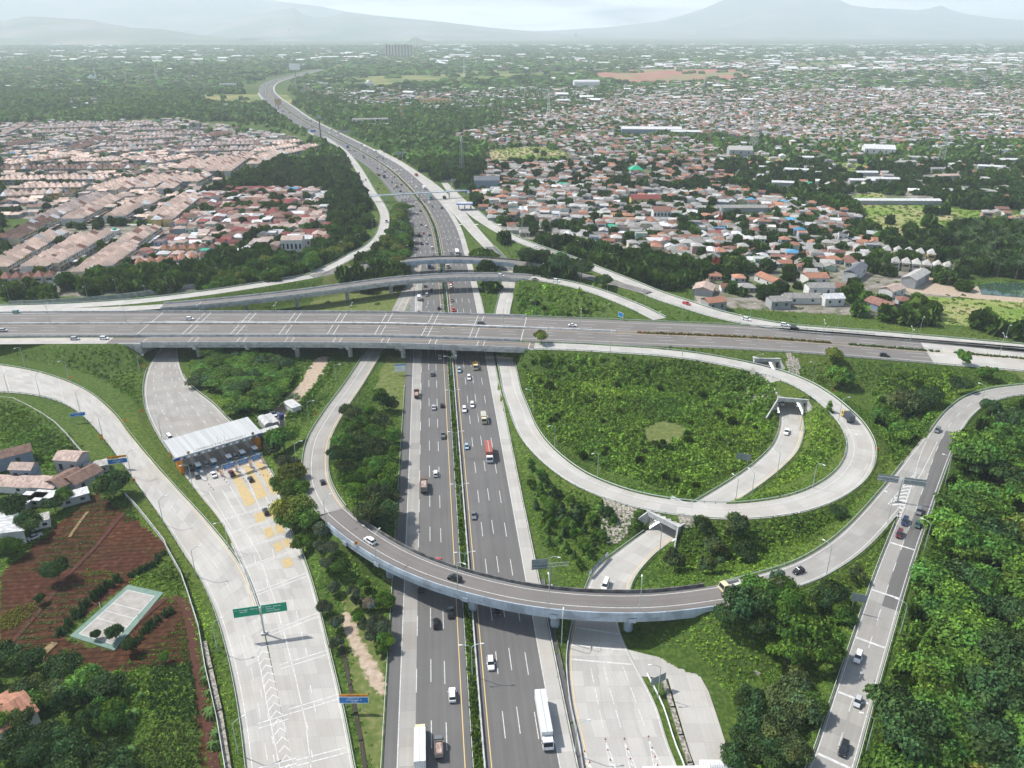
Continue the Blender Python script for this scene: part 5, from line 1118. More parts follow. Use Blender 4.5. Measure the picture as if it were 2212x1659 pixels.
for k, t in enumerate(np.arange(8.0, hw.spx(640, 252, 0), 38.0)):
    p = hw.at(t); lamp(p.x, p.y, 0, 'in the highway median, from the near end', math.pi / 2 + hw.heading(t), True)

# ------------------------------------------------------------------ signs
def text(body, size, parent, loc, mt, rot=(math.pi / 2, 0, 0), align='CENTER', name='lettering', sx=1.0):
    cu = bpy.data.curves.new('lettering', 'FONT'); cu.body = body; cu.size = size; cu.align_x = align; cu.align_y = 'CENTER'; cu.extrude = .01; cu.resolution_u = 2; cu.materials.append(mt)
    t_ = bpy.data.objects.new('lettering', cu); me_ = bpy.data.meshes.new_from_object(t_); bpy.data.objects.remove(t_); bpy.data.curves.remove(cu); me_.name = 'lettering'
    o = obj(name, me_, parent); o.location = loc; o.rotation_euler = rot; o.scale = (sx, 1, 1); return o
def sign(px, py, ang, panels, legs, label, hbase=2.0, leg_h=None, z=None, cat='sign', name='road_sign', posts=2, twist=0):
    """panels: (width, height, zbottom, material, xoff, [(text, size, x, z, material)]); faces local -y"""
    p = P(px, py, 0 if z is None else z); zz = hz(p.x, p.y) if z is None else z; p = P(px, py, zz)
    o = empty(name, (p.x, p.y, zz), ang, label=label, category=cat)
    top = max(q[2] + q[1] for q in panels); wmax = max(q[0] for q in panels)
    for k in range(posts):
        x_ = 0 if posts == 1 else (-.3 + .6 * k) * wmax; MB().cyl((x_, .08, -.3), (x_, .08, top - .1), .08, .08, 6).build('post', M['steel'], o)
    for w_, h, zb, mt, xo, tx in panels:
        pn = MB().box((xo, 0, zb), (w_, .07, h)).build('panel', M[mt], o)
        for body, sz, x, z_, tm in tx: text(body, sz, pn, (x + xo, -.045, z_), M[tm])
        if mt == 'blue_sign': 
            f_ = MB()
            for a, b_, c_, d_ in ((0, zb - .02, w_ + .1, .12), (0, zb + h - .1, w_ + .1, .12), (-w_ / 2, zb, .12, h), (w_ / 2, zb, .12, h)): f_.box((a + xo, -.045, b_), (c_, .03, d_))
            f_.build('rim', M['letter'], pn)
    return o
sign(767, 1536, 0, [(7.0, 2.0, 2.6, 'blue_sign', 0, [('GERBANG TOL', .42, 0, 4.22, 'letter'), ('Cimanggis 3', .78, 0, 3.62, 'letter'), ('250 m', .55, 0, 2.98, 'letter')]), (6.8, .72, 4.75, 'orange', 0, [('KHUSUS E-TOLL', .42, 0, 5.11, 'dark_letter')])], 2, 'blue toll gate sign with orange header on the verge by the highway')
sign(258, 1014, .28, [(6.6, 2.0, 2.6, 'blue_sign', 0, [('GERBANG TOL', .4, 0, 4.2, 'letter'), ('Cimanggis 3', .72, 0, 3.6, 'letter'), ('500 m', .5, 0, 3.0, 'letter')]), (6.6, .9, 4.9, 'orange', 0, [('KHUSUS E-TOLL', .42, 0, 5.35, 'dark_letter')])], 2, 'tilted blue and orange sign pair beside the southwest ramp')
sign(172, 912, .3, [(5.6, 1.7, 2.8, 'blue_sign', 0, [('KURANGI KECEPATAN', .42, 0, 4.0, 'letter'), ('SEKARANG', .42, 0, 3.3, 'letter')])], 2, 'small blue sign with two lines beside the upper southwest ramp')
sign(865, 810, .1, [(5.2, 3.0, 1.8, 'white', 0, [('INFORMASI', .5, -.8, 3.6, 'dark_letter')]), (5.2, .9, 4.8, 'blue_sign', 0, [])], 2, 'white information board with blue header beside the highway bridge')
sign(1420, 1492, .5, [(4.6, 2.4, 2.6, 'sign_back', 0, [])], 2, 'grey back of a sign on the south plaza grass island'); sign(1604, 1005, -.35, [(5.2, 2.6, 2.4, 'sign_back', 0, [])], 2, 'grey back of a sign beside the underpass road')
sign(1340, 694, -.9, [(3.4, 2.6, 2.4, 'blue_sign', 0, [])], 1, 'small blue sign on the triangle behind the toll road', posts=1)
sign(1848, 1325, -.35, [(3.8, 2.6, 4.0, 'sign_back', 0, [])], 1, 'grey lattice sign back among trees by the side road')
for i, (a, b_, wh) in enumerate([(312, 797, 'outside the toll plaza exit bend'), (155, 823, 'on the grass above the southwest ramp'), (309, 896, 'outside the plaza exit road, lower one'), (272, 917, 'between the southwest ramp and plaza exit road'), (291, 1046, 'on the farm side of the southwest ramp'), (683, 903, 'outside the west ramp bend'), (1797, 851, 'outside the top of the loop bend'), (1895, 979, 'outside the widest loop bend')]):
    sign(a, b_, .1, [(1.15, 1.15, 1.3, 'orange', 0, [('<', 1.3, 0, 1.9, 'dark_letter')])], 1, f'small yellow chevron sign {wh}', posts=1, name='chevron_sign')
o_ = sign(222, 958, .1, [(1.2, 1.2, 1.5, 'orange', 0, []), (1.2, 1.2, 3.0, 'orange', 0, [])], 1, 'two orange warning plates on one post by the southwest ramp', posts=1)
sign(770, 1184, .5, [(1.0, 1.2, 1.2, 'orange', 0, [('<', 1.2, 0, 1.8, 'dark_letter')])], 1, 'small chevron sign on the curved flyover parapet', z=8.5, posts=1, name='chevron_sign')
def tsign(px, py, ang, H_, pl, label, back=False, z=None):
    p = P(px, py, 0 if z is None else z); zz = hz(p.x, p.y) if z is None else z; o = empty('gantry_sign', (p.x, p.y, zz), ang, label=label, category='gantry sign')
    MB().cyl((0, 0, -.2), (0, 0, H_ + 1.6), .28, .2, 10).build('pole', M['steel'], o); MB().box((0, 0, 0), (1.6, 1.2, .6)).build('footing', M['barrier'], o)
    b_ = MB(); x1 = max(abs(q[0]) + q[2] / 2 for q in pl)
    for zc_ in (H_ + .2, H_ + 1.4): b_.cyl((-x1, .18, zc_), (x1, .18, zc_), .09, .09, 6)
    n_ = 10
    for k in range(n_): xa_, xb_ = -x1 + 2 * x1 * k / n_, -x1 + 2 * x1 * (k + 1) / n_; b_.cyl((xa_, .18, H_ + (.2 if k % 2 else 1.4)), (xb_, .18, H_ + (1.4 if k % 2 else .2)), .05, .05, 5)
    b_.build('truss', M['steel'], o)
    for xc_, zb, w_, h, mt, tx in pl:
        y_ = -.1 if not back else .42
        pn = MB().box((xc_, y_, zb), (w_, .08, h)).build('panel', M[mt], o)
        for body, sz, x, z_, tm in tx: text(body, sz, pn, (xc_ + x, y_ - .05, z_), M[tm], align='LEFT')
    return o
tsign(571, 1369, .22, 7.6, [(-3.6, 7.0, 6.6, 2.9, 'green_sign', [('Cimanggis - Cibitung', .58, -1.9, 9.2, 'letter'), ('Jatikarya', .55, -1.6, 8.55, 'letter'), ('< 6', .55, -3.1, 9.2, 'letter')]), (3.6, 7.0, 6.6, 2.9, 'green_sign', [('Cinere - Jagorawi', .58, -2.3, 9.2, 'letter'), ('Margonda', .55, -2.1, 8.5, 'letter'), ('Kukusan Depok', .55, -2.1, 7.8, 'letter'), ('5', .55, -2.9, 9.2, 'letter')])], 'green two-panel direction sign on one pole at the plaza gore')
o_ = tsign(1929, 1122, -.28, 7.4, [(-4.2, 7.0, 6.4, 2.5, 'sign_back', []), (3.9, 7.0, 6.6, 2.5, 'sign_back', [])], 'two grey sign backs on one pole at the slip road gore', back=True)
tsign(1188, 1268, .12, 7.2, [(-3.2, 6.6, 4.6, 3.6, 'sign_back', [])], 'grey sign back reaching over the highway edge by the flyover', back=True)
for a, b_, lb in ((1660 - 0 + 0, 0, ''),): pass
tsign(672, 305 - 10, .1, 7, [(4, 6.6, 8, 3, 'blue_sign', [])], 'small blue overhead sign on the distant highway bend'); tsign(975, 407, .1, 7, [(5, 6.6, 11, 3.2, 'sign_back', [])], 'grey sign back over the lane split beside the footbridge', back=True); tsign(870, 345, .1, 7, [(-4, 6.6, 9, 3, 'sign_back', [])], 'grey sign back beside the distant highway, before the woods', back=True); tsign(755, 296, .1, 7, [(-8, 6.6, 16, 3.2, 'sign_back', [])], 'wide grey overhead sign back further up the highway', back=True)
# banner on the rail by the underpass road
ba, bb = P(1278, 1243, 1), P(1318, 1199, 1); d_ = bb - ba; o_ = empty('banner', (ba.x - .8, ba.y, .5), math.atan2(d_.y, d_.x), label='long blue and white banner on the guardrail below the underpass', category='banner')
MB().box((d_.length / 2, 0, .3), (d_.length, .06, 1.4)).build('banner_sheet', mat('banner_blue', (.10, .14, .24), .6), o_)
for x_ in (d_.length * .07, d_.length * .93): MB().box((x_, -.04, .32), (d_.length * .12, .05, 1.36)).build('end_panel', M['white'], o_)
text('SELAMAT JALAN', 1.1, o_, (d_.length / 2, -.06, 1.0), M['letter'], sx=1.6)

# ------------------------------------------------------------------ toll plaza
ca = P(378.3, 989.8, 7.4); cb = P(565.8, 934.3, 7.4); cc = P(352.8, 950.8, 7.4); cd = P(533.5, 901.3, 7.4)
ux = (cb - ca); Lc = ux.length; ang = math.atan2(ux.y, ux.x); Wc = (Vector((-math.sin(ang), math.cos(ang), 0)).dot(cc - ca) + Vector((-math.sin(ang), math.cos(ang), 0)).dot(cd - cb)) / 2
shear = Vector((math.cos(ang), math.sin(ang), 0)).dot(cc - ca)
O_ = empty('toll_gate', (ca.x, ca.y, 0), ang, label='long white-roofed toll gate canopy on orange columns', category='toll gate')
m_ = MB(); sk = shear / Wc
def skb(mb_, x0, x1, y0, y1, z0, z1, mi=0):
    q_ = [(x0 + y0 * sk, y0), (x1 + y0 * sk, y0), (x1 + y1 * sk, y1), (x0 + y1 * sk, y1)]
    b_ = [(x, y, z0) for x, y in q_]; t_ = [(x, y, z1) for x, y in q_]; mb_.poly(b_[::-1], mi); mb_.poly(t_, mi)
    for i in range(4): mb_.poly((b_[i], b_[(i + 1) % 4], t_[(i + 1) % 4], t_[i]), mi)
    return mb_
roof_m = nmat('ribbed_white_roof', (.37, .38, .385), (.45, .46, .46), 1.0, .5, coord='Object', mapscale=(1.4, .02, .02), lo=.4, hi=.6)
rf = skb(MB(), 0, Lc, 0, Wc, 7.1, 7.4).build('roof', roof_m, O_)
rb = MB()
for k in range(int(Lc / 1.1)): skb(rb, .5 + k * 1.1, .56 + k * 1.1, .05, Wc - .05, 7.4, 7.45)
rb.build('seam', roof_m, rf)
fas = nmat('grey_fascia', (.28, .29, .30), (.34, .35, .36), .6, .5)
skb(MB(), .1, Lc - .1, -.04, .3, 5.95, 7.1).build('fascia', fas, O_); skb(MB(), .02, .3, .3, Wc, 5.95, 7.1).build('fascia', fas, O_); skb(MB(), Lc - .3, Lc - .02, .3, Wc, 5.95, 7.1).build('fascia', fas, O_); skb(MB(), .1, Lc - .1, Wc - .3, Wc + .04, 5.95, 7.1).build('fascia', fas, O_)
skb(MB(), .4, Lc - .4, .35, Wc - .4, 5.95, 6.1).build('ceiling', mat('pale_soffit', (.55, .52, .47), .7), O_)
for x_ in (1.6, Lc - 1.6):
    for y_ in (.8, 3.2, 5.6, Wc - 1): skb(MB(), x_ - .65, x_ + .65, y_ - .45, y_ + .45, -.1, 6.0).build('column', M['orange'], O_)
nb = 6
for k in range(nb):
    x_ = Lc * (k + .62) / (nb + .25)
    for j_, (dx, mt) in enumerate(((-1.5, M['white']), (0, M['dark_letter']), (1.5, M['white']))):
        m_ = MB(); cx3 = x_ + dx; m_.cyl((cx3, -.02, 6.5), (cx3, -.14, 6.5), .45, .45, 12); lt = m_.build('lane_light', mt, O_)
        if mt is M['white']: text('X', .45, lt, (cx3, -.16, 6.5), M['red'])
        else: MB().cyl((cx3, -.14, 6.5), (cx3, -.17, 6.5), .24, .24, 10).build('green_lens', M['green_sign'], lt)
MB().box((.5, -.15, 6.2), (2.6, .1, .9)).build('corner_panel', mat('corner_blue', (.02, .06, .3), .5), O_); MB().box((Lc - 1.0, -.15, 6.2), (2.0, .1, .9)).build('corner_panel', mat('corner_blue', (.02, .06, .3), .5), O_)
text('GERBANG TOL CIMANGGIS 3', 1.15, O_, (Lc * .52, .25, 8.05), mat('roof_letter', (.35, .32, .24), .5), sx=1.25); MB().cyl((Lc * .52 - 12.2, .2, 8.05), (Lc * .52 - 12.2, .1, 8.05), .6, .6, 12).build('emblem', mat('emblem_gold', (.4, .3, .08), .5), O_); MB().cyl((Lc * .52 + 12.2, .2, 8.05), (Lc * .52 + 12.2, .1, 8.05), .6, .6, 12).build('emblem', mat('emblem_grey', (.2, .2, .2), .5), O_)
for x_ in (Lc * .5, Lc * .58): MB().cyl((x_, 2, 7.4), (x_, 2, 10.4), .06, .04, 6).build('mast', M['steel'], O_)
# islands, booths, gates
isl_px = [(446, 1040), (480, 1031), (513, 1021), (543, 1011), (570, 1002)]
fwd = Vector((ca - cc).normalized()); fwd.z = 0; fwd.normalize(); aI = math.atan2(-fwd.y, -fwd.x)
for k, (a, b_) in enumerate(isl_px):
    p = P(a, b_, 0); io = empty('toll_island', p, aI, label=f'{ordw(k)} toll island under the gate canopy, counted from the southwest ramp', category='toll island', group='toll islands')
    LI = 27
    MB().box((LI / 2 + 1, 0, -.1), (LI - 2, 1.7, .38)).poly([(0, 0, .25), (2, -.85, .28), (2, .85, .28)]).build('kerb', M['barrier'], io)
    bo = MB().box((9.5, 0, .28), (2.6, 1.5, 2.5)).build('booth', mat('booth_blue', (.10, .25, .42), .5), io); MB().box((9.5, 0, 1.4), (2.66, 1.56, .9)).build('window', M['glass'], bo); MB().box((9.5, 0, 2.78), (3.0, 1.9, .15)).build('roof', M['white'], bo)
    MB().box((5.6, 0, .28), (1.6, 1.0, 1.5), top=(.6, .8)).build('crash_block', mat('crash_grey', (.22, .25, .27), .6), io)
    MB().cyl((4.0, 0, .2), (4.0, 0, 2.4), .07, .07, 6).build('post', M['steel'], io); MB().cyl((4.0, 0, 2.4), (3.9, 0, 2.4), .38, .38, 10).build('round_sign', M['white'], io)
    MB().box((13.5, .2, .28), (.6, .5, 1.3)).build('barrier_gate', M['orange'], io)
    if k > 0: MB().box((1.2, 0, .28), (.9, .35, 2.2)).build('bollard', M['orange'], io)
for k in range(3):
    a, b_ = P(*[(482, 1031), (514, 1022), (544, 1012)][k], 0), P(*[(514, 1020), (543, 1011), (571, 1002)][k], 0); d_ = b_ - a; L_ = d_.length
    so_ = empty('lane_sign', a, math.atan2(d_.y, d_.x), label=f'blue lane restriction board in a steel frame, {ordw(k)} of three before the toll gate', category='lane sign', group='lane boards before the toll gate')
    fr = MB(); fr.cyl((.2, 0, -.1), (.2, 0, 5.0), .11, .11, 7); fr.cyl((L_ - .3, 0, -.1), (L_ - .3, 0, 5.0), .11, .11, 7); fr.cyl((.2, 0, 5.0), (L_ - .3, 0, 5.0), .11, .11, 7); fr.build('steel_frame', M['steel'], so_)
    pn = MB().box((L_ / 2, -.1, 3.0), (L_ * .72, .1, 1.7)).build('board', M['blue_sign'], so_)
    for j_, tx_ in enumerate(('LAJUR KHUSUS', 'KENDARAAN KECIL', 'TINGGI 2.1 M')): text(tx_, .42, pn, (L_ / 2, -.17, 4.35 - .5 * j_), M['letter'])
    MB().box((L_ / 2, -.1, 2.45), (L_ * .72, .1, .5)).build('height_bar', mat('pink_bar', (.75, .55, .52), .6), so_)
CONE = MB().box((0, 0, 0), (.42, .42, .06)).cyl((0, 0, .05), (0, 0, .75), .17, .04, 8).mesh('traffic_cone', [mat('cone_red', (.33, .07, .05), .6)])
ci_ = 0
def cones(L, where, div=4.0, ox=0.0, oy=0.0):
    for k, (a, b_) in enumerate(L):
        p = P(a / div + ox, b_ / div + oy, 0); c_ = obj('traffic_cone', CONE, None, label=f'{ordw(k)} red traffic cone {where}', category='traffic cone', group='traffic cones'); c_.location = (p.x, p.y, .03); s_ = .75; c_.scale = (s_, s_, s_)
cones([(805, 1410), (828, 1505), (848, 1590), (970, 1408), (997, 1498), (1023, 1580), (1178, 1390), (1210, 1487), (1235, 1565), (1258, 1635), (626, 1518), (670, 1610)], 'on the south plaza chevrons', 4, 1106, 1244.25)
cones([(798, 1080), (828, 1120), (862, 1155), (1022, 1010), (1055, 1050), (1088, 1090), (1292, 1000), (1320, 1035), (1440, 860), (1480, 900), (1533, 940), (1582, 950), (1645, 960), (1672, 905), (1700, 955), (1640, 870), (390, 800), (420, 840), (452, 885), (480, 930)], 'before the toll gate', 6.6667, 331.8, 884.8)
# plaza buildings
def shed(label, px, py, ang, L_, W_, h, wall, roof, kind='flat', name='shed', z=0, cat=None, win=0, eave=.4, rise=1.2):
    p = P(px, py, z); zz = hz(p.x, p.y) if z == 0 else z; o = empty(name, (p.x, p.y, max(zz, -.15) - .05), ang, label=label, category=cat or name.replace('_', ' '))
    wl = MB().box((0, 0, 0), (L_, W_, h)).build('wall', wall, o); r_ = MB(); e = eave
    if kind == 'flat': r_.box((0, 0, h), (L_ + e, W_ + e, .25))
    elif kind == 'gable':
        a, b_ = L_ / 2 + e, W_ / 2 + e; r_.poly([(-a, -b_, h - .1), (a, -b_, h - .1), (a, 0, h + rise), (-a, 0, h + rise)]); r_.poly([(a, b_, h - .1), (-a, b_, h - .1), (-a, 0, h + rise), (a, 0, h + rise)]); r_.poly([(-a + e, -b_ + e, h), (-a + e, 0, h + rise - .1), (-a + e, b_ - e, h)]); r_.poly([(a - e, b_ - e, h), (a - e, 0, h + rise - .1), (a - e, -b_ + e, h)])
        r_.poly([(-a, -b_, h - .16), (-a, 0, h + rise - .06), (a, 0, h + rise - .06), (a, -b_, h - .16)]); r_.poly([(a, b_, h - .16), (a, 0, h + rise - .06), (-a, 0, h + rise - .06), (-a, b_, h - .16)])
    elif kind == 'vault':
        n_ = 8
        for i in range(n_):
            t0, t1 = math.pi * i / n_, math.pi * (i + 1) / n_; y0, y1 = -math.cos(t0) * (W_ / 2 + .2), -math.cos(t1) * (W_ / 2 + .2); z0, z1 = h + math.sin(t0) * rise, h + math.sin(t1) * rise
            r_.poly([(-L_ / 2, y0, z0), (L_ / 2, y0, z0), (L_ / 2, y1, z1), (-L_ / 2, y1, z1)])
        for sx in (-1, 1): r_.poly([(sx * L_ / 2, -math.cos(math.pi * i / n_) * (W_ / 2 + .2), h + math.sin(math.pi * i / n_) * rise) for i in range(n_ + 1)][::-sx])
    r_.build('roof', roof, o)
    n_ = win
    for k in range(n_): MB().box(((-.5 + (k + .5) / n_) * L_, -W_ / 2, h * .4), (min(1.4, L_ / n_ * .5), .08, h * .35)).build('window', M['glass'], wl)
    return o
WH, GR_ = nmat('white_wall', (.62, .62, .60), (.72, .72, .70), .8, .8), nmat('grey_wall', (.26, .27, .28), (.36, .37, .38), .8, .85)
PALE = nmat('pale_sheet_roof', (.32, .32, .32), (.48, .48, .47), .9, .6)
shed('vaulted white roof building beside the toll gate', 575, 923, aI, 9, 3.2, 3.0, GR_, PALE, 'vault', 'office_building', win=4); shed('flat white roof building behind the vaulted one', 587, 918, aI, 9, 3.2, 3.2, GR_, PALE, 'flat', 'office_building', win=4)
shed('covered walkway joining gate canopy and office', 580, 945, ang, 9, 3, 3.6, mat('walkway_dark', (.05, .05, .055), .6), PALE, 'flat', 'walkway')
shed('small flat-roofed guard shed beside the dirt track', 632, 884, aI + .1, 8.5, 4.2, 2.7, WH, M['barrier'], 'flat', 'guard_shed', win=2)
p = P(611, 924, 0); o_ = empty('water_tower', (p.x, p.y, 0), 0, label='dark blue water tank on a grey stand by the offices', category='water tower'); MB().box((0, 0, -.2), (1.5, 1.5, 4.4)).build('stand', GR_, o_); MB().cyl((0, 0, 4.2), (0, 0, 6.4), 1.1, 1.1, 14).build('tank', mat('tank_blue', (.02, .03, .12), .4), o_)
# south toll gate, only its roof edge shows
shed('pale canopy edge of the south toll gate at the frame bottom', 1460, 1722, .02, 14, 5, 6.0, M['barrier'], M['white'], 'flat', 'toll_canopy', z=.01, cat='toll canopy')
p = P(1545, 1668, 0); o_ = MB();
for k in range(14): o_.cyl((-3.4 + k * .5, 0, 1.6), (-3.0 + k * .5, 0, 1.6), 1.5, 1.42, 16)
o_ = o_.build('duct', M['white'], label='ribbed silver duct at the end of the south pad', category='duct'); o_.location = (p.x, p.y, 0)
# far toll gate with blue rim, and the footbridge
p = P(1004, 452, .3); o_ = empty('toll_gate', (p.x, p.y, 0), .05, label='small distant toll gate with a blue-rimmed canopy', category='toll gate')
MB().box((0, 0, 5.2), (15, 9, 1.0)).build('canopy', mat('rim_blue', (.09, .2, .5), .5), o_); MB().box((0, 0, 6.15), (13.4, 7.6, .15)).build('roof', M['barrier'], o_)
for x_ in (-5.6, 0, 5.6): MB().box((x_, 0, -.2), (.8, .8, 5.4)).build('column', M['girder'], o_); b_ = MB().box((x_, 2.4, 0), (1.3, 2.2, 2.4)).build('booth', M['white'], o_); MB().box((x_, 1.28, 1.1), (.9, .06, .8)).build('window', M['glass'], b_)
fa, fb = P(798, 423, 6.6), P(1007, 411, 6.6); d_ = fb - fa; L_ = d_.length; o_ = empty('footbridge', (fa.x, fa.y, 0), math.atan2(d_.y, d_.x), label='long pale steel footbridge crossing the whole highway', category='footbridge')
MB().box((L_ / 2, 0, 6.0), (L_, 2.8, .7)).build('deck', M['girder'], o_)
for sd in (-1, 1):
    r_ = MB(); r_.box((L_ / 2, sd * 1.35, 7.75), (L_, .09, .12))
    for k in range(int(L_ / 2.5)): r_.box((1 + k * 2.5, sd * 1.35, 6.7), (.09, .08, 1.1))
    r_.build('railing', M['steel'], o_)
for px_, py_ in ((801, 439), (835, 437), (905, 431), (973, 430), (1006, 428)):
    q_ = P(px_, py_, 0); t = (q_ - Vector((fa.x, fa.y, 0))).dot(d_.normalized()); 
    pr = MB()
    for sd in (-1, 1): pr.cyl((t, sd * .9, -.3), (t, sd * .9, 6.0), .35, .3, 8)
    pr.build('pier', M['girder'], o_)
st = MB(); 
for k in range(12): st.box((L_ + 1.2, -1.4 - k * 1.3, 6.2 - k * .52), (2.4, 1.34, .5))
st.build('stairs', M['girder'], o_)
# sports court on the farm side
cp = [P(a, b_, .06) for a, b_ in ((277, 1263), (353, 1280), (247, 1405), (150, 1374))]
court = empty('sports_court', cp[0], 0, label='green and grey ball court with white lines beside the farm plots', category='sports court')
def lerp2(u, v): return cp[0] * (1 - u) * (1 - v) + cp[1] * u * (1 - v) + cp[2] * u * v + cp[3] * (1 - u) * v
def cquad(mb_, u0, u1, v0, v1, z): mb_.poly([tuple(lerp2(*q_) - cp[0] + Vector((0, 0, z))) for q_ in ((u0, v1), (u1, v1), (u1, v0), (u0, v0))]); return mb_
cquad(MB(), 0, 1, 0, 1, 0).build('surround', nmat('court_green', (.13, .20, .165), (.17, .245, .21), .5), court); cquad(MB(), .12, .86, .09, .93, .012).build('playing_surface', nmat('court_grey', (.28, .265, .24), (.36, .34, .315), .4), court)
cl_ = MB()
for v in (.09, .36, .5, .64, .93): cquad(cl_, .12, .86, v - .004, v + .004, .024)
for u in (.12, .86): cquad(cl_, u - .008, u + .008, .09, .93, .024)
cl_.build('court_line', M['paint'], court)
for u in (0.02, .98): q_ = lerp2(u, .5) - cp[0]; MB().cyl((q_.x, q_.y, 0), (q_.x, q_.y, 2.6), .07, .07, 6).build('net_post', M['white'], court)
# beds of the farm: rows of crops, hedges round the court
def crop_rows(label, poly, sp_row, col, h=.35, ang_=0.0, dens=1.6, name='crops'):
    w_ = wpoly(poly); rng_ = np.random.default_rng(21); xs2 = [a for a, _ in w_]; ys2 = [b for _, b in w_]; X, Y = jitter_grid(min(xs2) - 5, max(xs2) + 5, min(ys2) - 5, max(ys2) + 5, .9, rng_, .5)
    k = inside(w_, X, Y); X, Y = X[k], Y[k]; co, si = math.cos(ang_), math.sin(ang_); r_ = (-X * si + Y * co); k = np.abs((r_ / sp_row) % 1 - .5) < .5 / dens; X, Y = X[k], Y[k]
    c_ = np.array(col)[None] * rng_.uniform(.7, 1.3, (len(X), 1)); v_, cc_ = merge(BUSH, X, Y, np.zeros(len(X)) - .05, rng_.uniform(.35, .6, len(X)), rng_.uniform(.6, 1.3, len(X)) * h, c_, rng_); obj(name, np_mesh(name, v_, 4, [M['leafstuff']], cc_), label=label, category='crops', kind='stuff')
crop_rows('leafy green vegetable plot below the ploughed field', [(170, 1240), (195, 1225), (265, 1238), (240, 1262), (185, 1262)], 1.2, LIME, .5); crop_rows('dense blue-green crop plot by the boundary wall', [(330, 1435), (412, 1428), (430, 1530), (420, 1560), (330, 1550), (318, 1500)], 1.0, (.055, .12, .05), 1.1, dens=1.2)
crop_rows('striped rows of low crops below the court', [(240, 1450), (330, 1400), (400, 1330), (412, 1420), (330, 1435), (315, 1480), (245, 1475)], 1.9, GREEN, .45, .15); crop_rows('tall grass plot in the near corner', [(350, 1560), (430, 1560), (440, 1700), (250, 1700), (270, 1640)], 1.0, (.10, .15, .045), .9, dens=1.1)
for a_, b_, c_, d_, lb in ((130, 1150, 200, 1060, 'on the upper ploughed plots'),): pass
crop_rows('furrowed seedling rows on the big ploughed plot', [(120, 1160), (195, 1068), (262, 1088), (205, 1180), (150, 1235), (60, 1235)], 3.2, (.09, .13, .035), .3, .12, 1.9)
crop_rows('furrowed seedling rows beside the court hedge', [(100, 1270), (210, 1255), (225, 1275), (130, 1380), (90, 1420), (10, 1420)], 3.0, (.08, .12, .035), .3, .12, 2.0)
crop_rows('yellowish shrub strip across the ploughed plots', [(40, 1310), (80, 1300), (70, 1330), (40, 1350), (0, 1370), (0, 1330)], 1.0, (.20, .23, .05), .9, 0, 1.1)
crop_rows('green bed strip by the wall above the plots', [(253, 1096), (275, 1088), (298, 1125), (272, 1130)], 1.8, (.08, .15, .04), .6, .2, 1.5)
crop_rows('patchy weedy rows below the court', [(130, 1405), (165, 1400), (155, 1425), (110, 1440), (100, 1425)], 1.4, LIME, .5, .2, 1.4)
PATHM, TANM = nmat('dark_red_path', (.05, .018, .012), (.08, .03, .02), .8), nmat('dry_straw_strip', (.16, .12, .06), (.26, .19, .10), .6)
def path(pts, w_, mt, z=.05): rr = Road(pts=[(a, b_, 0, w_) for a, b_ in pts], step=2); struct(rr.strip(MB(), (1, 0), (-1, 0), 0, z).build('path', mt))
path([(282, 1092), (250, 1128), (205, 1182), (150, 1240), (108, 1292), (50, 1360), (0, 1415)], 1.3, PATHM); path([(360, 1290), (335, 1310), (290, 1350), (262, 1385), (250, 1400)], 1.9, PATHM); path([(372, 1290), (396, 1302), (410, 1345), (422, 1420), (438, 1500), (455, 1600), (468, 1700)], 2.4, PATHM); path([(118, 1388), (95, 1410), (80, 1430)], 2.2, TANM, .06); path([(150, 1160), (172, 1128), (190, 1105)], 1.0, TANM, .06)
def hedge_px(label, pts, w_, h, col, name='hedge'):
    rr = Road(pts=[(a, b_, 0, 1) for a, b_ in pts], step=2); return hedge(label, rr, 0, rr.S[-1], w_, h, [col], name, dens=3.2)
hedge_px('clipped dark hedge on the field side of the court', [(130, 1375), (175, 1320), (230, 1270), (262, 1252)], 2.6, 2.4, (.04, .095, .04)); hedge_px('hedge along the dirt track below the court', [(272, 1400), (310, 1368), (350, 1332), (372, 1318)], 2.4, 1.8, (.045, .10, .04)); hedge_px('hedge between court corner and boundary wall', [(280, 1248), (320, 1225), (350, 1200), (362, 1195)], 2.4, 1.8, (.045, .10, .04))
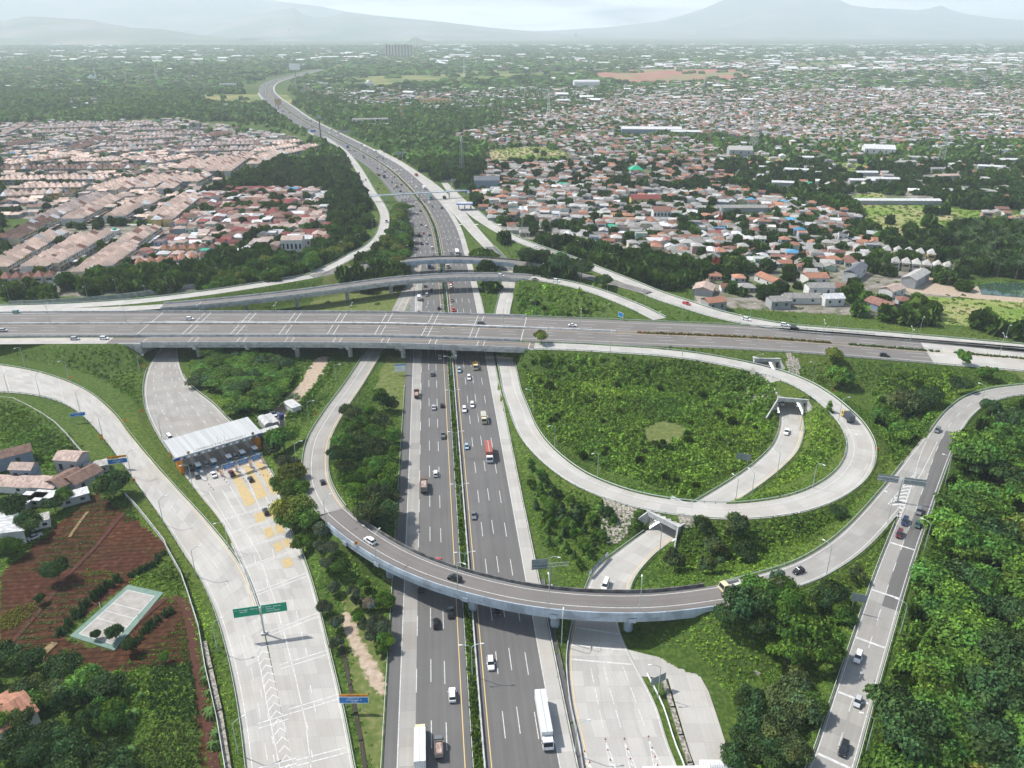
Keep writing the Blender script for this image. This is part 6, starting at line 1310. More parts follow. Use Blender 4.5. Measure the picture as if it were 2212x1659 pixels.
# ------------------------------------------------------------------ vehicles
PAINT, _n, _l, _b = new_mat('car_paint'); oi = _n.new('ShaderNodeObjectInfo'); _l.new(oi.outputs['Color'], _b.inputs['Base Color']); _b.inputs['Roughness'].default_value = .28; _b.inputs['Coat Weight'].default_value = .3
TAIL = mat('tail_lamp_red', (.35, .01, .01), .3)
def ring_loft(mb_, rings, mi=0, caps=True):
    k = len(rings[0])
    for a, b_ in zip(rings[:-1], rings[1:]):
        for j in range(k): mb_.poly((a[j], a[(j + 1) % k], b_[(j + 1) % k], b_[j]), mi)
    if caps: mb_.poly(rings[0][::-1], mi); mb_.poly(rings[-1], mi)
def car_parts(L, W, H, x0, x1, r0, r1, bz=.92, bed=False):
    """side profile: body to bz, cabin foot x0..x1, roof r0..r1 (fractions of half length, + = front)"""
    h = L / 2; w2 = W / 2; b_ = MB()
    def rg(x, zt, wf, zb=.28): return [(x, -w2 * wf, zb), (x, w2 * wf, zb), (x, w2 * wf * 1.0, zt * .62), (x, w2 * wf * .9, zt), (x, -w2 * wf * .9, zt), (x, -w2 * wf, zt * .62)]
    ring_loft(b_, [rg(-h, bz * .86, .86, .4), rg(-h * .96, bz, .96), rg(-h * .5, bz, 1), rg(x1 * h, bz, 1), rg(h * .8, bz * .86, .97), rg(h * .96, bz * .74, .9), rg(h, bz * .62, .8, .4)])
    rz = H
    ring_loft(b_, [[(r0 * h, -w2 * .74, rz - .09), (r0 * h, w2 * .74, rz - .09), (r0 * h + .08, w2 * .66, rz), (r0 * h + .08, -w2 * .66, rz)], [(r1 * h, -w2 * .74, rz - .09), (r1 * h, w2 * .74, rz - .09), (r1 * h - .12, w2 * .66, rz), (r1 * h - .12, -w2 * .66, rz)]])
    for sx in (x1 * h - .5,):
        for sy in (-1, 1): b_.box((sx, sy * (w2 + .1), bz - .02), (.18, .24, .16))
    g = MB(); A = [(x0 * h, -w2 * .88, bz), (x1 * h, -w2 * .88, bz), (x1 * h, w2 * .88, bz), (x0 * h, w2 * .88, bz)]; B = [(r0 * h, -w2 * .73, rz - .06), (r1 * h, -w2 * .73, rz - .06), (r1 * h, w2 * .73, rz - .06), (r0 * h, w2 * .73, rz - .06)]
    g.poly(B)
    for i in range(4): g.poly((A[i], A[(i + 1) % 4], B[(i + 1) % 4], B[i]))
    if bed:
        g2 = MB(); b_.box((-h * .52, -w2 * .86, bz - .02), (h * .8, .1, .22)); b_.box((-h * .52, w2 * .86, bz - .02), (h * .8, .1, .22)); b_.box((-h * .93, 0, bz - .02), (.08, W * .86, .22))
    wh = MB().cyl((0, -.11, 0), (0, .11, 0), .33, .33, 12).mesh('wheel', [M['black']])
    hl = MB().box((0, 0, 0), (.12, .36, .16)).mesh('headlight', [M['chrome']]); tl = MB().box((0, 0, 0), (.08, .26, .26)).mesh('tail_light', [TAIL])
    return dict(body=b_.mesh('body', [PAINT]), window=g.mesh('window', [M['glass']]), wheel=wh, hl=hl, tl=tl, L=L, W=W, bz=bz)
CT = {'mpv': car_parts(4.4, 1.74, 1.68, -.92, .52, -.84, .30), 'sedan': car_parts(4.6, 1.78, 1.44, -.62, .42, -.38, .14, .88), 'suv': car_parts(4.6, 1.84, 1.74, -.9, .46, -.80, .26, 1.0), 'hatch': car_parts(3.8, 1.68, 1.52, -.9, .5, -.72, .24, .9), 'pickup': car_parts(5.1, 1.84, 1.76, -.1, .48, -.02, .3, 1.0, True), 'van': car_parts(4.7, 1.74, 1.92, -.94, .72, -.92, .56, 1.0)}
CC = {'white': (.78, .78, .78), 'silver': (.42, .44, .46), 'grey': (.14, .15, .16), 'black': (.012, .013, .015), 'dark blue': (.015, .03, .08), 'red': (.45, .02, .02), 'maroon': (.09, .015, .025), 'pale blue': (.28, .42, .52), 'dark green': (.03, .08, .06), 'teal': (.10, .32, .32), 'blue': (.03, .12, .35), 'yellow': (.5, .36, .06), 'cream': (.62, .55, .35), 'brown': (.14, .07, .04)}
FARMESH = {}
for k_, c_ in CT.items():
    b_ = MB()
    for me_, mi in ((c_['body'], 0), (c_['window'], 1)):
        for pl in me_.polygons: b_.poly([tuple(me_.vertices[v].co) for v in pl.vertices], mi)
    FARMESH[k_] = b_.mesh('car', [PAINT, M['glass']])
WORD = {'mpv': 'people carrier', 'sedan': 'saloon car', 'suv': 'off-roader', 'hatch': 'hatchback', 'pickup': 'pickup', 'van': 'van'}
def heading_at(x, y, d, roads=None):
    _, nm, r, k = nearest_road(x, y, roads); t = r.T[k]; v = {'u': (0, 1), 'd': (0, -1), 'l': (-1, 0), 'r': (1, 0)}[d]
    s_ = 1 if t[0] * v[0] + t[1] * v[1] >= 0 else -1; return math.atan2(t[1] * s_, t[0] * s_), nm
SEEN = {}
def place(px, py, z):
    p = P(px, py, z + .7); return p.x, p.y
def car(px, py, d, kind, col, where, z=0.0, roads=None, near=True, ang=None, xyz=None):
    x, y = place(px, py, z) if xyz is None else xyz[:2]; z = z if xyz is None else xyz[2]
    a = heading_at(x, y, d, roads)[0] if ang is None else ang
    base = f'{col} {WORD[kind]} {where}'; SEEN[base] = SEEN.get(base, -1) + 1
    lab = base if SEEN[base] == 0 else f'{ordw(SEEN[base])} {base}'
    cat = 'pickup' if kind == 'pickup' else 'van' if kind == 'van' else 'car'; c = CC[col]
    if near:
        o = empty('car', (x, y, z + .02), a, label=lab, category=cat, group='cars on the roads'); T_ = CT[kind]
        b_ = obj('body', T_['body'], o); b_.color = (*c, 1); obj('window', T_['window'], o); h = T_['L'] / 2
        for sx in (-.62, .62):
            for sy in (-1, 1): q_ = obj('wheel', T_['wheel'], o); q_.location = (sx * h, sy * (T_['W'] / 2 - .1), .33)
        for sy in (-1, 1):
            q_ = obj('headlight', T_['hl'], o); q_.location = (h * .95, sy * T_['W'] * .33, T_['bz'] * .58); q_ = obj('tail_light', T_['tl'], o); q_.location = (-h * .98, sy * T_['W'] * .38, T_['bz'] * .62)
    else:
        o = obj('car', FARMESH[kind], None, label=lab, category=cat, group='cars on the roads'); o.location = (x, y, z + .02); o.rotation_euler = (0, 0, a); o.color = (*c, 1)
    return o
def truck(px, py, d, L, cab, cargo, ccol, label, z=0.0, roads=None, H_=3.4, W=2.4, xyz=None, ang=None):
    x, y = place(px, py, z) if xyz is None else xyz[:2]; z = z if xyz is None else xyz[2]; a = heading_at(x, y, d, roads)[0] if ang is None else ang
    o = empty('truck' if cargo != 'bus' else 'bus', (x, y, z + .02), a, label=label, category='bus' if cargo == 'bus' else 'truck'); h = L / 2; cl = min(2.0, L * .28); cabm = mat('truck_paint', CC[cab], .4); cgm = nmat('cargo_finish', tuple(.82 * v for v in ccol), ccol, .9, .6)
    if cargo == 'bus':
        b_ = MB(); b_.box((0, 0, .4), (L, 2.5, 2.7), top=(.97, .93)).build('body', cabm, o); MB().box((0, 0, 1.5), (L * .99, 2.54, .85), top=(.99, .97)).build('window', M['glass'], o)
    else:
        c = MB(); ring_loft(c, [[(h - cl, -W / 2, .5), (h - cl, W / 2, .5), (h - cl, W / 2 * .95, 2.6), (h - cl, -W / 2 * .95, 2.6)], [(h - .35, -W / 2, .5), (h - .35, W / 2, .5), (h - .45, W / 2 * .93, 2.6), (h - .45, -W / 2 * .93, 2.6)], [(h, -W / 2, .5), (h, W / 2, .5), (h - .02, W / 2, 1.4), (h - .02, -W / 2, 1.4)]]); c.box((h - .9, W / 2 + .16, 1.6), (.1, .22, .5)); c.box((h - .9, -W / 2 - .16, 1.6), (.1, .22, .5)); cb_ = c.build('cab', cabm, o)
        g = MB(); g.poly([(h + .0, -W * .44, 1.45), (h + .0, W * .44, 1.45), (h - .34, W * .42, 2.42), (h - .34, -W * .42, 2.42)]); 
        for sy in (-1, 1): g.box((h - cl * .5, sy * (W / 2 - .02), 1.5), (cl * .5, .08, .75))
        g.build('window', M['glass'], cb_)
        MB().box((-cl / 2 - .1, 0, .6), (L - cl - .2, W * .8, .35)).build('chassis', M['black'], o)
        xa, xb = -h, h - cl - .25; Lb = xb - xa; xm = (xa + xb) / 2
        if cargo in ('box', 'container'):
            k = MB().box((xm, 0, .95), (Lb, W + .05, H_ - .95)).build('cargo_box', cgm, o); e = MB()
            for t in range(5): e.box((xa - .03, (-.4 + .2 * t) * W, 1.1), (.05, .06, H_ - 1.3))
            e.build('door_bar', M['steel'], k)
            if Lb > 7: MB().box((xm, 0, H_ + .0), (Lb, .25, .04)).build('roof_seam', M['steel'], k)
        elif cargo == 'tank': MB().cyl((xa, 0, 1.9), (xb, 0, 1.9), 1.15, 1.15, 16).build('tank', cgm, o)
        else:
            k = MB(); k.box((xm, 0, .95), (Lb, W, .15))
            for sy in (-1, 1): k.box((xm, sy * (W / 2 - .05), 1.1), (Lb, .1, H_ - 1.9))
            k.box((xa + .05, 0, 1.1), (.1, W - .2, H_ - 1.9)); k.box((xb - .05, 0, 1.1), (.1, W - .2, H_ - 1.6)); k = k.build('cargo_bed', cgm, o)
            if cargo == 'load': MB().box((xm, 0, 1.1), (Lb - .3, W - .3, H_ - 1.9), top=(.9, .85)).build('load', nmat('truck_load', (.20, .12, .10), (.45, .36, .32), 1.2), o)
            if cargo == 'crane': MB().cyl((xb - .6, 0, 1.1), (xb - .6, 0, 3.4), .18, .16, 8).cyl((xb - .6, 0, 3.3), (xa + .4, .2, 2.4), .13, .1, 8).build('crane_arm', cgm, o)
    for sx in ([h - .9, -h + 1.1] + ([-h + 2.3] if L > 8 else [])):
        for sy in (-1, 1): MB().cyl((sx, sy * (W / 2 - .32), .5), (sx, sy * (W / 2 - .02), .5), .5, .5, 14).build('wheel', M['black'], o)
    for sy in (-1, 1): MB().box((h - .0, sy * W * .36, .75), (.1, .36, .22)).build('headlight', M['chrome'], o)
    return o
Hn = 'on the near stretch of the outbound highway lanes'; Hi = 'on the near stretch of the oncoming highway lanes'
for a, b_, k_, c_, w_ in [(950, 771, 'suv', 'silver', 'just out of the shade of the toll road bridge'), (934, 807, 'suv', 'grey', 'in the outbound lanes below the toll road bridge'), (937, 879, 'sedan', 'silver', 'in the outbound lanes, second from the kerb strip'), (955, 875, 'hatch', 'black', 'beside the highway median'), (957, 940, 'pickup', 'grey', 'in the fast outbound lane'), (941, 1022, 'mpv', 'white', 'outbound, passing the tree strip'),
                          (947, 1213, 'sedan', 'red', 'half hidden behind the curved flyover parapet'), (910, 1268, 'mpv', 'black', 'in the shade under the curved flyover, outbound'), (973, 1322, 'sedan', 'black', 'leaving the flyover shade beside the yellow line'), (942, 1345, 'mpv', 'black', 'outbound in front of the curved flyover'), (977, 1500, 'suv', 'white', 'outbound nearest to the camera')]: car(a, b_, 'u', k_, c_, w_, 0, ['highway'])
for a, b_, k_, c_, w_ in [(992, 799, 'suv', 'pale blue', 'oncoming, just past the toll road bridge'), (1013, 815, 'mpv', 'white', 'oncoming behind the yellow crane truck'), (1020, 874, 'mpv', 'white', 'oncoming, the farther of a close pair'), (1003, 884, 'suv', 'white', 'oncoming, the nearer of a close pair'), (1008, 964, 'hatch', 'pale blue', 'oncoming beside the red container truck'), (1023, 1112, 'sedan', 'grey', 'alone in the oncoming lanes above the flyover'),
                          (1074, 1316, 'sedan', 'black', 'in the shade under the curved flyover, oncoming'), (1060, 1432, 'suv', 'white', 'oncoming with long bonnet, nearest to the camera')]: car(a, b_, 'd', k_, c_, w_, 0, ['highway'])
truck(900, 853, 'u', 6, 'brown', 'load', (.20, .06, .04), 'small open truck with reddish load on the concrete lane', 0, ['highway'], 2.6, 2.0); truck(916, 1052, 'u', 7.5, 'brown', 'load', (.24, .22, .20), 'high-sided brown truck outbound, seen from behind', 0, ['highway'], 3.6, 2.4)
truck(908, 1618, 'u', 11.5, 'cream', 'box', (.78, .79, .80), 'big white box truck with peach cab at the bottom of the frame', 0, ['highway'], 3.7, 2.5); truck(948, 1618, 'u', 5.2, 'grey', 'load', (.28, .24, .22), 'small rusty-roofed truck beside the big white box truck', 0, ['highway'], 2.9, 1.9)
truck(1027, 792, 'd', 6.5, 'cream', 'crane', (.42, .28, .06), 'yellow truck with a crane arm, oncoming below the bridge', 0, ['highway'], 2.8); truck(1045, 906, 'd', 7, 'cream', 'box', (.45, .44, .38), 'cream-cabbed truck with grey box, oncoming', 0, ['highway'], 3.0, 2.1); truck(1056, 982, 'd', 11.5, 'white', 'container', (.34, .10, .08), 'white-cabbed truck hauling a red container', 0, ['highway'], 3.9, 2.5)
truck(1175, 1562, 'd', 15, 'white', 'container', (.62, .64, .64), 'long white container truck in the slow oncoming lane', 0, ['highway'], 3.8, 2.5)
BB = 'between the flyovers and the toll road'
for a, b_, k_, c_ in [(918, 617, 'mpv', 'grey'), (932, 627, 'pickup', 'black'), (922, 636, 'suv', 'silver'), (948, 665, 'suv', 'black'), (905, 673, 'sedan', 'grey'), (941, 586, 'mpv', 'silver')]: car(a, b_, 'u', k_, c_, 'outbound ' + BB, 0, ['highway'])
for a, b_, k_, c_ in [(974, 610, 'sedan', 'red'), (974, 618, 'mpv', 'white'), (976, 648, 'sedan', 'grey'), (980, 669, 'suv', 'red')]: car(a, b_, 'd', k_, c_, 'oncoming ' + BB, 0, ['highway'])
truck(905, 645, 'u', 5.5, 'white', 'box', (.7, .7, .7), 'small white box van-truck at the striped gore', 0, ['highway'], 2.8, 2.0); truck(928, 576, 'u', 8, 'blue', 'box', (.05, .10, .22), 'dark blue truck between the two flyovers', 0, ['highway'], 3.2); truck(967, 576, 'd', 5.5, 'white', 'open', (.6, .6, .58), 'small white truck oncoming between the two flyovers', 0, ['highway'], 2.6, 2.0)
UB = 'outbound between flyover and footbridge'; DB_ = 'oncoming between flyover and footbridge'
for a, b_, k_, c_ in [(933, 535, 'mpv', 'white'), (937, 548, 'sedan', 'silver'), (911, 526, 'pickup', 'black'), (922, 525, 'mpv', 'silver'), (890, 530, 'sedan', 'red'), (915, 503, 'hatch', 'red'), (928, 507, 'mpv', 'grey'), (920, 489, 'mpv', 'white'), (910, 485, 'hatch', 'maroon'), (901, 461, 'mpv', 'silver'), (908, 455, 'sedan', 'black'), (884, 446, 'mpv', 'silver'), (893, 445, 'suv', 'black'), (899, 437, 'sedan', 'white'), (867, 429, 'sedan', 'white'), (875, 428, 'mpv', 'white'), (882, 427, 'sedan', 'white')]: car(a, b_, 'u', k_, c_, UB, 0, ['highway'], near=b_ > 480)
for a, b_, k_, c_ in [(975, 547, 'mpv', 'grey'), (990, 520, 'suv', 'silver'), (967, 520, 'hatch', 'silver'), (954, 449, 'suv', 'black'), (934, 446, 'mpv', 'dark green'), (927, 437, 'mpv', 'white'), (917, 436, 'sedan', 'grey')]: car(a, b_, 'd', k_, c_, DB_, 0, ['highway'], near=b_ > 480)
truck(905, 508, 'u', 8.5, 'dark blue', 'tank', (.10, .09, .08), 'dark truck with rounded load outbound before the far flyover', 0, ['highway']); truck(987, 547, 'd', 9, 'white', 'bus', (.7, .7, .7), 'white bus just behind the far flyover'); truck(930, 427, 'd', 8.5, 'teal', 'open', (.2, .4, .38), 'teal truck just before the footbridge', 0, ['highway']); truck(960, 428, 'd', 6.5, 'black', 'load', (.05, .05, .05), 'black truck on the concrete lane by the far toll gate', 0, ['highway'])
FU, FD = 'outbound beyond the footbridge', 'oncoming beyond the footbridge'
f_ = lambda x, y: (746.6 + .2179 * x, 304 + .2179 * y)
for L_, d_, wh in (([(701, 452, 'w'), (655, 408, 'w'), (623, 406, 'w'), (597, 388, 'g'), (660, 368, 'w'), (535, 322, 'w'), (550, 288, 'w'), (511, 284, 'w'), (490, 292, 'w'), (452, 268, 'w'), (422, 250, 'w'), (413, 223, 'g'), (396, 166, 'w'), (253, 150, 'g'), (338, 158, 'k'), (313, 165, 'k'), (370, 176, 'k'), (322, 190, 'g'), (376, 220, 'g'), (155, 95, 'w'), (153, 77, 'w'), (122, 77, 'g'), (218, 108, 'w'), (226, 100, 'g')], 'd', FD),
                   ([(573, 510, 'g'), (543, 498, 'k'), (475, 468, 'g'), (554, 434, 'k'), (501, 418, 'k'), (458, 410, 'k'), (485, 358, 'r'), (500, 377, 'w'), (456, 368, 'w'), (409, 352, 'w'), (358, 310, 'w'), (385, 305, 'k'), (400, 290, 'w'), (345, 268, 'w'), (345, 250, 'w'), (315, 273, 'k'), (271, 226, 'w'), (241, 205, 'g'), (271, 198, 'w'), (222, 172, 'w'), (181, 168, 'k'), (176, 150, 'k'), (96, 157, 'w'), (117, 130, 'w'), (92, 135, 'g'), (88, 100, 'k'), (37, 95, 'k')], 'u', FU)):
    for x_, y_, c_ in L_: a, b_ = f_(x_, y_); car(a, b_, d_, rs.choice(['mpv', 'sedan', 'suv', 'hatch']), {'w': 'white', 'g': 'silver', 'k': 'black', 'r': 'red'}[c_], wh, 0, ['highway'], near=False)
for x_, y_, L_, cb_, cg, cc_, d_, lb in [(700, 342, 8, 'red', 'load', (.25, .09, .06), 'd', 'red truck oncoming beside the grey sign back'), (780, 475, 8, 'white', 'box', (.72, .72, .72), 'd', 'white box truck oncoming just beyond the footbridge'), (503, 455, 6, 'cream', 'box', (.5, .45, .3), 'u', 'small cream truck outbound beyond the footbridge'), (383, 362, 6, 'black', 'box', (.05, .05, .05), 'u', 'small black box truck outbound beyond the footbridge'), (325, 337, 9, 'brown', 'load', (.22, .07, .05), 'u', 'brown truck on the outbound shoulder lane'),
                                         (195, 66, 9, 'white', 'tank', (.7, .7, .7), 'd', 'farther of two white tankers oncoming'), (293, 109, 9, 'white', 'tank', (.7, .7, .7), 'd', 'nearer of two white tankers oncoming')]: a, b_ = f_(x_, y_); truck(a, b_, d_, L_, cb_, cg, cc_, lb, 0, ['highway'])
# the distant queue on the bend
s_a = hw.spx(778, 326, 0); s_b = hw.spx(600, 173, 0)
for t in np.linspace(s_a + 15, s_b, 92):
    t = t + rs.uniform(-8, 8); out_ = rs.random() < .5; off = rs.choice([4.9, 8.7, 12.4, 16]) if out_ else rs.choice([-4.7, -8.4, -12.2, -16]); p = hw.at(t, (0, off)); a = hw.heading(t) + (0 if out_ else math.pi)
    c_ = rs.choice(['white', 'white', 'white', 'silver', 'silver', 'black', 'grey', 'red']); u_, v_ = proj(p.x, p.y, 0)
    wh = ('outbound' if out_ else 'oncoming') + (' beyond the tall mast' if v_ < 300 and v_ > 250 else ' on the far bend of the highway' if v_ <= 250 else ' near the tall mast')
    car(0, 0, 'u', rs.choice(['mpv', 'sedan', 'suv', 'van']), c_, wh, 0, None, False, a, (p.x, p.y, 0))
for t, o_, lb in ((s_a + 40, 8.7, 'blue truck outbound by the tall mast'), (s_a + 260, -16, 'white truck oncoming on the shoulder before the bend'), (s_a + 420, -12, 'second white truck oncoming before the bend'), (s_a + 640, 12, 'grey truck outbound entering the bend')):
    p = hw.at(t, (0, o_)); truck(0, 0, 'u', 9, 'blue' if 'blue' in lb else 'white', 'box', (.04, .12, .3) if 'blue' in lb else (.6, .6, .6), lb, xyz=(p.x, p.y, 0), ang=hw.heading(t))
E = ['toll_road', 'collector_road']
for a, b_, d_, k_, c_, wh in [(410, 688, 'r', 'mpv', 'white', 'alone on the far lanes of the toll road bridge'), (36, 673.5, 'r', 'mpv', 'teal', 'on the lane behind the toll road at the frame edge'), (7, 713, 'r', 'mpv', 'silver', 'on the near toll road lanes at the frame edge'), (162, 731, 'r', 'mpv', 'silver', 'on the concrete collector lane, the rear of two'), (225, 730, 'r', 'mpv', 'white', 'on the concrete collector lane, the front of two'),
                              (1040, 698, 'r', 'mpv', 'black', 'on the toll road bridge above the highway'), (1237, 702, 'r', 'sedan', 'white', 'on the toll road just east of the bridge'), (1911, 767, 'r', 'suv', 'black', 'on the near toll road lanes past the loop')]: car(a, b_, d_, k_, c_, wh, 8.5, E)
for a, b_, d_, k_, c_, wh in [(1082, 595, 'r', 'mpv', 'white', 'on the near flyover behind the toll road'), (1156, 603, 'r', 'sedan', 'black', 'leaving the near flyover'), (1202, 606, 'r', 'suv', 'white', 'on the descent after the near flyover'), (1483, 655, 'r', 'pickup', 'red', 'alone on the northeast ramp'), (1613, 689, 'r', 'suv', 'white', 'on the northeast ramp past the red pickup'), (1695, 701, 'r', 'suv', 'white', 'followed closely by a black car by the trees'), (1716, 707, 'r', 'mpv', 'black', 'close behind a white car on the northeast ramp')]: car(a, b_, d_, k_, c_, wh, 8.5)
car(1158, 533, 'r', 'sedan', 'white', 'on the upper northeast ramp, the farther one', 3); car(1230, 556, 'r', 'sedan', 'white', 'on the upper northeast ramp by the roadside trees', 4.5)
IN = ['underpass_road', 'south_plaza_road']
car(1689, 870, 'd', 'sedan', 'white', 'coming out of the infield underpass mouth', 0, IN); car(1699, 932, 'd', 'pickup', 'white', 'rounding the bend of the underpass road', 0, IN); car(1308, 1262, 'd', 'van', 'white', 'coming down from the near underpass', 0, IN)
truck(1831, 903, 'u', 7.5, 'yellow', 'box', (.06, .07, .09), 'yellow truck under a dark tarpaulin on the loop ramp', 7.6, ['loop_ramp'], 3.2); truck(1578, 1268, 'l', 6.5, 'cream', 'open', (.55, .55, .52), 'cream-cabbed truck half hidden by the big tree', 8.5, ['east_slip_ramp'], 2.8)
SRD = ['east_side_road', 'east_slip_ramp']
for a, b_, z_, d_, k_, c_, wh in [(2025, 928, 7, 'd', 'mpv', 'grey', 'coming off the bend onto the side road'), (2124, 869, 8, 'd', 'mpv', 'black', 'half behind the dark tree on the bend'), (1986, 1103, 7, 'd', 'mpv', 'grey', 'on the asphalt lane by the gore'), (1955, 1125, 6.8, 'd', 'suv', 'dark blue', 'on the concrete lane, the farther of two'), (1983, 1132, 6.8, 'd', 'hatch', 'dark green', 'on the asphalt lane, second by the gore'), (1943, 1152, 6.6, 'd', 'mpv', 'maroon', 'on the concrete lane, the nearer of two'),
                                  (1725, 1232, 8, 'd', 'hatch', 'black', 'with bright bonnet on the slip ramp'), (1854, 1418, 5.3, 'd', 'mpv', 'white', 'on the lower side road'), (1853, 1514, 5, 'd', 'hatch', 'silver', 'under the lamp on the lower side road'), (1823, 1616, 5, 'd', 'suv', 'black', 'at the bottom of the side road')]: car(a, b_, d_, k_, c_, wh, z_, SRD)
car(799, 1167, 'u', 'suv', 'white', 'on the curved flyover near the plaza end', 8.5, ['curved_flyover']); car(982, 1248, 'l', 'mpv', 'black', 'on the curved flyover above the median', 8.5, ['curved_flyover']); car(697, 1041, 'u', 'hatch', 'black', 'climbing the west ramp to the flyover', 6.2, ['west_ramp'])
for a, b_, k_, c_, wh in [(411, 1010, 'suv', 'black', 'first in the lane beside the orange columns'), (424, 1026, 'mpv', 'grey', 'behind the black car by the orange columns'), (445, 1001, 'mpv', 'silver', 'at the edge of the gate canopy shade'), (461, 1024, 'sedan', 'white', 'leaving the sun for the toll gate'), (507, 984, 'mpv', 'silver', 'deep under the toll gate canopy'), (500, 1021, 'sedan', 'maroon', 'under the first blue lane board'), (541, 1034, 'hatch', 'black', 'on the yellow lane before the gate'), (574, 1104, 'mpv', 'black', 'beside the yellow blocks of the plaza')]: car(a, b_, 'u', k_, c_, wh, 0, ['toll_plaza_road'])
car(365, 943, 'u', 'van', 'white', 'leaving the gate behind the canopy', 0, ['toll_plaza_road']); car(592, 894, 'l', 'suv', 'white', 'parked by the dirt track, the farther one', 0, ang=.2); car(596, 901, 'l', 'suv', 'white', 'parked by the dirt track next to the tank', 0, ang=.15); car(75, 1158, 'r', 'sedan', 'silver', 'parked in the lane by the farm houses', 0, ang=.9)
truck(835, 478, 'd', 5, 'white', 'open', (.5, .5, .48), 'small white truck on the northwest ramp', 2, ['northwest_ramp'], 2.4, 1.9); car(790, 388, 'd', 'hatch', 'brown', 'alone high on the northwest ramp', .5, ['northwest_ramp'])
# ------------------------------------------------------------------ houses
TILE = nmat('roof_tiles', (.72, .72, .72), (1.15, 1.15, 1.15), 1.4, .85, detail=6, objcol=True, lo=.35, hi=.65); WALL = nmat('plaster_wall', (.85, .85, .85), (1.08, 1.08, 1.08), .5, .85, objcol=True)
TILES_ = nmat('far_roofs', (.75, .75, .75), (1.15, 1.15, 1.15), .3, .85, attr='col')
RC = {'orange': (.35, .175, .115), 'terracotta': (.25, .13, .10), 'brown': (.19, .12, .095), 'grey': (.27, .26, .245), 'pale grey': (.40, .39, .37), 'white': (.58, .59, .59), 'dark red': (.22, .06, .055), 'peach': (.62, .47, .39), 'rust-streaked': (.46, .35, .30), 'mauve-brown': (.42, .34, .31), 'green': (.05, .30, .18), 'blue': (.08, .28, .46), 'slate': (.14, .15, .17)}
WC = {'white': (.62, .62, .60), 'cream': (.58, .52, .38), 'grey': (.34, .35, .36), 'blue-grey': (.22, .27, .34), 'yellow': (.60, .45, .18), 'pale green': (.36, .48, .40), 'pink': (.55, .38, .34)}
def house_parts(L, W, H, kind, rise, eave=.5, storeys=1):
    w_ = MB().box((0, 0, -.4), (L, W, H + .4)); r = MB(); a, b_ = L / 2 + eave, W / 2 + eave
    if kind == 'gable':
        for dz_, fl in ((0, 1), (-.14, -1)):
            for q_ in ([(-a, -b_, H - .12), (a, -b_, H - .12), (a, 0, H + rise), (-a, 0, H + rise)], [(a, b_, H - .12), (-a, b_, H - .12), (-a, 0, H + rise), (a, 0, H + rise)]): r.poly([(x, y, z + dz_) for x, y, z in q_][::fl])
        for sx in (-1, 1): w_.poly([(sx * L / 2, -W / 2, H), (sx * L / 2, W / 2, H), (sx * L / 2, 0, H + rise - .15)][::sx]); r.poly([(sx * a, -b_, H - .12), (sx * a, 0, H + rise), (sx * a, 0, H + rise - .14), (sx * a, -b_, H - .26)]); r.poly([(sx * a, b_, H - .12), (sx * a, b_, H - .26), (sx * a, 0, H + rise - .14), (sx * a, 0, H + rise)])
    elif kind == 'hip':
        i = max(.1, L / 2 - W / 2) if L > W else .05; e = [(-a, -b_, H - .1), (a, -b_, H - .1), (a, b_, H - .1), (-a, b_, H - .1)]; t0, t1 = (-i, 0, H + rise), (i, 0, H + rise)
        r.poly([e[0], e[1], t1, t0]); r.poly([e[1], e[2], t1]); r.poly([e[2], e[3], t0, t1]); r.poly([e[3], e[0], t0]); r.poly(e[::-1])
    elif kind == 'shed': r.box((0, 0, H), (2 * a, 2 * b_, .15)); 
    else: r.box((0, 0, H), (L + .1, W + .1, .12)); w_.box((0, -W / 2, H), (L, .2, .6)); w_.box((0, W / 2, H), (L, .2, .6)); w_.box((-L / 2, 0, H), (.2, W, .6)); w_.box((L / 2, 0, H), (.2, W, .6))
    wn = []
    for s_ in range(storeys):
        for x in (-.28, .28): wn.append(((x * L, -W / 2 - .01, .9 + s_ * 2.9)))
    win = MB().box((0, 0, 0), (min(1.4, L * .2), .1, 1.2)).mesh('window', [M['glass']]); door = MB().box((0, 0, 0), (1.0, .1, 2.0)).mesh('door', [M['trunk']])
    return dict(wall=w_.mesh('wall', [WALL]), roof=r.mesh('roof', [TILE]), win=win, wn=wn, door=door, L=L, W=W, H=H)
HP = [house_parts(9, 7, 3.0, 'gable', 1.9), house_parts(11, 8, 3.1, 'hip', 2.0), house_parts(7.5, 7, 3.0, 'gable', 1.5), house_parts(8, 8, 3.0, 'hip', 2.0), house_parts(10, 6.5, 2.8, 'gable', 1.1), house_parts(7, 8, 5.8, 'hip', 1.7, .5, 2), house_parts(7, 9, 6.0, 'flat', 0, 0, 2), house_parts(12, 8, 3.2, 'gable', 1.6), house_parts(8, 6, 2.7, 'shed', 0)]
TP = [house_parts(5.3, 8.0, 5.7, 'hip', 3.1, .2, 2), house_parts(5.4, 8.2, 6.0, 'hip', 3.4, .2, 2), house_parts(5.3, 8.4, 5.4, 'hip', 2.9, .22, 2)]
BAL = MB().box((0, 0, 0), (4.6, 1.1, .18)).box((0, -.5, .18), (4.6, .08, .8)).mesh('balcony', [WALL]); PORCH = MB().box((0, 0, 0), (5.0, 4.0, .12)).mesh('porch_roof', [TILE]); BW = MB()
HN = {}; FARB = []      # merged far houses: (corner list, colours)
def far_house(x, y, a, L, W, H, rise, rc, wc, hip=False):
    FARB.append((x, y, a, L, W, H, rise, rc, wc, hip))
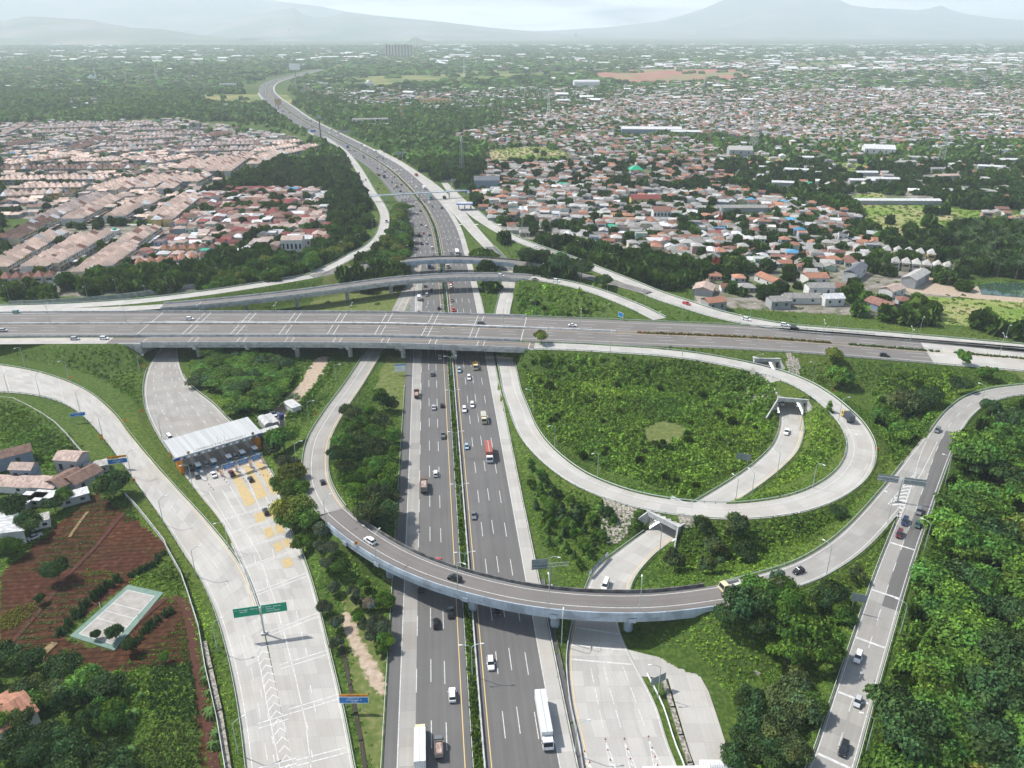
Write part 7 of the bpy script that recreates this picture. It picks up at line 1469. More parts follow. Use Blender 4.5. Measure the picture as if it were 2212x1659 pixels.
def put_house(x, y, a, T_, roofc, wallc, label, group, name='house', cat='house', terrace=False, porch=None):
    z = hz(x, y); o = empty(name, (x, y, z), a, label=label, category=cat, group=group)
    wl = obj('wall', T_['wall'], o); f_ = rs.uniform(.85, 1.12); wl.color = (*[v * f_ for v in WC[wallc]], 1); rf = obj('roof', T_['roof'], o); f_ = rs.uniform(.85, 1.15); f_ *= rs.uniform(.7, 1.12); rf.color = (*[v * f_ for v in RC[roofc]], 1)
    for p in T_['wn']: q_ = obj('window', T_['win'], wl); q_.location = p
    q_ = obj('door', T_['door'], wl); q_.location = (0, -T_['W'] / 2, 0)
    if terrace:
        q_ = obj('balcony', BAL, o); q_.location = (0, -T_['W'] / 2 - .5, 3.1); q_.color = (.6, .58, .52, 1)
        if porch: q_ = obj('porch_roof', PORCH, o); q_.location = (0, -T_['W'] / 2 - 2.6, 2.6); q_.color = (*RC[porch], 1)
    return o
# terraced rows: pixel line of the ridge, facade side (+1: to the right of the line's run), roof
ROWS = [((0, 572), (137, 497), 1, 'peach', 'at the frame edge above the toll road'), ((55, 572), (178, 502), -1, 'peach', 'behind the terrace at the frame edge'), ((112, 565), (233, 498), 1, 'peach', 'leading up to the little green dome'), ((163, 583), (312, 487), -1, 'peach', 'right beside the little green dome'), ((226, 572), (345, 487), 1, 'peach', 'facing the brown-roofed village'),
        ((0, 512), (95, 467), -1, 'brown', 'with dark stepped roofs at the frame edge'), ((100, 470), (232, 415), 1, 'mauve-brown', 'with the long mauve roof'), ((165, 470), (262, 421), 1, 'peach', 'below the long mauve roof'), ((232, 465), (318, 420), -1, 'peach', 'above the palm clump'), ((278, 456), (342, 425), 1, 'peach', 'second above the palm clump'),
        ((328, 464), (400, 417), -1, 'peach', 'nearest the wooded hill'), ((360, 472), (422, 424), 1, 'peach', 'ending at the wooded hill'), ((290, 565), (470, 545), 1, 'orange', 'with orange roofs facing the noise wall'), ((345, 532), (470, 530), 1, 'orange', 'second behind the noise wall'),
        ((0, 596), (120, 590), 1, 'terracotta', 'of low houses on the wall by the toll road'), ((0, 420), (130, 413), 1, 'peach', 'of wide houses on the estate'), ((0, 385), (230, 383), 1, 'peach', 'of paired houses on the estate'), ((0, 362), (295, 360), 1, 'brown', 'of big arched houses on the estate'), ((40, 402), (180, 400), 1, 'peach', 'of close-set houses on the estate'),
        ((210, 408), (290, 385), 1, 'peach', 'of the short slanting estate terrace'), ((262, 408), (335, 376), 1, 'peach', 'of the second slanting estate terrace'), ((318, 402), (375, 376), 1, 'peach', 'of the third slanting estate terrace'), ((365, 405), (402, 378), 1, 'peach', 'of the fourth slanting estate terrace'), ((418, 390), (450, 375), 1, 'peach', 'of the terrace before the wooded hill'),
        ((20, 352), (150, 335), 1, 'peach', ''), ((150, 346), (330, 342), 1, 'peach', ''), ((330, 350), (400, 338), 1, 'peach', ''), ((395, 362), (440, 340), 1, 'peach', ''), ((430, 362), (480, 338), 1, 'peach', ''), ((460, 368), (505, 335), 1, 'peach', ''), ((490, 368), (545, 328), 1, 'peach', ''), ((395, 312), (560, 308), 1, 'mauve-brown', ''), ((410, 324), (545, 320), 1, 'mauve-brown', ''), ((230, 312), (340, 308), 1, 'mauve-brown', ''), ((245, 322), (320, 318), 1, 'mauve-brown', ''),
        ((265, 300), (380, 293), 1, 'mauve-brown', ''), ((290, 290), (430, 286), 1, 'mauve-brown', ''), ((165, 318), (215, 302), 1, 'brown', ''), ((20, 312), (75, 303), 1, 'brown', ''), ((70, 285), (170, 280), 1, 'mauve-brown', ''), ((75, 275), (240, 270), 1, 'mauve-brown', ''), ((170, 268), (260, 265), 1, 'mauve-brown', ''), ((255, 272), (330, 266), 1, 'mauve-brown', ''), ((260, 280), (385, 276), 1, 'mauve-brown', ''), ((0, 290), (55, 265), 1, 'rust-streaked', ''), ((200, 300), (250, 296), 1, 'brown', ''), ((390, 285), (430, 275), 1, 'slate', ''), ((440, 295), (500, 285), 1, 'brown', ''),
        ((500, 305), (560, 300), 1, 'mauve-brown', ''), ((560, 340), (610, 325), 1, 'peach', ''), ((590, 335), (660, 320), 1, 'peach', ''), ((560, 325), (640, 312), 1, 'peach', ''), ((600, 310), (650, 303), 1, 'peach', ''), ((660, 318), (684, 312), 1, 'peach', ''), ((555, 352), (600, 330), 1, 'peach', ''),
        ((1925, 560), (2060, 572), 1, 'pale grey', 'of pale grey townhouses by the palms'), ((1905, 535), (2025, 545), 1, 'pale grey', 'of pale grey townhouses, second from the palms')]
HCELL = {}
def taken(x, y, r_=7.0, add=True):
    k = (int(x // 8), int(y // 8))
    for i in (-1, 0, 1):
        for j in (-1, 0, 1):
            for (u, v) in HCELL.get((k[0] + i, k[1] + j), ()):
                if (u - x) ** 2 + (v - y) ** 2 < r_ * r_: return True
    if add: HCELL.setdefault(k, []).append((x, y))
    return False
nter = 0; rowi = 0
R2 = []
for r_ in ROWS:
    R2.append(r_)
    if r_[3] in ('peach', 'mauve-brown', 'brown'):
        A_, B_ = P(*r_[0], 6.5), P(*r_[1], 6.5); d_ = (B_ - A_).normalized(); nb_ = Vector((-d_.y, d_.x, 0)) * r_[2] * 9.2; a2, b2 = proj(*(A_ + nb_)), proj(*(B_ + nb_)); R2.append((a2, b2, -r_[2], r_[3], r_[4] + ' (rear)' if r_[4] else ''))
ROWS = R2
for a_, b_, sd, rc, nm in ROWS:
    A_, B_ = P(*a_, 6.5), P(*b_, 6.5); d_ = B_ - A_; L_ = d_.length; n_ = max(2, int(L_ / 6.05)); ang_ = math.atan2(d_.y, d_.x) + (0 if sd > 0 else math.pi); rowi += 1; near = nter + n_ <= 292 and nm
    for k in range(n_):
        p = A_ + d_ * ((k + .5) / n_)
        if taken(p.x, p.y, 4.2) or on_road(np.array([p.x]), np.array([p.y]))[0]: continue
        j_ = rs.random(); r_ = rc if j_ < .86 else rs.choice(['brown', 'terracotta', 'white', 'rust-streaked']); w_ = rs.choice(['cream', 'white', 'white', 'cream', 'yellow', 'blue-grey'])
        if near:
            put_house(p.x, p.y, ang_, rs.choice(TP), r_, w_, f'{ordw(k)} {w_} {r_}-roofed house in row {nm}', 'terraced houses of the estate', 'terrace_house', 'terraced house', True, rs.choice([None, 'white', 'grey', 'brown'])); nter += 1
        else:
            far_house(p.x, p.y, ang_, 4.9, 7.6, 5.7, 3.2, np.array(RC[r_]) * rs.uniform(.8, 1.2), np.array(WC[w_]) * .9, True)
# scattered houses of the villages
VIL = [('far', [(0, 330), (570, 325), (440, 420), (440, 470), (200, 480), (0, 470)], 10.5, ['peach', 'peach', 'mauve-brown', 'peach', 'brown'], '', .55), ('far', [(0, 268), (420, 262), (640, 300), (570, 325), (200, 330), (0, 330)], 11, ['mauve-brown', 'mauve-brown', 'brown', 'pale grey'], '', .5),
       ('dense', [(300, 592), (292, 560), (372, 520), (385, 430), (480, 412), (702, 410), (716, 530), (640, 545), (560, 540), (420, 585)], 8.6, ['rust-streaked', 'brown', 'terracotta', 'mauve-brown', 'white', 'dark red'], 'in the village west of the highway', 1.0),
       ('dense', [(1080, 500), (1030, 430), (1040, 378), (1110, 352), (1225, 345), (1250, 400), (1480, 415), (1478, 530), (1540, 545), (1545, 590), (1380, 552), (1250, 536)], 9.0, ['orange', 'terracotta', 'grey', 'pale grey', 'grey', 'grey', 'orange', 'pale grey', 'grey', 'pale grey', 'white', 'brown'], 'in the village behind the northeast ramp', .9),
       ('mid', [(1480, 415), (1560, 400), (1850, 470), (1900, 530), (1880, 590), (1790, 600), (1560, 575), (1480, 530)], 9.6, ['grey', 'pale grey', 'orange', 'white', 'grey', 'terracotta'], 'between the lattice towers and the townhouses', .85),
       ('mid', [(1620, 590), (1760, 600), (1980, 640), (1990, 670), (1880, 680), (1560, 640), (1500, 650), (1540, 600)], 12, ['orange', 'grey', 'terracotta', 'white'], 'among trees behind the northeast ramp', .42),
       ('far', [(1040, 378), (1050, 318), (1120, 285), (1320, 292), (1500, 300), (1560, 330), (1560, 400), (1250, 400), (1225, 345), (1110, 352)], 10.5, ['grey', 'terracotta', 'pale grey', 'orange', 'brown', 'grey'], 'in the village beyond the green-roofed mosque', .78),
       ('far', [(1300, 215), (2240, 180), (2240, 300), (1900, 312), (1640, 300), (1320, 292), (1120, 285), (1060, 315), (960, 300), (1100, 262), (1240, 235)], 10.2, ['grey', 'terracotta', 'pale grey', 'brown', 'orange', 'grey', 'mauve-brown', 'white'], '', .86),
       ('far', [(1560, 300), (2240, 300), (2240, 440), (1850, 430), (1560, 400)], 18, ['grey', 'white', 'pale grey', 'orange'], '', .32), ('far', [(740, 195), (1300, 190), (1240, 235), (1100, 262), (1040, 240), (860, 240), (720, 225)], 14, ['terracotta', 'grey', 'pale grey', 'white'], '', .42), ('far', [(640, 178), (700, 178), (760, 205), (700, 212), (640, 200)], 14, ['terracotta', 'grey', 'white'], '', .4),
       ('far', [(0, 160), (520, 165), (540, 195), (0, 200)], 20, ['terracotta', 'grey', 'white'], '', .22), ('far', [(150, 212), (230, 214), (210, 245), (150, 240)], 15, ['terracotta', 'grey', 'white'], '', .35), ('far', [(1400, 140), (2240, 115), (2240, 185), (1300, 215)], 13, ['grey', 'terracotta', 'white', 'pale grey'], '', .5), ('far', [(2080, 455), (2240, 450), (2240, 480), (2120, 480)], 14, ['orange', 'terracotta', 'grey'], '', .5)]
nvil = 0; rngv = np.random.default_rng(77); VC = []
KIND = ['gable-roofed', 'hip-roofed', 'gable-roofed', 'hip-roofed', 'low gable-roofed', 'two-storey hip-roofed', 'two-storey flat-roofed', 'long gable-roofed', 'flat-roofed']
# landmarks and big buildings first, so that nothing is built through them
def clear(px, py, z, r_):
    p = P(px, py, z)
    for i in np.arange(-r_, r_ + 1, 5):
        for j in np.arange(-r_, r_ + 1, 5): HCELL.setdefault((int((p.x + i) // 8), int((p.y + j) // 8)), []).append((p.x + i, p.y + j))
def big(label, px, py, ang_, L, W, H, wall, roof, kind='gable', rise=2.0, win=0, name='building'):
    clear(px, py, 0, max(L, W) / 2 + 1); return shed(label, px, py, ang_, L, W, H, WHM[wall], RFM[roof], kind, name, win=win, rise=rise, cat=name.replace('_', ' '))
WHM = {k: nmat('plaster', tuple(.88 * v for v in c), c, .5) for k, c in WC.items()}; RFM = {k: nmat('sheet_roof', tuple(.62 * v for v in c), tuple(1.12 * v for v in c), 1.3, detail=8, mapscale=(1, .35, 1)) for k, c in RC.items()}
big('white four-storey house with balconies behind the tree belt', 636, 546, .02, 15, 10, 11, 'white', 'rust-streaked', 'gable', 2.2, 5, 'apartment_house'); big('grey house block attached behind the white four-storey house', 655, 532, .02, 16, 9, 7, 'grey', 'white', 'gable', 1.8, 3)
big('white two-storey house under a big red roof', 1427, 470, .02, 15, 11, 7, 'white', 'terracotta', 'gable', 3.2, 5, 'villa'); big('long dark red roofed hall behind the white villa', 1393, 438, .0, 28, 13, 5, 'yellow', 'dark red', 'hip' if False else 'gable', 3, 4, 'hall'); big('white warehouse with a low ridge among the woods', 1896, 332, -.25, 38, 26, 8, 'white', 'white', 'gable', 4, 5, 'warehouse')
big('long white-roofed factory shed in the middle of the town', 1406, 287, -.08, 95, 22, 7, 'blue-grey', 'white', 'gable', 3, 0, 'factory'); big('smaller white factory shed east of the long one', 1480, 292, -.08, 45, 14, 6, 'grey', 'white', 'gable', 2, 0, 'factory'); big('grey two-block college building beside the highway woods', 800, 268, .25, 62, 18, 9, 'white', 'grey', 'flat', 2, 8, 'college'); big('lower wing of the grey college building', 822, 275, .2, 44, 14, 6, 'white', 'pale grey', 'flat', 2, 6, 'college')
big('white arched warehouse beyond the villages', 1266, 190, .03, 72, 40, 16, 'white', 'white', 'vault', 6, 0, 'warehouse'); big('white hall with a barrel roof east of the apartment slab', 993, 125, 0, 120, 40, 14, 'white', 'white', 'vault', 6, 8, 'hall'); big('pale blue-roofed hall with gabled front among eastern houses', 1597, 335, -.1, 30, 22, 8, 'grey', 'pale grey', 'gable', 4, 3, 'hall'); big('yellow wide building in the far village', 940, 223, 0, 70, 12, 9, 'yellow', 'orange', 'flat', 2, 8)
big('dark-walled grey warehouse near the far toll gate', 1052, 405, .02, 26, 18, 9, 'blue-grey', 'slate', 'gable', 3, 0, 'warehouse'); big('long grey market roof behind the villages', 1600, 455, .0, 46, 12, 4, 'grey', 'grey', 'gable', 1.5, 0, 'market_hall'); big('long white shed row at the edge of the green field', 1935, 440, -.02, 80, 10, 4, 'grey', 'white', 'gable', 1.2, 0, 'shed_row'); big('white school building with grey roof west of the highway bend', 493, 188, 0, 46, 12, 10, 'white', 'pale grey', 'flat', 1, 8, 'school')
for i, (a, b_, L_, c_) in enumerate([(1720, 372, 26, 'white'), (1870, 378, 24, 'white'), (1905, 392, 34, 'white'), (1860, 395, 26, 'white'), (1690, 400, 22, 'white'), (1740, 345, 18, 'white'), (2030, 370, 24, 'grey'), (2040, 385, 30, 'rust-streaked'), (2140, 365, 28, 'white'), (2180, 350, 26, 'white'), (1980, 345, 22, 'pale grey'), (1955, 355, 24, 'pale grey')]): big(f'{ordw(i)} long {c_} roofed shed of the farms in the eastern woods', a, b_, rs.uniform(-.4, .2), L_, 9, 3.6, 'grey', c_, 'gable', 1.3, 0, 'farm_shed')
for i, (a, b_, L_, W_, c_, w_, an) in enumerate([(1660, 612, 18, 9, 'orange', 'white', -1.2), (1758, 610, 14, 12, 'orange', 'white', .1), (1768, 636, 16, 9, 'grey', 'white', 0), (1730, 652, 22, 8, 'grey', 'white', 0), (1680, 662, 12, 9, 'grey', 'grey', .1), (1845, 598, 26, 8, 'slate', 'white', .9), (1903, 668, 16, 12, 'terracotta', 'blue-grey', -1.1), (1925, 638, 14, 9, 'rust-streaked', 'white', .6), (1975, 612, 26, 9, 'pale grey', 'grey', .8), (1520, 632, 14, 12, 'rust-streaked', 'grey', 1.2), (1795, 657, 12, 8, 'white', 'white', .1), (1540, 668, 12, 9, 'orange', 'grey', .3)]):
    big(f'{ordw(i)} large {c_} roofed house behind the northeast ramp trees', a, b_, an, L_, W_, 4.0 + (i % 3), w_, c_, 'gable', 2, 2, 'house')
# farm-side house row, near corner of the photograph
for i, (a, b_, L_, W_, H_, w_, c_, k_, an, lb) in enumerate([(8, 1008, 20, 7, 5.5, 'blue-grey', 'brown', 'gable', .62, 'long brown-roofed house with blue-grey end wall at the frame edge'), (60, 1036, 8, 5, 6, 'blue-grey', 'rust-streaked', 'gable', -.05, 'taller house with a turquoise band in the brown row'), (30, 1054, 18, 7, 3.2, 'white', 'rust-streaked', 'gable', -.1, 'long low roof of the brown house row'), (92, 1056, 15, 7.5, 3.4, 'white', 'rust-streaked', 'gable', -.12, 'middle house of the brown row'),
                                                             (147, 1052, 10, 9, 4.2, 'grey', 'brown', 'gable', 1.1, 'grey-walled house with two-tone brown roof'), (182, 1045, 11, 8, 4.2, 'grey', 'brown', 'gable', 1.1, 'last house of the brown row by the big bamboo clump'), (162, 1018, 9, 7, 7, 'grey', 'rust-streaked', 'gable', -.12, 'raised upper storey with a red roof tank'), (45, 1092, 9, 5, 2.6, 'grey', 'white', 'flat', -.1, 'white carport roof below the turquoise house'), (75, 1085, 8, 5, 2.6, 'grey', 'white', 'flat', -.1, 'second white carport roof below the row'),
                                                             (104, 1080, 9, 5, 2.6, 'grey', 'white', 'flat', -.1, 'third white carport roof below the row'), (163, 1082, 9, 5, 3, 'grey', 'white', 'flat', .6, 'white awning at the end of the brown row'), (5, 1165, 14, 12, 5, 'white', 'white', 'gable', -.9, 'white-roofed shed at the frame edge beside the lane'), (2, 1570, 13, 12, 4, 'white', 'orange', 'gable', .9, 'orange-roofed house at the bottom corner'), (212, 1022, 8, 5, 3.2, 'grey', 'pale grey', 'flat', .5, 'small grey roofed lean-to by the overgrown wall'), (88, 1135, 6, 5, 3, 'white', 'pale grey', 'flat', .5, 'small kiosk with pale roof beside the lane')]):
    big(lb, a, b_, an, L_, W_, H_, w_, c_, k_, 1.6, 2, 'house')
def dome_mosque(label, px, py, s_, dc, wc='white', tower=False):
    clear(px, py, 0, 8 * s_); p = P(px, py, 0); o = empty('mosque', (p.x, p.y, -.1), 0, label=label, category='mosque'); MB().box((0, 0, 0), (12 * s_, 12 * s_, 6 * s_)).build('wall', WHM[wc], o); b_ = MB(); n_ = 6; r_ = 3.4 * s_
    for i in range(n_): t0, t1 = math.pi / 2 * i / n_, math.pi / 2 * (i + 1) / n_; b_.cyl((0, 0, 6 * s_ + r_ * 1.1 * math.sin(t0)), (0, 0, 6 * s_ + r_ * 1.1 * math.sin(t1)), r_ * math.cos(t0), max(.02, r_ * math.cos(t1)), 16, cap=False)
    b_.build('dome', mat('dome', dc, .4), o)
    if tower: b_ = MB(); b_.cyl((9 * s_, 0, 0), (9 * s_, 0, 20 * s_), 1.2 * s_, .9 * s_, 8).cyl((9 * s_, 0, 20 * s_), (9 * s_, 0, 23 * s_), 1.1 * s_, .05, 8); b_.build('minaret', WHM[wc], o)
dome_mosque('small prayer house with a green dome between the terraces', 249, 505, .55, (.10, .42, .33)); dome_mosque('white-domed mosque beside the highway woods', 797, 188, 2.0, (.6, .62, .55)); dome_mosque('cream-domed mosque at the edge of the eastern town', 1510, 190, 1.6, (.55, .5, .2), 'cream', True); dome_mosque('turquoise-domed mosque with a tower west of the highway', 198, 173, 1.7, (.15, .5, .45), 'white', True)
clear(1373, 372, 0, 16); p = P(1373, 374, 0); o = empty('mosque', (p.x, p.y, -.1), .05, label='mosque with a bright green pyramid roof and white cupola', category='mosque'); MB().box((0, 0, 0), (13, 11, 4.5)).build('wall', WHM['white'], o); rf = MB().box((0, 0, 4.5), (16, 14, 4.5), top=(.25, .25)).build('roof', mat('green_roof', (.03, .36, .20), .5), o); MB().cyl((0, 0, 9), (0, 0, 10.6), 1.6, 1.6, 12).cyl((0, 0, 10.6), (0, 0, 13), 1.7, .1, 12).build('cupola', WHM['white'], rf)
cand = []
FIELDS = [wpoly(p) for p in ([(1268, 150), (1420, 147), (1590, 148), (1650, 168), (1560, 178), (1420, 182), (1330, 186), (1290, 172)], [(1045, 354), (1060, 320), (1170, 314), (1235, 330), (1215, 354)], [(1730, 133), (1850, 128), (1830, 144), (1700, 150)])]
for cls, poly, sp_, cols, wh, pr in VIL:
    w_ = wpoly(poly); xs2 = [a for a, _ in w_]; ys2 = [b for _, b in w_]; X, Y = jitter_grid(min(xs2), max(xs2), min(ys2), max(ys2), sp_, rngv, .35); k = inside(w_, X, Y) & ~on_road(X, Y, 1) & in_view(X, Y, .05)
    k &= rngv.uniform(0, 1, len(X)) < pr * np.where(cls == 'far' and len(wh) == 0, np.clip(1.1 + .8 * wave(X, Y, .007, 2) + .5 * wave(X, Y, .023, 1), 0, 1.1), 1.0 + .45 * wave(X, Y, .03, 2)); k &= ~((np.abs(wave(X, Y, .012, 5)) < .05) & (cls != 'far'))
    for fp_ in FIELDS: k &= ~inside(fp_, X, Y)
    for x, y in zip(X[k], Y[k]): cand.append((y, x, cls, cols, wh, sp_))
cand.sort(key=lambda c: c[0])
for y, x, cls, cols, wh, sp_ in cand:
    if taken(x, y, min(sp_ * .62, 6.5)): continue
    a = (0.06 if x < 0 else -.12 + .25 * math.sin(x * .006 + y * .004)) + rs.choice([0, 0, math.pi / 2]) + rs.uniform(-.1, .1); ki = rs.choices(range(9), [5, 3, 5, 4, 4, 2, 1.2, 2, 1.5])[0]; T_ = HP[ki]; rc = rs.choice(cols); wc = rs.choice(['white', 'white', 'cream', 'grey', 'blue-grey', 'pale green', 'pink', 'grey'])
    if rs.random() < .015: rc = rs.choice(['blue', 'green', 'slate'])
    if nvil < 290 and wh:
        base = f'{KIND[ki]} {wc} house, {rc} roof, {wh}'; HN[base] = HN.get(base, -1) + 1
        put_house(x, y, a, T_, rc, wc, base if HN[base] == 0 else f'{ordw(HN[base])} {base}', 'village houses'); nvil += 1
    else: far_house(x, y, a, T_['L'] * rs.uniform(.9, 1.15), T_['W'] * rs.uniform(.9, 1.2), T_['H'], 1.7 if ki not in (6, 8) else .1, np.array(RC[rc]) * rs.uniform(.55, 1.15), np.array(WC[wc]) * rs.uniform(.7, 1.05), ki in (1, 3, 5))
# ------------------------------------------------------------------ the far land: fields, woods, towns
rng = np.random.default_rng(42)
def sheet(name, poly, z, mt, label=None):
    bm_ = bmesh.new(); vs_ = [bm_.verts.new(P(a, b_, z)) for a, b_ in poly]; f_ = bm_.faces.new(vs_); bm_.normal_update()
    if f_.normal.z < 0: bmesh.ops.reverse_faces(bm_, faces=[f_])
    bmesh.ops.triangulate(bm_, faces=list(bm_.faces)); me_ = bpy.data.meshes.new(name); bm_.to_mesh(me_); bm_.free(); me_.materials.append(mt); return struct(obj(name, me_))
fieldm = nmat('field_grass', (.075, .12, .03), (.14, .17, .045), .02, .95, 8, c3=(.22, .20, .07), scale3=.006); lawnm = nmat('bright_field', (.12, .20, .03), (.18, .24, .05), .05, .95, 8, c3=(.34, .28, .16), scale3=.02); redm = nmat('red_earth', (.26, .10, .07), (.36, .17, .12), .012, .95, 8, c3=(.18, .19, .08), scale3=.004)
FLD = [([(690, 168), (960, 160), (1110, 145), (1110, 160), (1300, 148), (1320, 155), (1000, 178), (820, 188), (700, 184)], fieldm), ([(1850, 437), (1930, 438), (2240, 466), (2240, 490), (2090, 486), (2050, 500), (1990, 515), (1930, 508), (1870, 492)], lawnm), ([(1045, 352), (1060, 322), (1170, 316), (1230, 330), (1215, 350)], lawnm), ([(430, 203), (620, 205), (640, 222), (480, 226), (420, 216)], fieldm), ([(250, 260), (400, 252), (420, 262), (260, 270)], fieldm), ([(800, 210), (960, 205), (940, 216), (720, 222)], fieldm),
       ([(1268, 152), (1420, 149), (1590, 150), (1640, 168), (1560, 176), (1420, 178), (1330, 180), (1290, 170)], redm), ([(1730, 135), (1850, 130), (1830, 142), (1700, 148)], fieldm), ([(1640, 340), (1700, 335), (1710, 352), (1660, 356)], lawnm), ([(1790, 350), (1880, 352), (1870, 372), (1790, 365)], lawnm), ([(1850, 420), (1900, 415), (1930, 440), (1850, 440)], lawnm), ([(2000, 640), (2240, 655), (2240, 720), (2040, 700)], lawnm), ([(1080, 150 - 5), (1120, 148), (1120, 152), (1080, 152)], redm)]
URBG = nmat('village_ground', (.13, .12, .09), (.27, .25, .225), .08, .95, 8, lo=.4, hi=.6, c3=(.09, .12, .04), scale3=.03)
for v in VIL[:2] + VIL[5:9]: sheet('ground', v[1], -.11, URBG)
for poly, mt in FLD: sheet('field', poly, -.05, mt)
FW = [wpoly(p) for p, _ in FLD]
water = mat('pond_water', (.035, .07, .055), .08, 0, .6); sheet('pond', [(2112, 616), (2150, 610), (2240, 612), (2240, 645), (2120, 636)], .0, water); PONDW = wpoly([(2090, 600), (2240, 600), (2240, 655), (2100, 645)])
hwm = lambda X, Y, g: np.min([np.where(True, np.hypot(X - c[0], Y - c[1]), 0) for c in hw.C[hw.S > hw.spx(940, 500, 0)][::3]], axis=0) < g
nwm = lambda X, Y, g: np.min([np.hypot(X - c[0], Y - c[1]) for r in (nwramp, neramp, boothr) for c in r.C[::3]], axis=0) < g
def inpoly(polys, X, Y):
    k = np.zeros(len(X), bool)
    for p in polys: k |= inside(p, X, Y)
    return k
VW = [(wpoly(v[1]), v[5]) for v in VIL]; TW = [wpoly(p) for p in ([(0, 265), (560, 262), (700, 300), (690, 335), (610, 350), (440, 420), (440, 480), (350, 590), (0, 640)],)]
def housey(X, Y):
    f = np.zeros(len(X))
    for w_, pr in VW: s_ = inside(w_, X, Y); f[s_] = np.maximum(f[s_], pr)
    for w_ in TW: s_ = inside(w_, X, Y); f[s_] = np.maximum(f[s_], .84)
    return f
def nearhouse(X, Y, r_):
    return np.array([taken(x, y, r_, False) for x, y in zip(X, Y)], bool)
def woods(name, label, Y0, Y1, sp_, s0, s1, h0, h1, tm, dens=1.0, check=True):
    X, Y = jitter_grid(-1.0 * Y1, 1.0 * Y1, Y0, Y1, sp_, rng); k = in_view(X, Y, .04); X, Y = X[k], Y[k]
    if check: k = ~on_road(X, Y, 1) & ~hwm(X, Y, 31) & ~((Y > 1900) & hwm(X, Y, 60)) & ~nwm(X, Y, 11) & ~inside(PONDW, X, Y)
    else: k = ~hwm(X, Y, 70)
    X, Y = X[k], Y[k]; fld = inpoly(FW, X, Y); hf = housey(X, Y); u = rng.uniform(0, 1, len(X)); wv = wave(X, Y, .006, 1) + .5 * wave(X, Y, .02, 2)
    ks = (hf > 0) & (u < np.where(inpoly(TW, X, Y), .12, .62 if Y0 < 900 else .8)); kf = (hf == 0) & (u < dens * ((.80 if Y0 < 900 else 1.0) + .35 * wv)); k = (ks | kf) & ~(fld & (u > .05))
    if check:
        i_ = (Y < GY1) & (hf == 0) & (Y < 470) & (np.abs(X) < 380); k &= ~i_ | (inpoly([wpoly(q) for q in ([(1120, 510), (1250, 545), (1400, 575), (1560, 620), (1700, 655), (1900, 690), (2240, 740), (2240, 690), (1900, 660), (1800, 610), (1500, 560)], [(450, 560), (800, 470), (860, 330), (720, 300), (700, 520), (640, 548)], [(0, 600), (440, 560), (440, 612), (200, 645), (0, 650)])], X, Y))
    X, Y = X[k], Y[k]; hf = hf[k]
    if Y1 < 2500: n2 = (hf > 0) | (Y < 1100); q_ = np.zeros(len(X), bool); q_[n2] = nearhouse(X[n2], Y[n2], 4.6); X, Y, hf = X[~q_], Y[~q_], hf[~q_]
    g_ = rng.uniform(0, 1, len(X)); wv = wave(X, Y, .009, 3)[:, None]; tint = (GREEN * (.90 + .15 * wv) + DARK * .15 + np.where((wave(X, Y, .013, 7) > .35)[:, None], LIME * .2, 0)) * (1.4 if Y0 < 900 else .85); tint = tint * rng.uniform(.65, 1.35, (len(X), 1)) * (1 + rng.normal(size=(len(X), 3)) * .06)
    S_ = rng.uniform(s0, s1, len(X)) * np.where(hf > 0, .72, 1); H_ = rng.uniform(h0, h1, len(X)) * np.where(hf > 0, .72, 1)
    z_ = hzv(X, Y) if check else np.full(len(X), -.15); v_, c_ = merge(tm, X, Y, z_, S_, H_, tint, rng); return obj(name, np_mesh(name, v_, 4, [M['leafstuff']], c_), kind='stuff', label=label, category='woods')
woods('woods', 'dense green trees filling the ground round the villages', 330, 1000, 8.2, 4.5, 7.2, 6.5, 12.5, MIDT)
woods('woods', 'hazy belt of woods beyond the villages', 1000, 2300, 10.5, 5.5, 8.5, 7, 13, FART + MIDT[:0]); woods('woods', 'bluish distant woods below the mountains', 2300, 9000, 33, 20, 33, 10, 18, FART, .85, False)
# low growth on the open fields
X, Y = jitter_grid(-900, 1300, 380, 1700, 7, rng); k = in_view(X, Y, .03) & (inpoly(FW, X, Y) | ((housey(X, Y) == 0) & (rng.uniform(0, 1, len(X)) < .15))) & ~hwm(X, Y, 24) & ~nwm(X, Y, 8) & ~on_road(X, Y, 1) & ~inside(PONDW, X, Y) & ~inside(FW[6], X, Y); X, Y = X[k], Y[k]
tint = (LIME * .4 + GREEN * .45)[None] * rng.uniform(.7, 1.3, (len(X), 1)); v_, c_ = merge(BUSH, X, Y, hzv(X, Y), rng.uniform(1.5, 3.2, len(X)), rng.uniform(.5, 1.6, len(X)), tint, rng); obj('field_scrub', np_mesh('field_scrub', v_, 4, [M['leafstuff']], c_), kind='stuff', label='low scrub dotted over the distant fields', category='scrub')
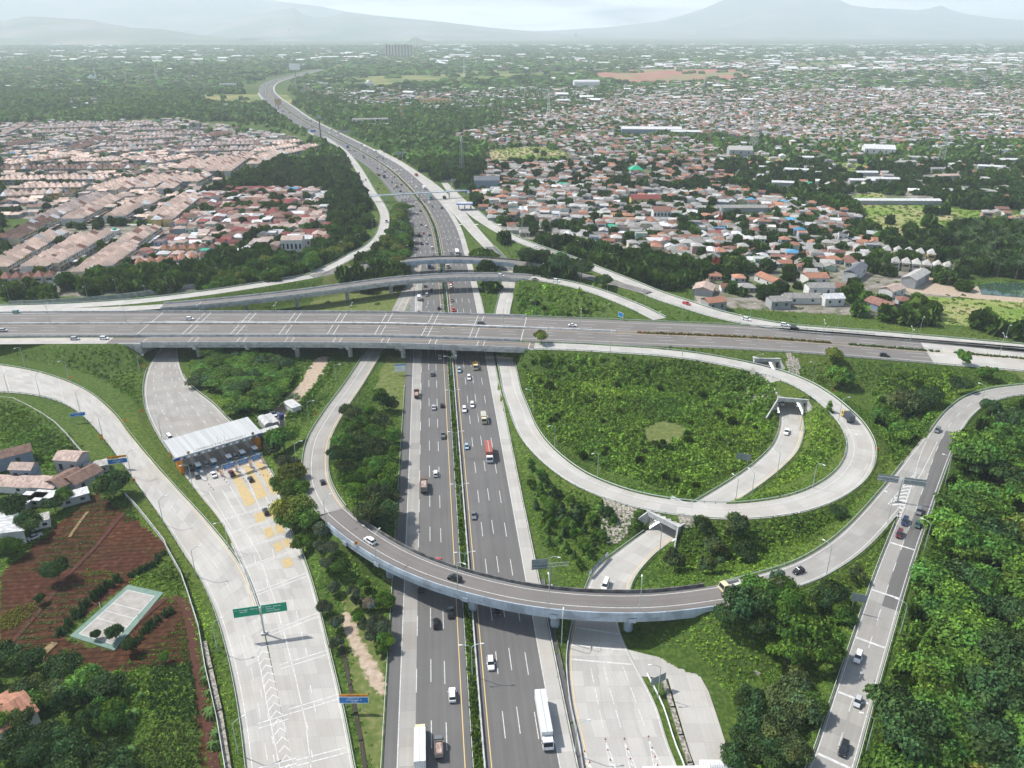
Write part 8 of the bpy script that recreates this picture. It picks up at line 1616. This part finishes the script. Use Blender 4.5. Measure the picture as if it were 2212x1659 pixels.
# distant towns, one mass of roofs
def town(Y0, Y1, sp_, L0, L1, thr, cut, wh_p):
    X, Y = jitter_grid(-1.0 * Y1, 1.0 * Y1, Y0, Y1, sp_, rng); k = in_view(X, Y, .03); X, Y = X[k], Y[k]; u, v = proj(X, Y, 0); right = np.clip((u - 700) / 900, 0, 1)
    f = wave(X, Y, .0016, 2) * .6 + .4 * wave(X, Y, .006, 4) + right * .75 * (Y > 1500) + np.where((Y > 3300), .3, -.35) + np.where((u < 1100) & (Y > 4300) & (Y < 6500), .55, 0); k = (f + rng.normal(size=len(X)) * .35 > thr) & ~inpoly(FW, X, Y) & ~hwm(X, Y, 60); X, Y = X[k], Y[k]
    for x, y in zip(X, Y):
        w_ = rng.uniform() < wh_p; rc = np.array(RC['white']) * 1.1 if w_ else np.array(RC[rs.choice(['grey', 'terracotta', 'pale grey', 'rust-streaked'])]); L_ = rng.uniform(L0, L1) * (1.8 if w_ and rng.uniform() < .2 else 1); far_house(x, y, rs.uniform(-.5, .5), L_, L_ * .6, 4 + L_ * .12, L_ * .1, rc * rs.uniform(.85, 1.2), np.array(WC['white']) * .9)
town(1450, 3300, 26, 10, 18, .80, 0, .2); town(3300, 9500, 50, 12, 32, .74, 0, .3)
def bake_far():
    a = np.array([[f[0], f[1], f[2], f[3] / 2, f[4] / 2, f[5], f[6], f[9]] for f in FARB]); rc = np.array([f[7] for f in FARB]); wc = np.array([f[8] for f in FARB]); x, y, an, l, w_, h, ri, hip = a.T; co, si = np.cos(an), np.sin(an); z0 = -.2
    def pt(u, v, z): return np.stack([x + u * co - v * si, y + u * si + v * co, z], -1)
    e = .5; i = np.where(hip > 0, np.maximum(l - w_, .3), l + e)
    Q = [([pt(-l - e, -w_ - e, h), pt(l + e, -w_ - e, h), pt(i, 0 * l, h + ri), pt(-i, 0 * l, h + ri)], rc), ([pt(l + e, w_ + e, h), pt(-l - e, w_ + e, h), pt(-i, 0 * l, h + ri), pt(i, 0 * l, h + ri)], rc * .97), ([pt(-l - e, w_ + e, h), pt(-l - e, -w_ - e, h), pt(-i, 0 * l, h + ri), pt(-i, 0 * l, h + ri + .01)], np.where((hip > 0)[:, None], rc, wc)), ([pt(l + e, -w_ - e, h), pt(l + e, w_ + e, h), pt(i, 0 * l, h + ri), pt(i, 0 * l, h + ri + .01)], np.where((hip > 0)[:, None], rc, wc)),
         ([pt(-l, -w_, h * 0 + z0), pt(l, -w_, h * 0 + z0), pt(l, -w_, h), pt(-l, -w_, h)], wc), ([pt(l, -w_, h * 0 + z0), pt(l, w_, h * 0 + z0), pt(l, w_, h), pt(l, -w_, h)], wc), ([pt(l, w_, h * 0 + z0), pt(-l, w_, h * 0 + z0), pt(-l, w_, h), pt(l, w_, h)], wc), ([pt(-l, w_, h * 0 + z0), pt(-l, -w_, h * 0 + z0), pt(-l, -w_, h), pt(-l, w_, h)], wc)]
    V = np.concatenate([np.stack(q, 1) for q, _ in Q]); Cc = np.concatenate([c for _, c in Q])
    # window bands on the walls that face the road
    big_ = h > 5; q = [pt(-l * .7, -w_ - .03, h * .55), pt(l * .7, -w_ - .03, h * .55), pt(l * .7, -w_ - .03, h * .8), pt(-l * .7, -w_ - .03, h * .8)]; V = np.concatenate([V, np.stack(q, 1)[big_]]); Cc = np.concatenate([Cc, np.full((big_.sum(), 3), .06)])
    return obj('town_houses', np_mesh('town_houses', V, 4, [TILES_], Cc), kind='stuff', label='crowded small houses spreading to the horizon', category='houses')
bake_far()
# ------------------------------------------------------------------ towers and masts
def lattice(label, px, py, H_, w0, w1, cols=('steel',), name='lattice_tower', arms=()):
    p = P(px, py, 0); o = empty(name, (p.x, p.y, hz(p.x, p.y)), rs.uniform(0, 1), label=label, category=name.replace('_', ' ')); n_ = max(6, int(H_ / 5)); t = max(.09, H_ * (.0019 if name == 'cell_tower' else .0042))
    lv = [(H_ * k / n_, w0 + (w1 - w0) * k / n_) for k in range(n_ + 1)]; lg = [MB()]
    for k in range(n_):
        (za, wa_), (zb, wb_) = lv[k], lv[k + 1]; A = [(sx * wa_ / 2, sy * wa_ / 2, za) for sx, sy in ((-1, -1), (1, -1), (1, 1), (-1, 1))]; B = [(sx * wb_ / 2, sy * wb_ / 2, zb) for sx, sy in ((-1, -1), (1, -1), (1, 1), (-1, 1))]; mb_ = lg[0]; mi_ = k % len(cols)
        for i in range(4): mb_.cyl(A[i], B[i], t, t, 4, mi_, cap=False); mb_.cyl(A[i], B[(i + 1) % 4], t * .6, t * .6, 3, mi_, cap=False); mb_.cyl(A[(i + 1) % 4], B[i], t * .6, t * .6, 3, mi_, cap=False)
    lg[0].build('lattice', [M[c] for c in cols], o)
    for z in arms:
        b_ = MB()
        for s_ in (-1, 1): b_.cyl((0, 0, z), (s_ * w0 * .9, 0, z + .3), t, t * .5, 4); b_.cyl((0, 0, z + 1.6), (s_ * w0 * .9, 0, z + .3), t, t * .5, 4)
        b_.build('cross_arm', M['steel'], o)
    if name == 'cell_tower':
        b_ = MB()
        for i in range(6): b_.box((math.cos(i * 1.05) * (w1 * .5 + .5), math.sin(i * 1.05) * (w1 * .5 + .5), H_ - 4 - (i % 2) * 3), (.35, .35, 2.2))
        b_.build('antenna', M['lamp_head'], o)
lattice('leaning-looking grey pylon in the eastern woods', 2031, 356, 44, 8, 1.6, arms=(32, 37, 42)); lattice('red and white lattice mast behind the northeast ramp trees', 1543, 588, 46, 4.2, 1.2, ('steel', 'red'), 'cell_tower'); lattice('slim grey antenna mast beside the upper northeast ramp', 1128, 510, 26, 1.1, .8, name='cell_tower'); lattice('grey lattice tower behind the footbridge village', 998, 378, 44, 4.5, 1.3, name='cell_tower')
lattice('red and white mast in the middle of the eastern town', 1530, 322, 46, 3.4, 1.4, ('red', 'steel'), 'cell_tower'); lattice('wide grey pylon east of the red and white mast', 1627, 320, 52, 9, 2, arms=(40, 46)); lattice('grey mast beside the college building', 868, 262, 62, 4, 2, ('red', 'steel'), 'cell_tower'); lattice('grey lattice pylon before the distant woods', 1185, 252, 50, 6, 1.8, arms=(38, 44)); lattice('tall lattice mast standing in the far eastern town', 1836, 232, 60, 5, 2, ('red', 'steel'), 'cell_tower'); lattice('lattice mast over the woods west of the bend', 640, 178 + 20, 50, 5, 2); lattice('thin mast above the western woods', 339, 176, 48, 5, 2); lattice('lattice mast before the yellow fields', 1003, 168, 60, 6, 2)
p = P(694, 308, 0); o = empty('mast', (p.x, p.y, 0), 0, label='tall dark advertising mast beside the distant highway', category='mast'); MB().cyl((0, 0, -.3), (0, 0, 36), 1.1, .8, 10).build('pole', M['post'], o); MB().box((0, 0, 33), (7, 3, 4)).build('head', M['sign_back'], o)
p = P(639, 172, 0); o = empty('billboard', (p.x, p.y, 0), .1, label='white billboard on a pole over the far bend', category='billboard'); MB().cyl((0, 0, -.3), (0, 0, 30), 1.2, 1.0, 8).build('pole', M['post'], o); MB().box((0, 0, 30), (34, 2.5, 20)).build('board', M['white'], o)
p = P(602, 235, 0); o = empty('billboard', (p.x, p.y, 0), .3, label='tan billboard beside the outbound bend', category='billboard'); MB().cyl((0, 0, -.3), (0, 0, 8), .8, .8, 8).build('pole', M['post'], o); MB().box((0, 0, 8), (13, 1.2, 12)).build('board', nmat('tan_board', (.35, .24, .12), (.5, .36, .2), .3), o)
# slab of flats and the hazy skyline
def slab(label, px, py, L, W, H_, wc, n_, name='apartment_block'):
    p = P(px, py, 0); o = empty(name, (p.x, p.y, -.2), 0, label=label, category=name.replace('_', ' ')); b_ = MB(); s_ = MB()
    for k in range(n_): b_.box(((-.5 + (k + .5) / n_) * L, (k % 2) * 5, 0), (L / n_ * .98, W, H_ * (1 - .05 * ((k * 7) % 3))))
    b_.build('wall', WHM[wc], o)
    for k in range(n_): s_.box(((-.5 + (k + .5) / n_) * L, (k % 2) * 5 - W / 2 - .1, 5), (L / n_ * .35, .4, H_ * .86))
    s_.build('window_band', nmat('window_band', (.10, .11, .13), (.2, .2, .2), .1), o)
slab('broad unfinished apartment slab standing alone in the woods', 863, 124, 168, 30, 76, 'cream', 9)
for i, (px_, h_, w_) in enumerate([(608, 150, 45), (616, 160, 40), (627, 250, 26), (640, 120, 50), (662, 130, 50), (672, 140, 45), (684, 150, 42), (690, 150, 30), (715, 170, 34), (722, 190, 30), (729, 180, 34), (737, 185, 30), (744, 150, 34), (756, 120, 60), (957, 130, 40), (966, 150, 36), (978, 140, 40), (1045, 90, 120), (1243, 160, 60)]):
    slab(f'{ordw(i)} hazy tower of the distant skyline', px_, 86, w_ * 1.0, 40, h_ * .72, 'white', 1 if w_ < 60 else 3, 'tower_block')
# hills and mountains
hillm = nmat('hill_forest', (.05, .09, .04), (.10, .13, .06), .0012, .95, 9, c3=(.22, .2, .16), scale3=.0009, lo=.4, hi=.62)
def ridge(name, prof, Yc, front, back, seed=0, n_=150):
    """a range whose crest lies at depth Yc; prof = (px, py) of its outline"""
    px_ = np.linspace(prof[0][0], prof[-1][0], n_); py_ = np.interp(px_, [a for a, _ in prof], [b for _, b in prof]); v = (py_ - YC) / F
    t = Yc / (CP - v * SP); X = (px_ - XC) / F * t; Z = HC - (SP + v * CP) * t; m_ = 9; V = []
    for j in range(-m_, m_ + 1):
        f = abs(j) / m_; yy = Yc + (j / m_) * (back if j > 0 else front); s_ = X * (yy / Yc) if j <= 0 else X; nz_ = np.sin(X * .0021 * 12000 / Yc + j * 1.7 + seed) * np.sin(X * .0053 * 12000 / Yc + j * .9 + seed * 2); prof_ = (1 - f) ** 1.25
        V.append(np.stack([s_ + nz_ * Yc * .004 * f, np.full(n_, yy) + nz_ * Yc * .008 * f, np.maximum(Z * prof_ * (1 + .22 * nz_ * min(1, f * 4) * (1 - f)), -2)], -1))
    V = np.array(V); mb_ = []; 
    for j in range(2 * m_):
        for i in range(n_ - 1): mb_.append((j * n_ + i, j * n_ + i + 1, (j + 1) * n_ + i + 1, (j + 1) * n_ + i))
    me_ = bpy.data.meshes.new(name); me_.from_pydata(V.reshape(-1, 3).tolist(), [], mb_); me_.materials.append(hillm); me_.polygons.foreach_set('use_smooth', [True] * len(mb_)); me_.update(); struct(obj(name, me_))
ridge('mountain', [(-300, 20), (-100, -22), (200, -30), (420, -28), (540, -6), (610, 4), (693, 14), (753, 26), (830, 36), (940, 50), (1060, 60), (1150, 67), (1250, 72)], 24000, 8000, 4500, 1); ridge('mountain', [(1150, 68), (1300, 60), (1431, 45), (1516, 20), (1563, 0), (1640, -28), (1720, -30), (1804, -4), (1840, 12), (1884, 17), (1984, 22), (2014, 17), (2034, 11), (2049, 20), (2089, 31), (2160, 40), (2300, 52), (2450, 62)], 25000, 8000, 4500, 3)
ridge('mountain', [(430, 70), (540, 34), (600, 22), (635, 17), (653, 30), (680, 38), (712, 37), (745, 27), (828, 35), (953, 47), (1053, 59), (1106, 65), (1200, 72), (1260, 76)], 18500, 5500, 3500, 5); ridge('hills', [(-200, 62), (0, 45), (62, 35), (200, 43), (250, 58), (350, 63), (420, 74), (520, 82)], 12500, 3500, 3000, 7, 90); ridge('hills', [(-120, 86), (0, 82), (75, 69), (112, 72), (200, 82), (280, 88)], 10500, 1200, 1500, 9, 60); ridge('hills', [(868, 96), (880, 90), (890, 82), (899, 80), (910, 85), (935, 92), (960, 97)], 9500, 600, 600, 2, 40)
# ------------------------------------------------------------------ the air
m, n, l, b = new_mat('haze'); n.remove(b); pv = n.new('ShaderNodeVolumePrincipled'); pv.inputs['Color'].default_value = (.82, .92, 1.0, 1); pv.inputs['Density'].default_value = .000095; pv.inputs['Anisotropy'].default_value = .1
l.new(pv.outputs[0], n['Material Output'].inputs['Volume'])
hb = MB().box((0, 15800, -3.2), (66000, 33600, 1750)); hzo = hb.build('haze', m); hzo['kind'] = 'stuff'
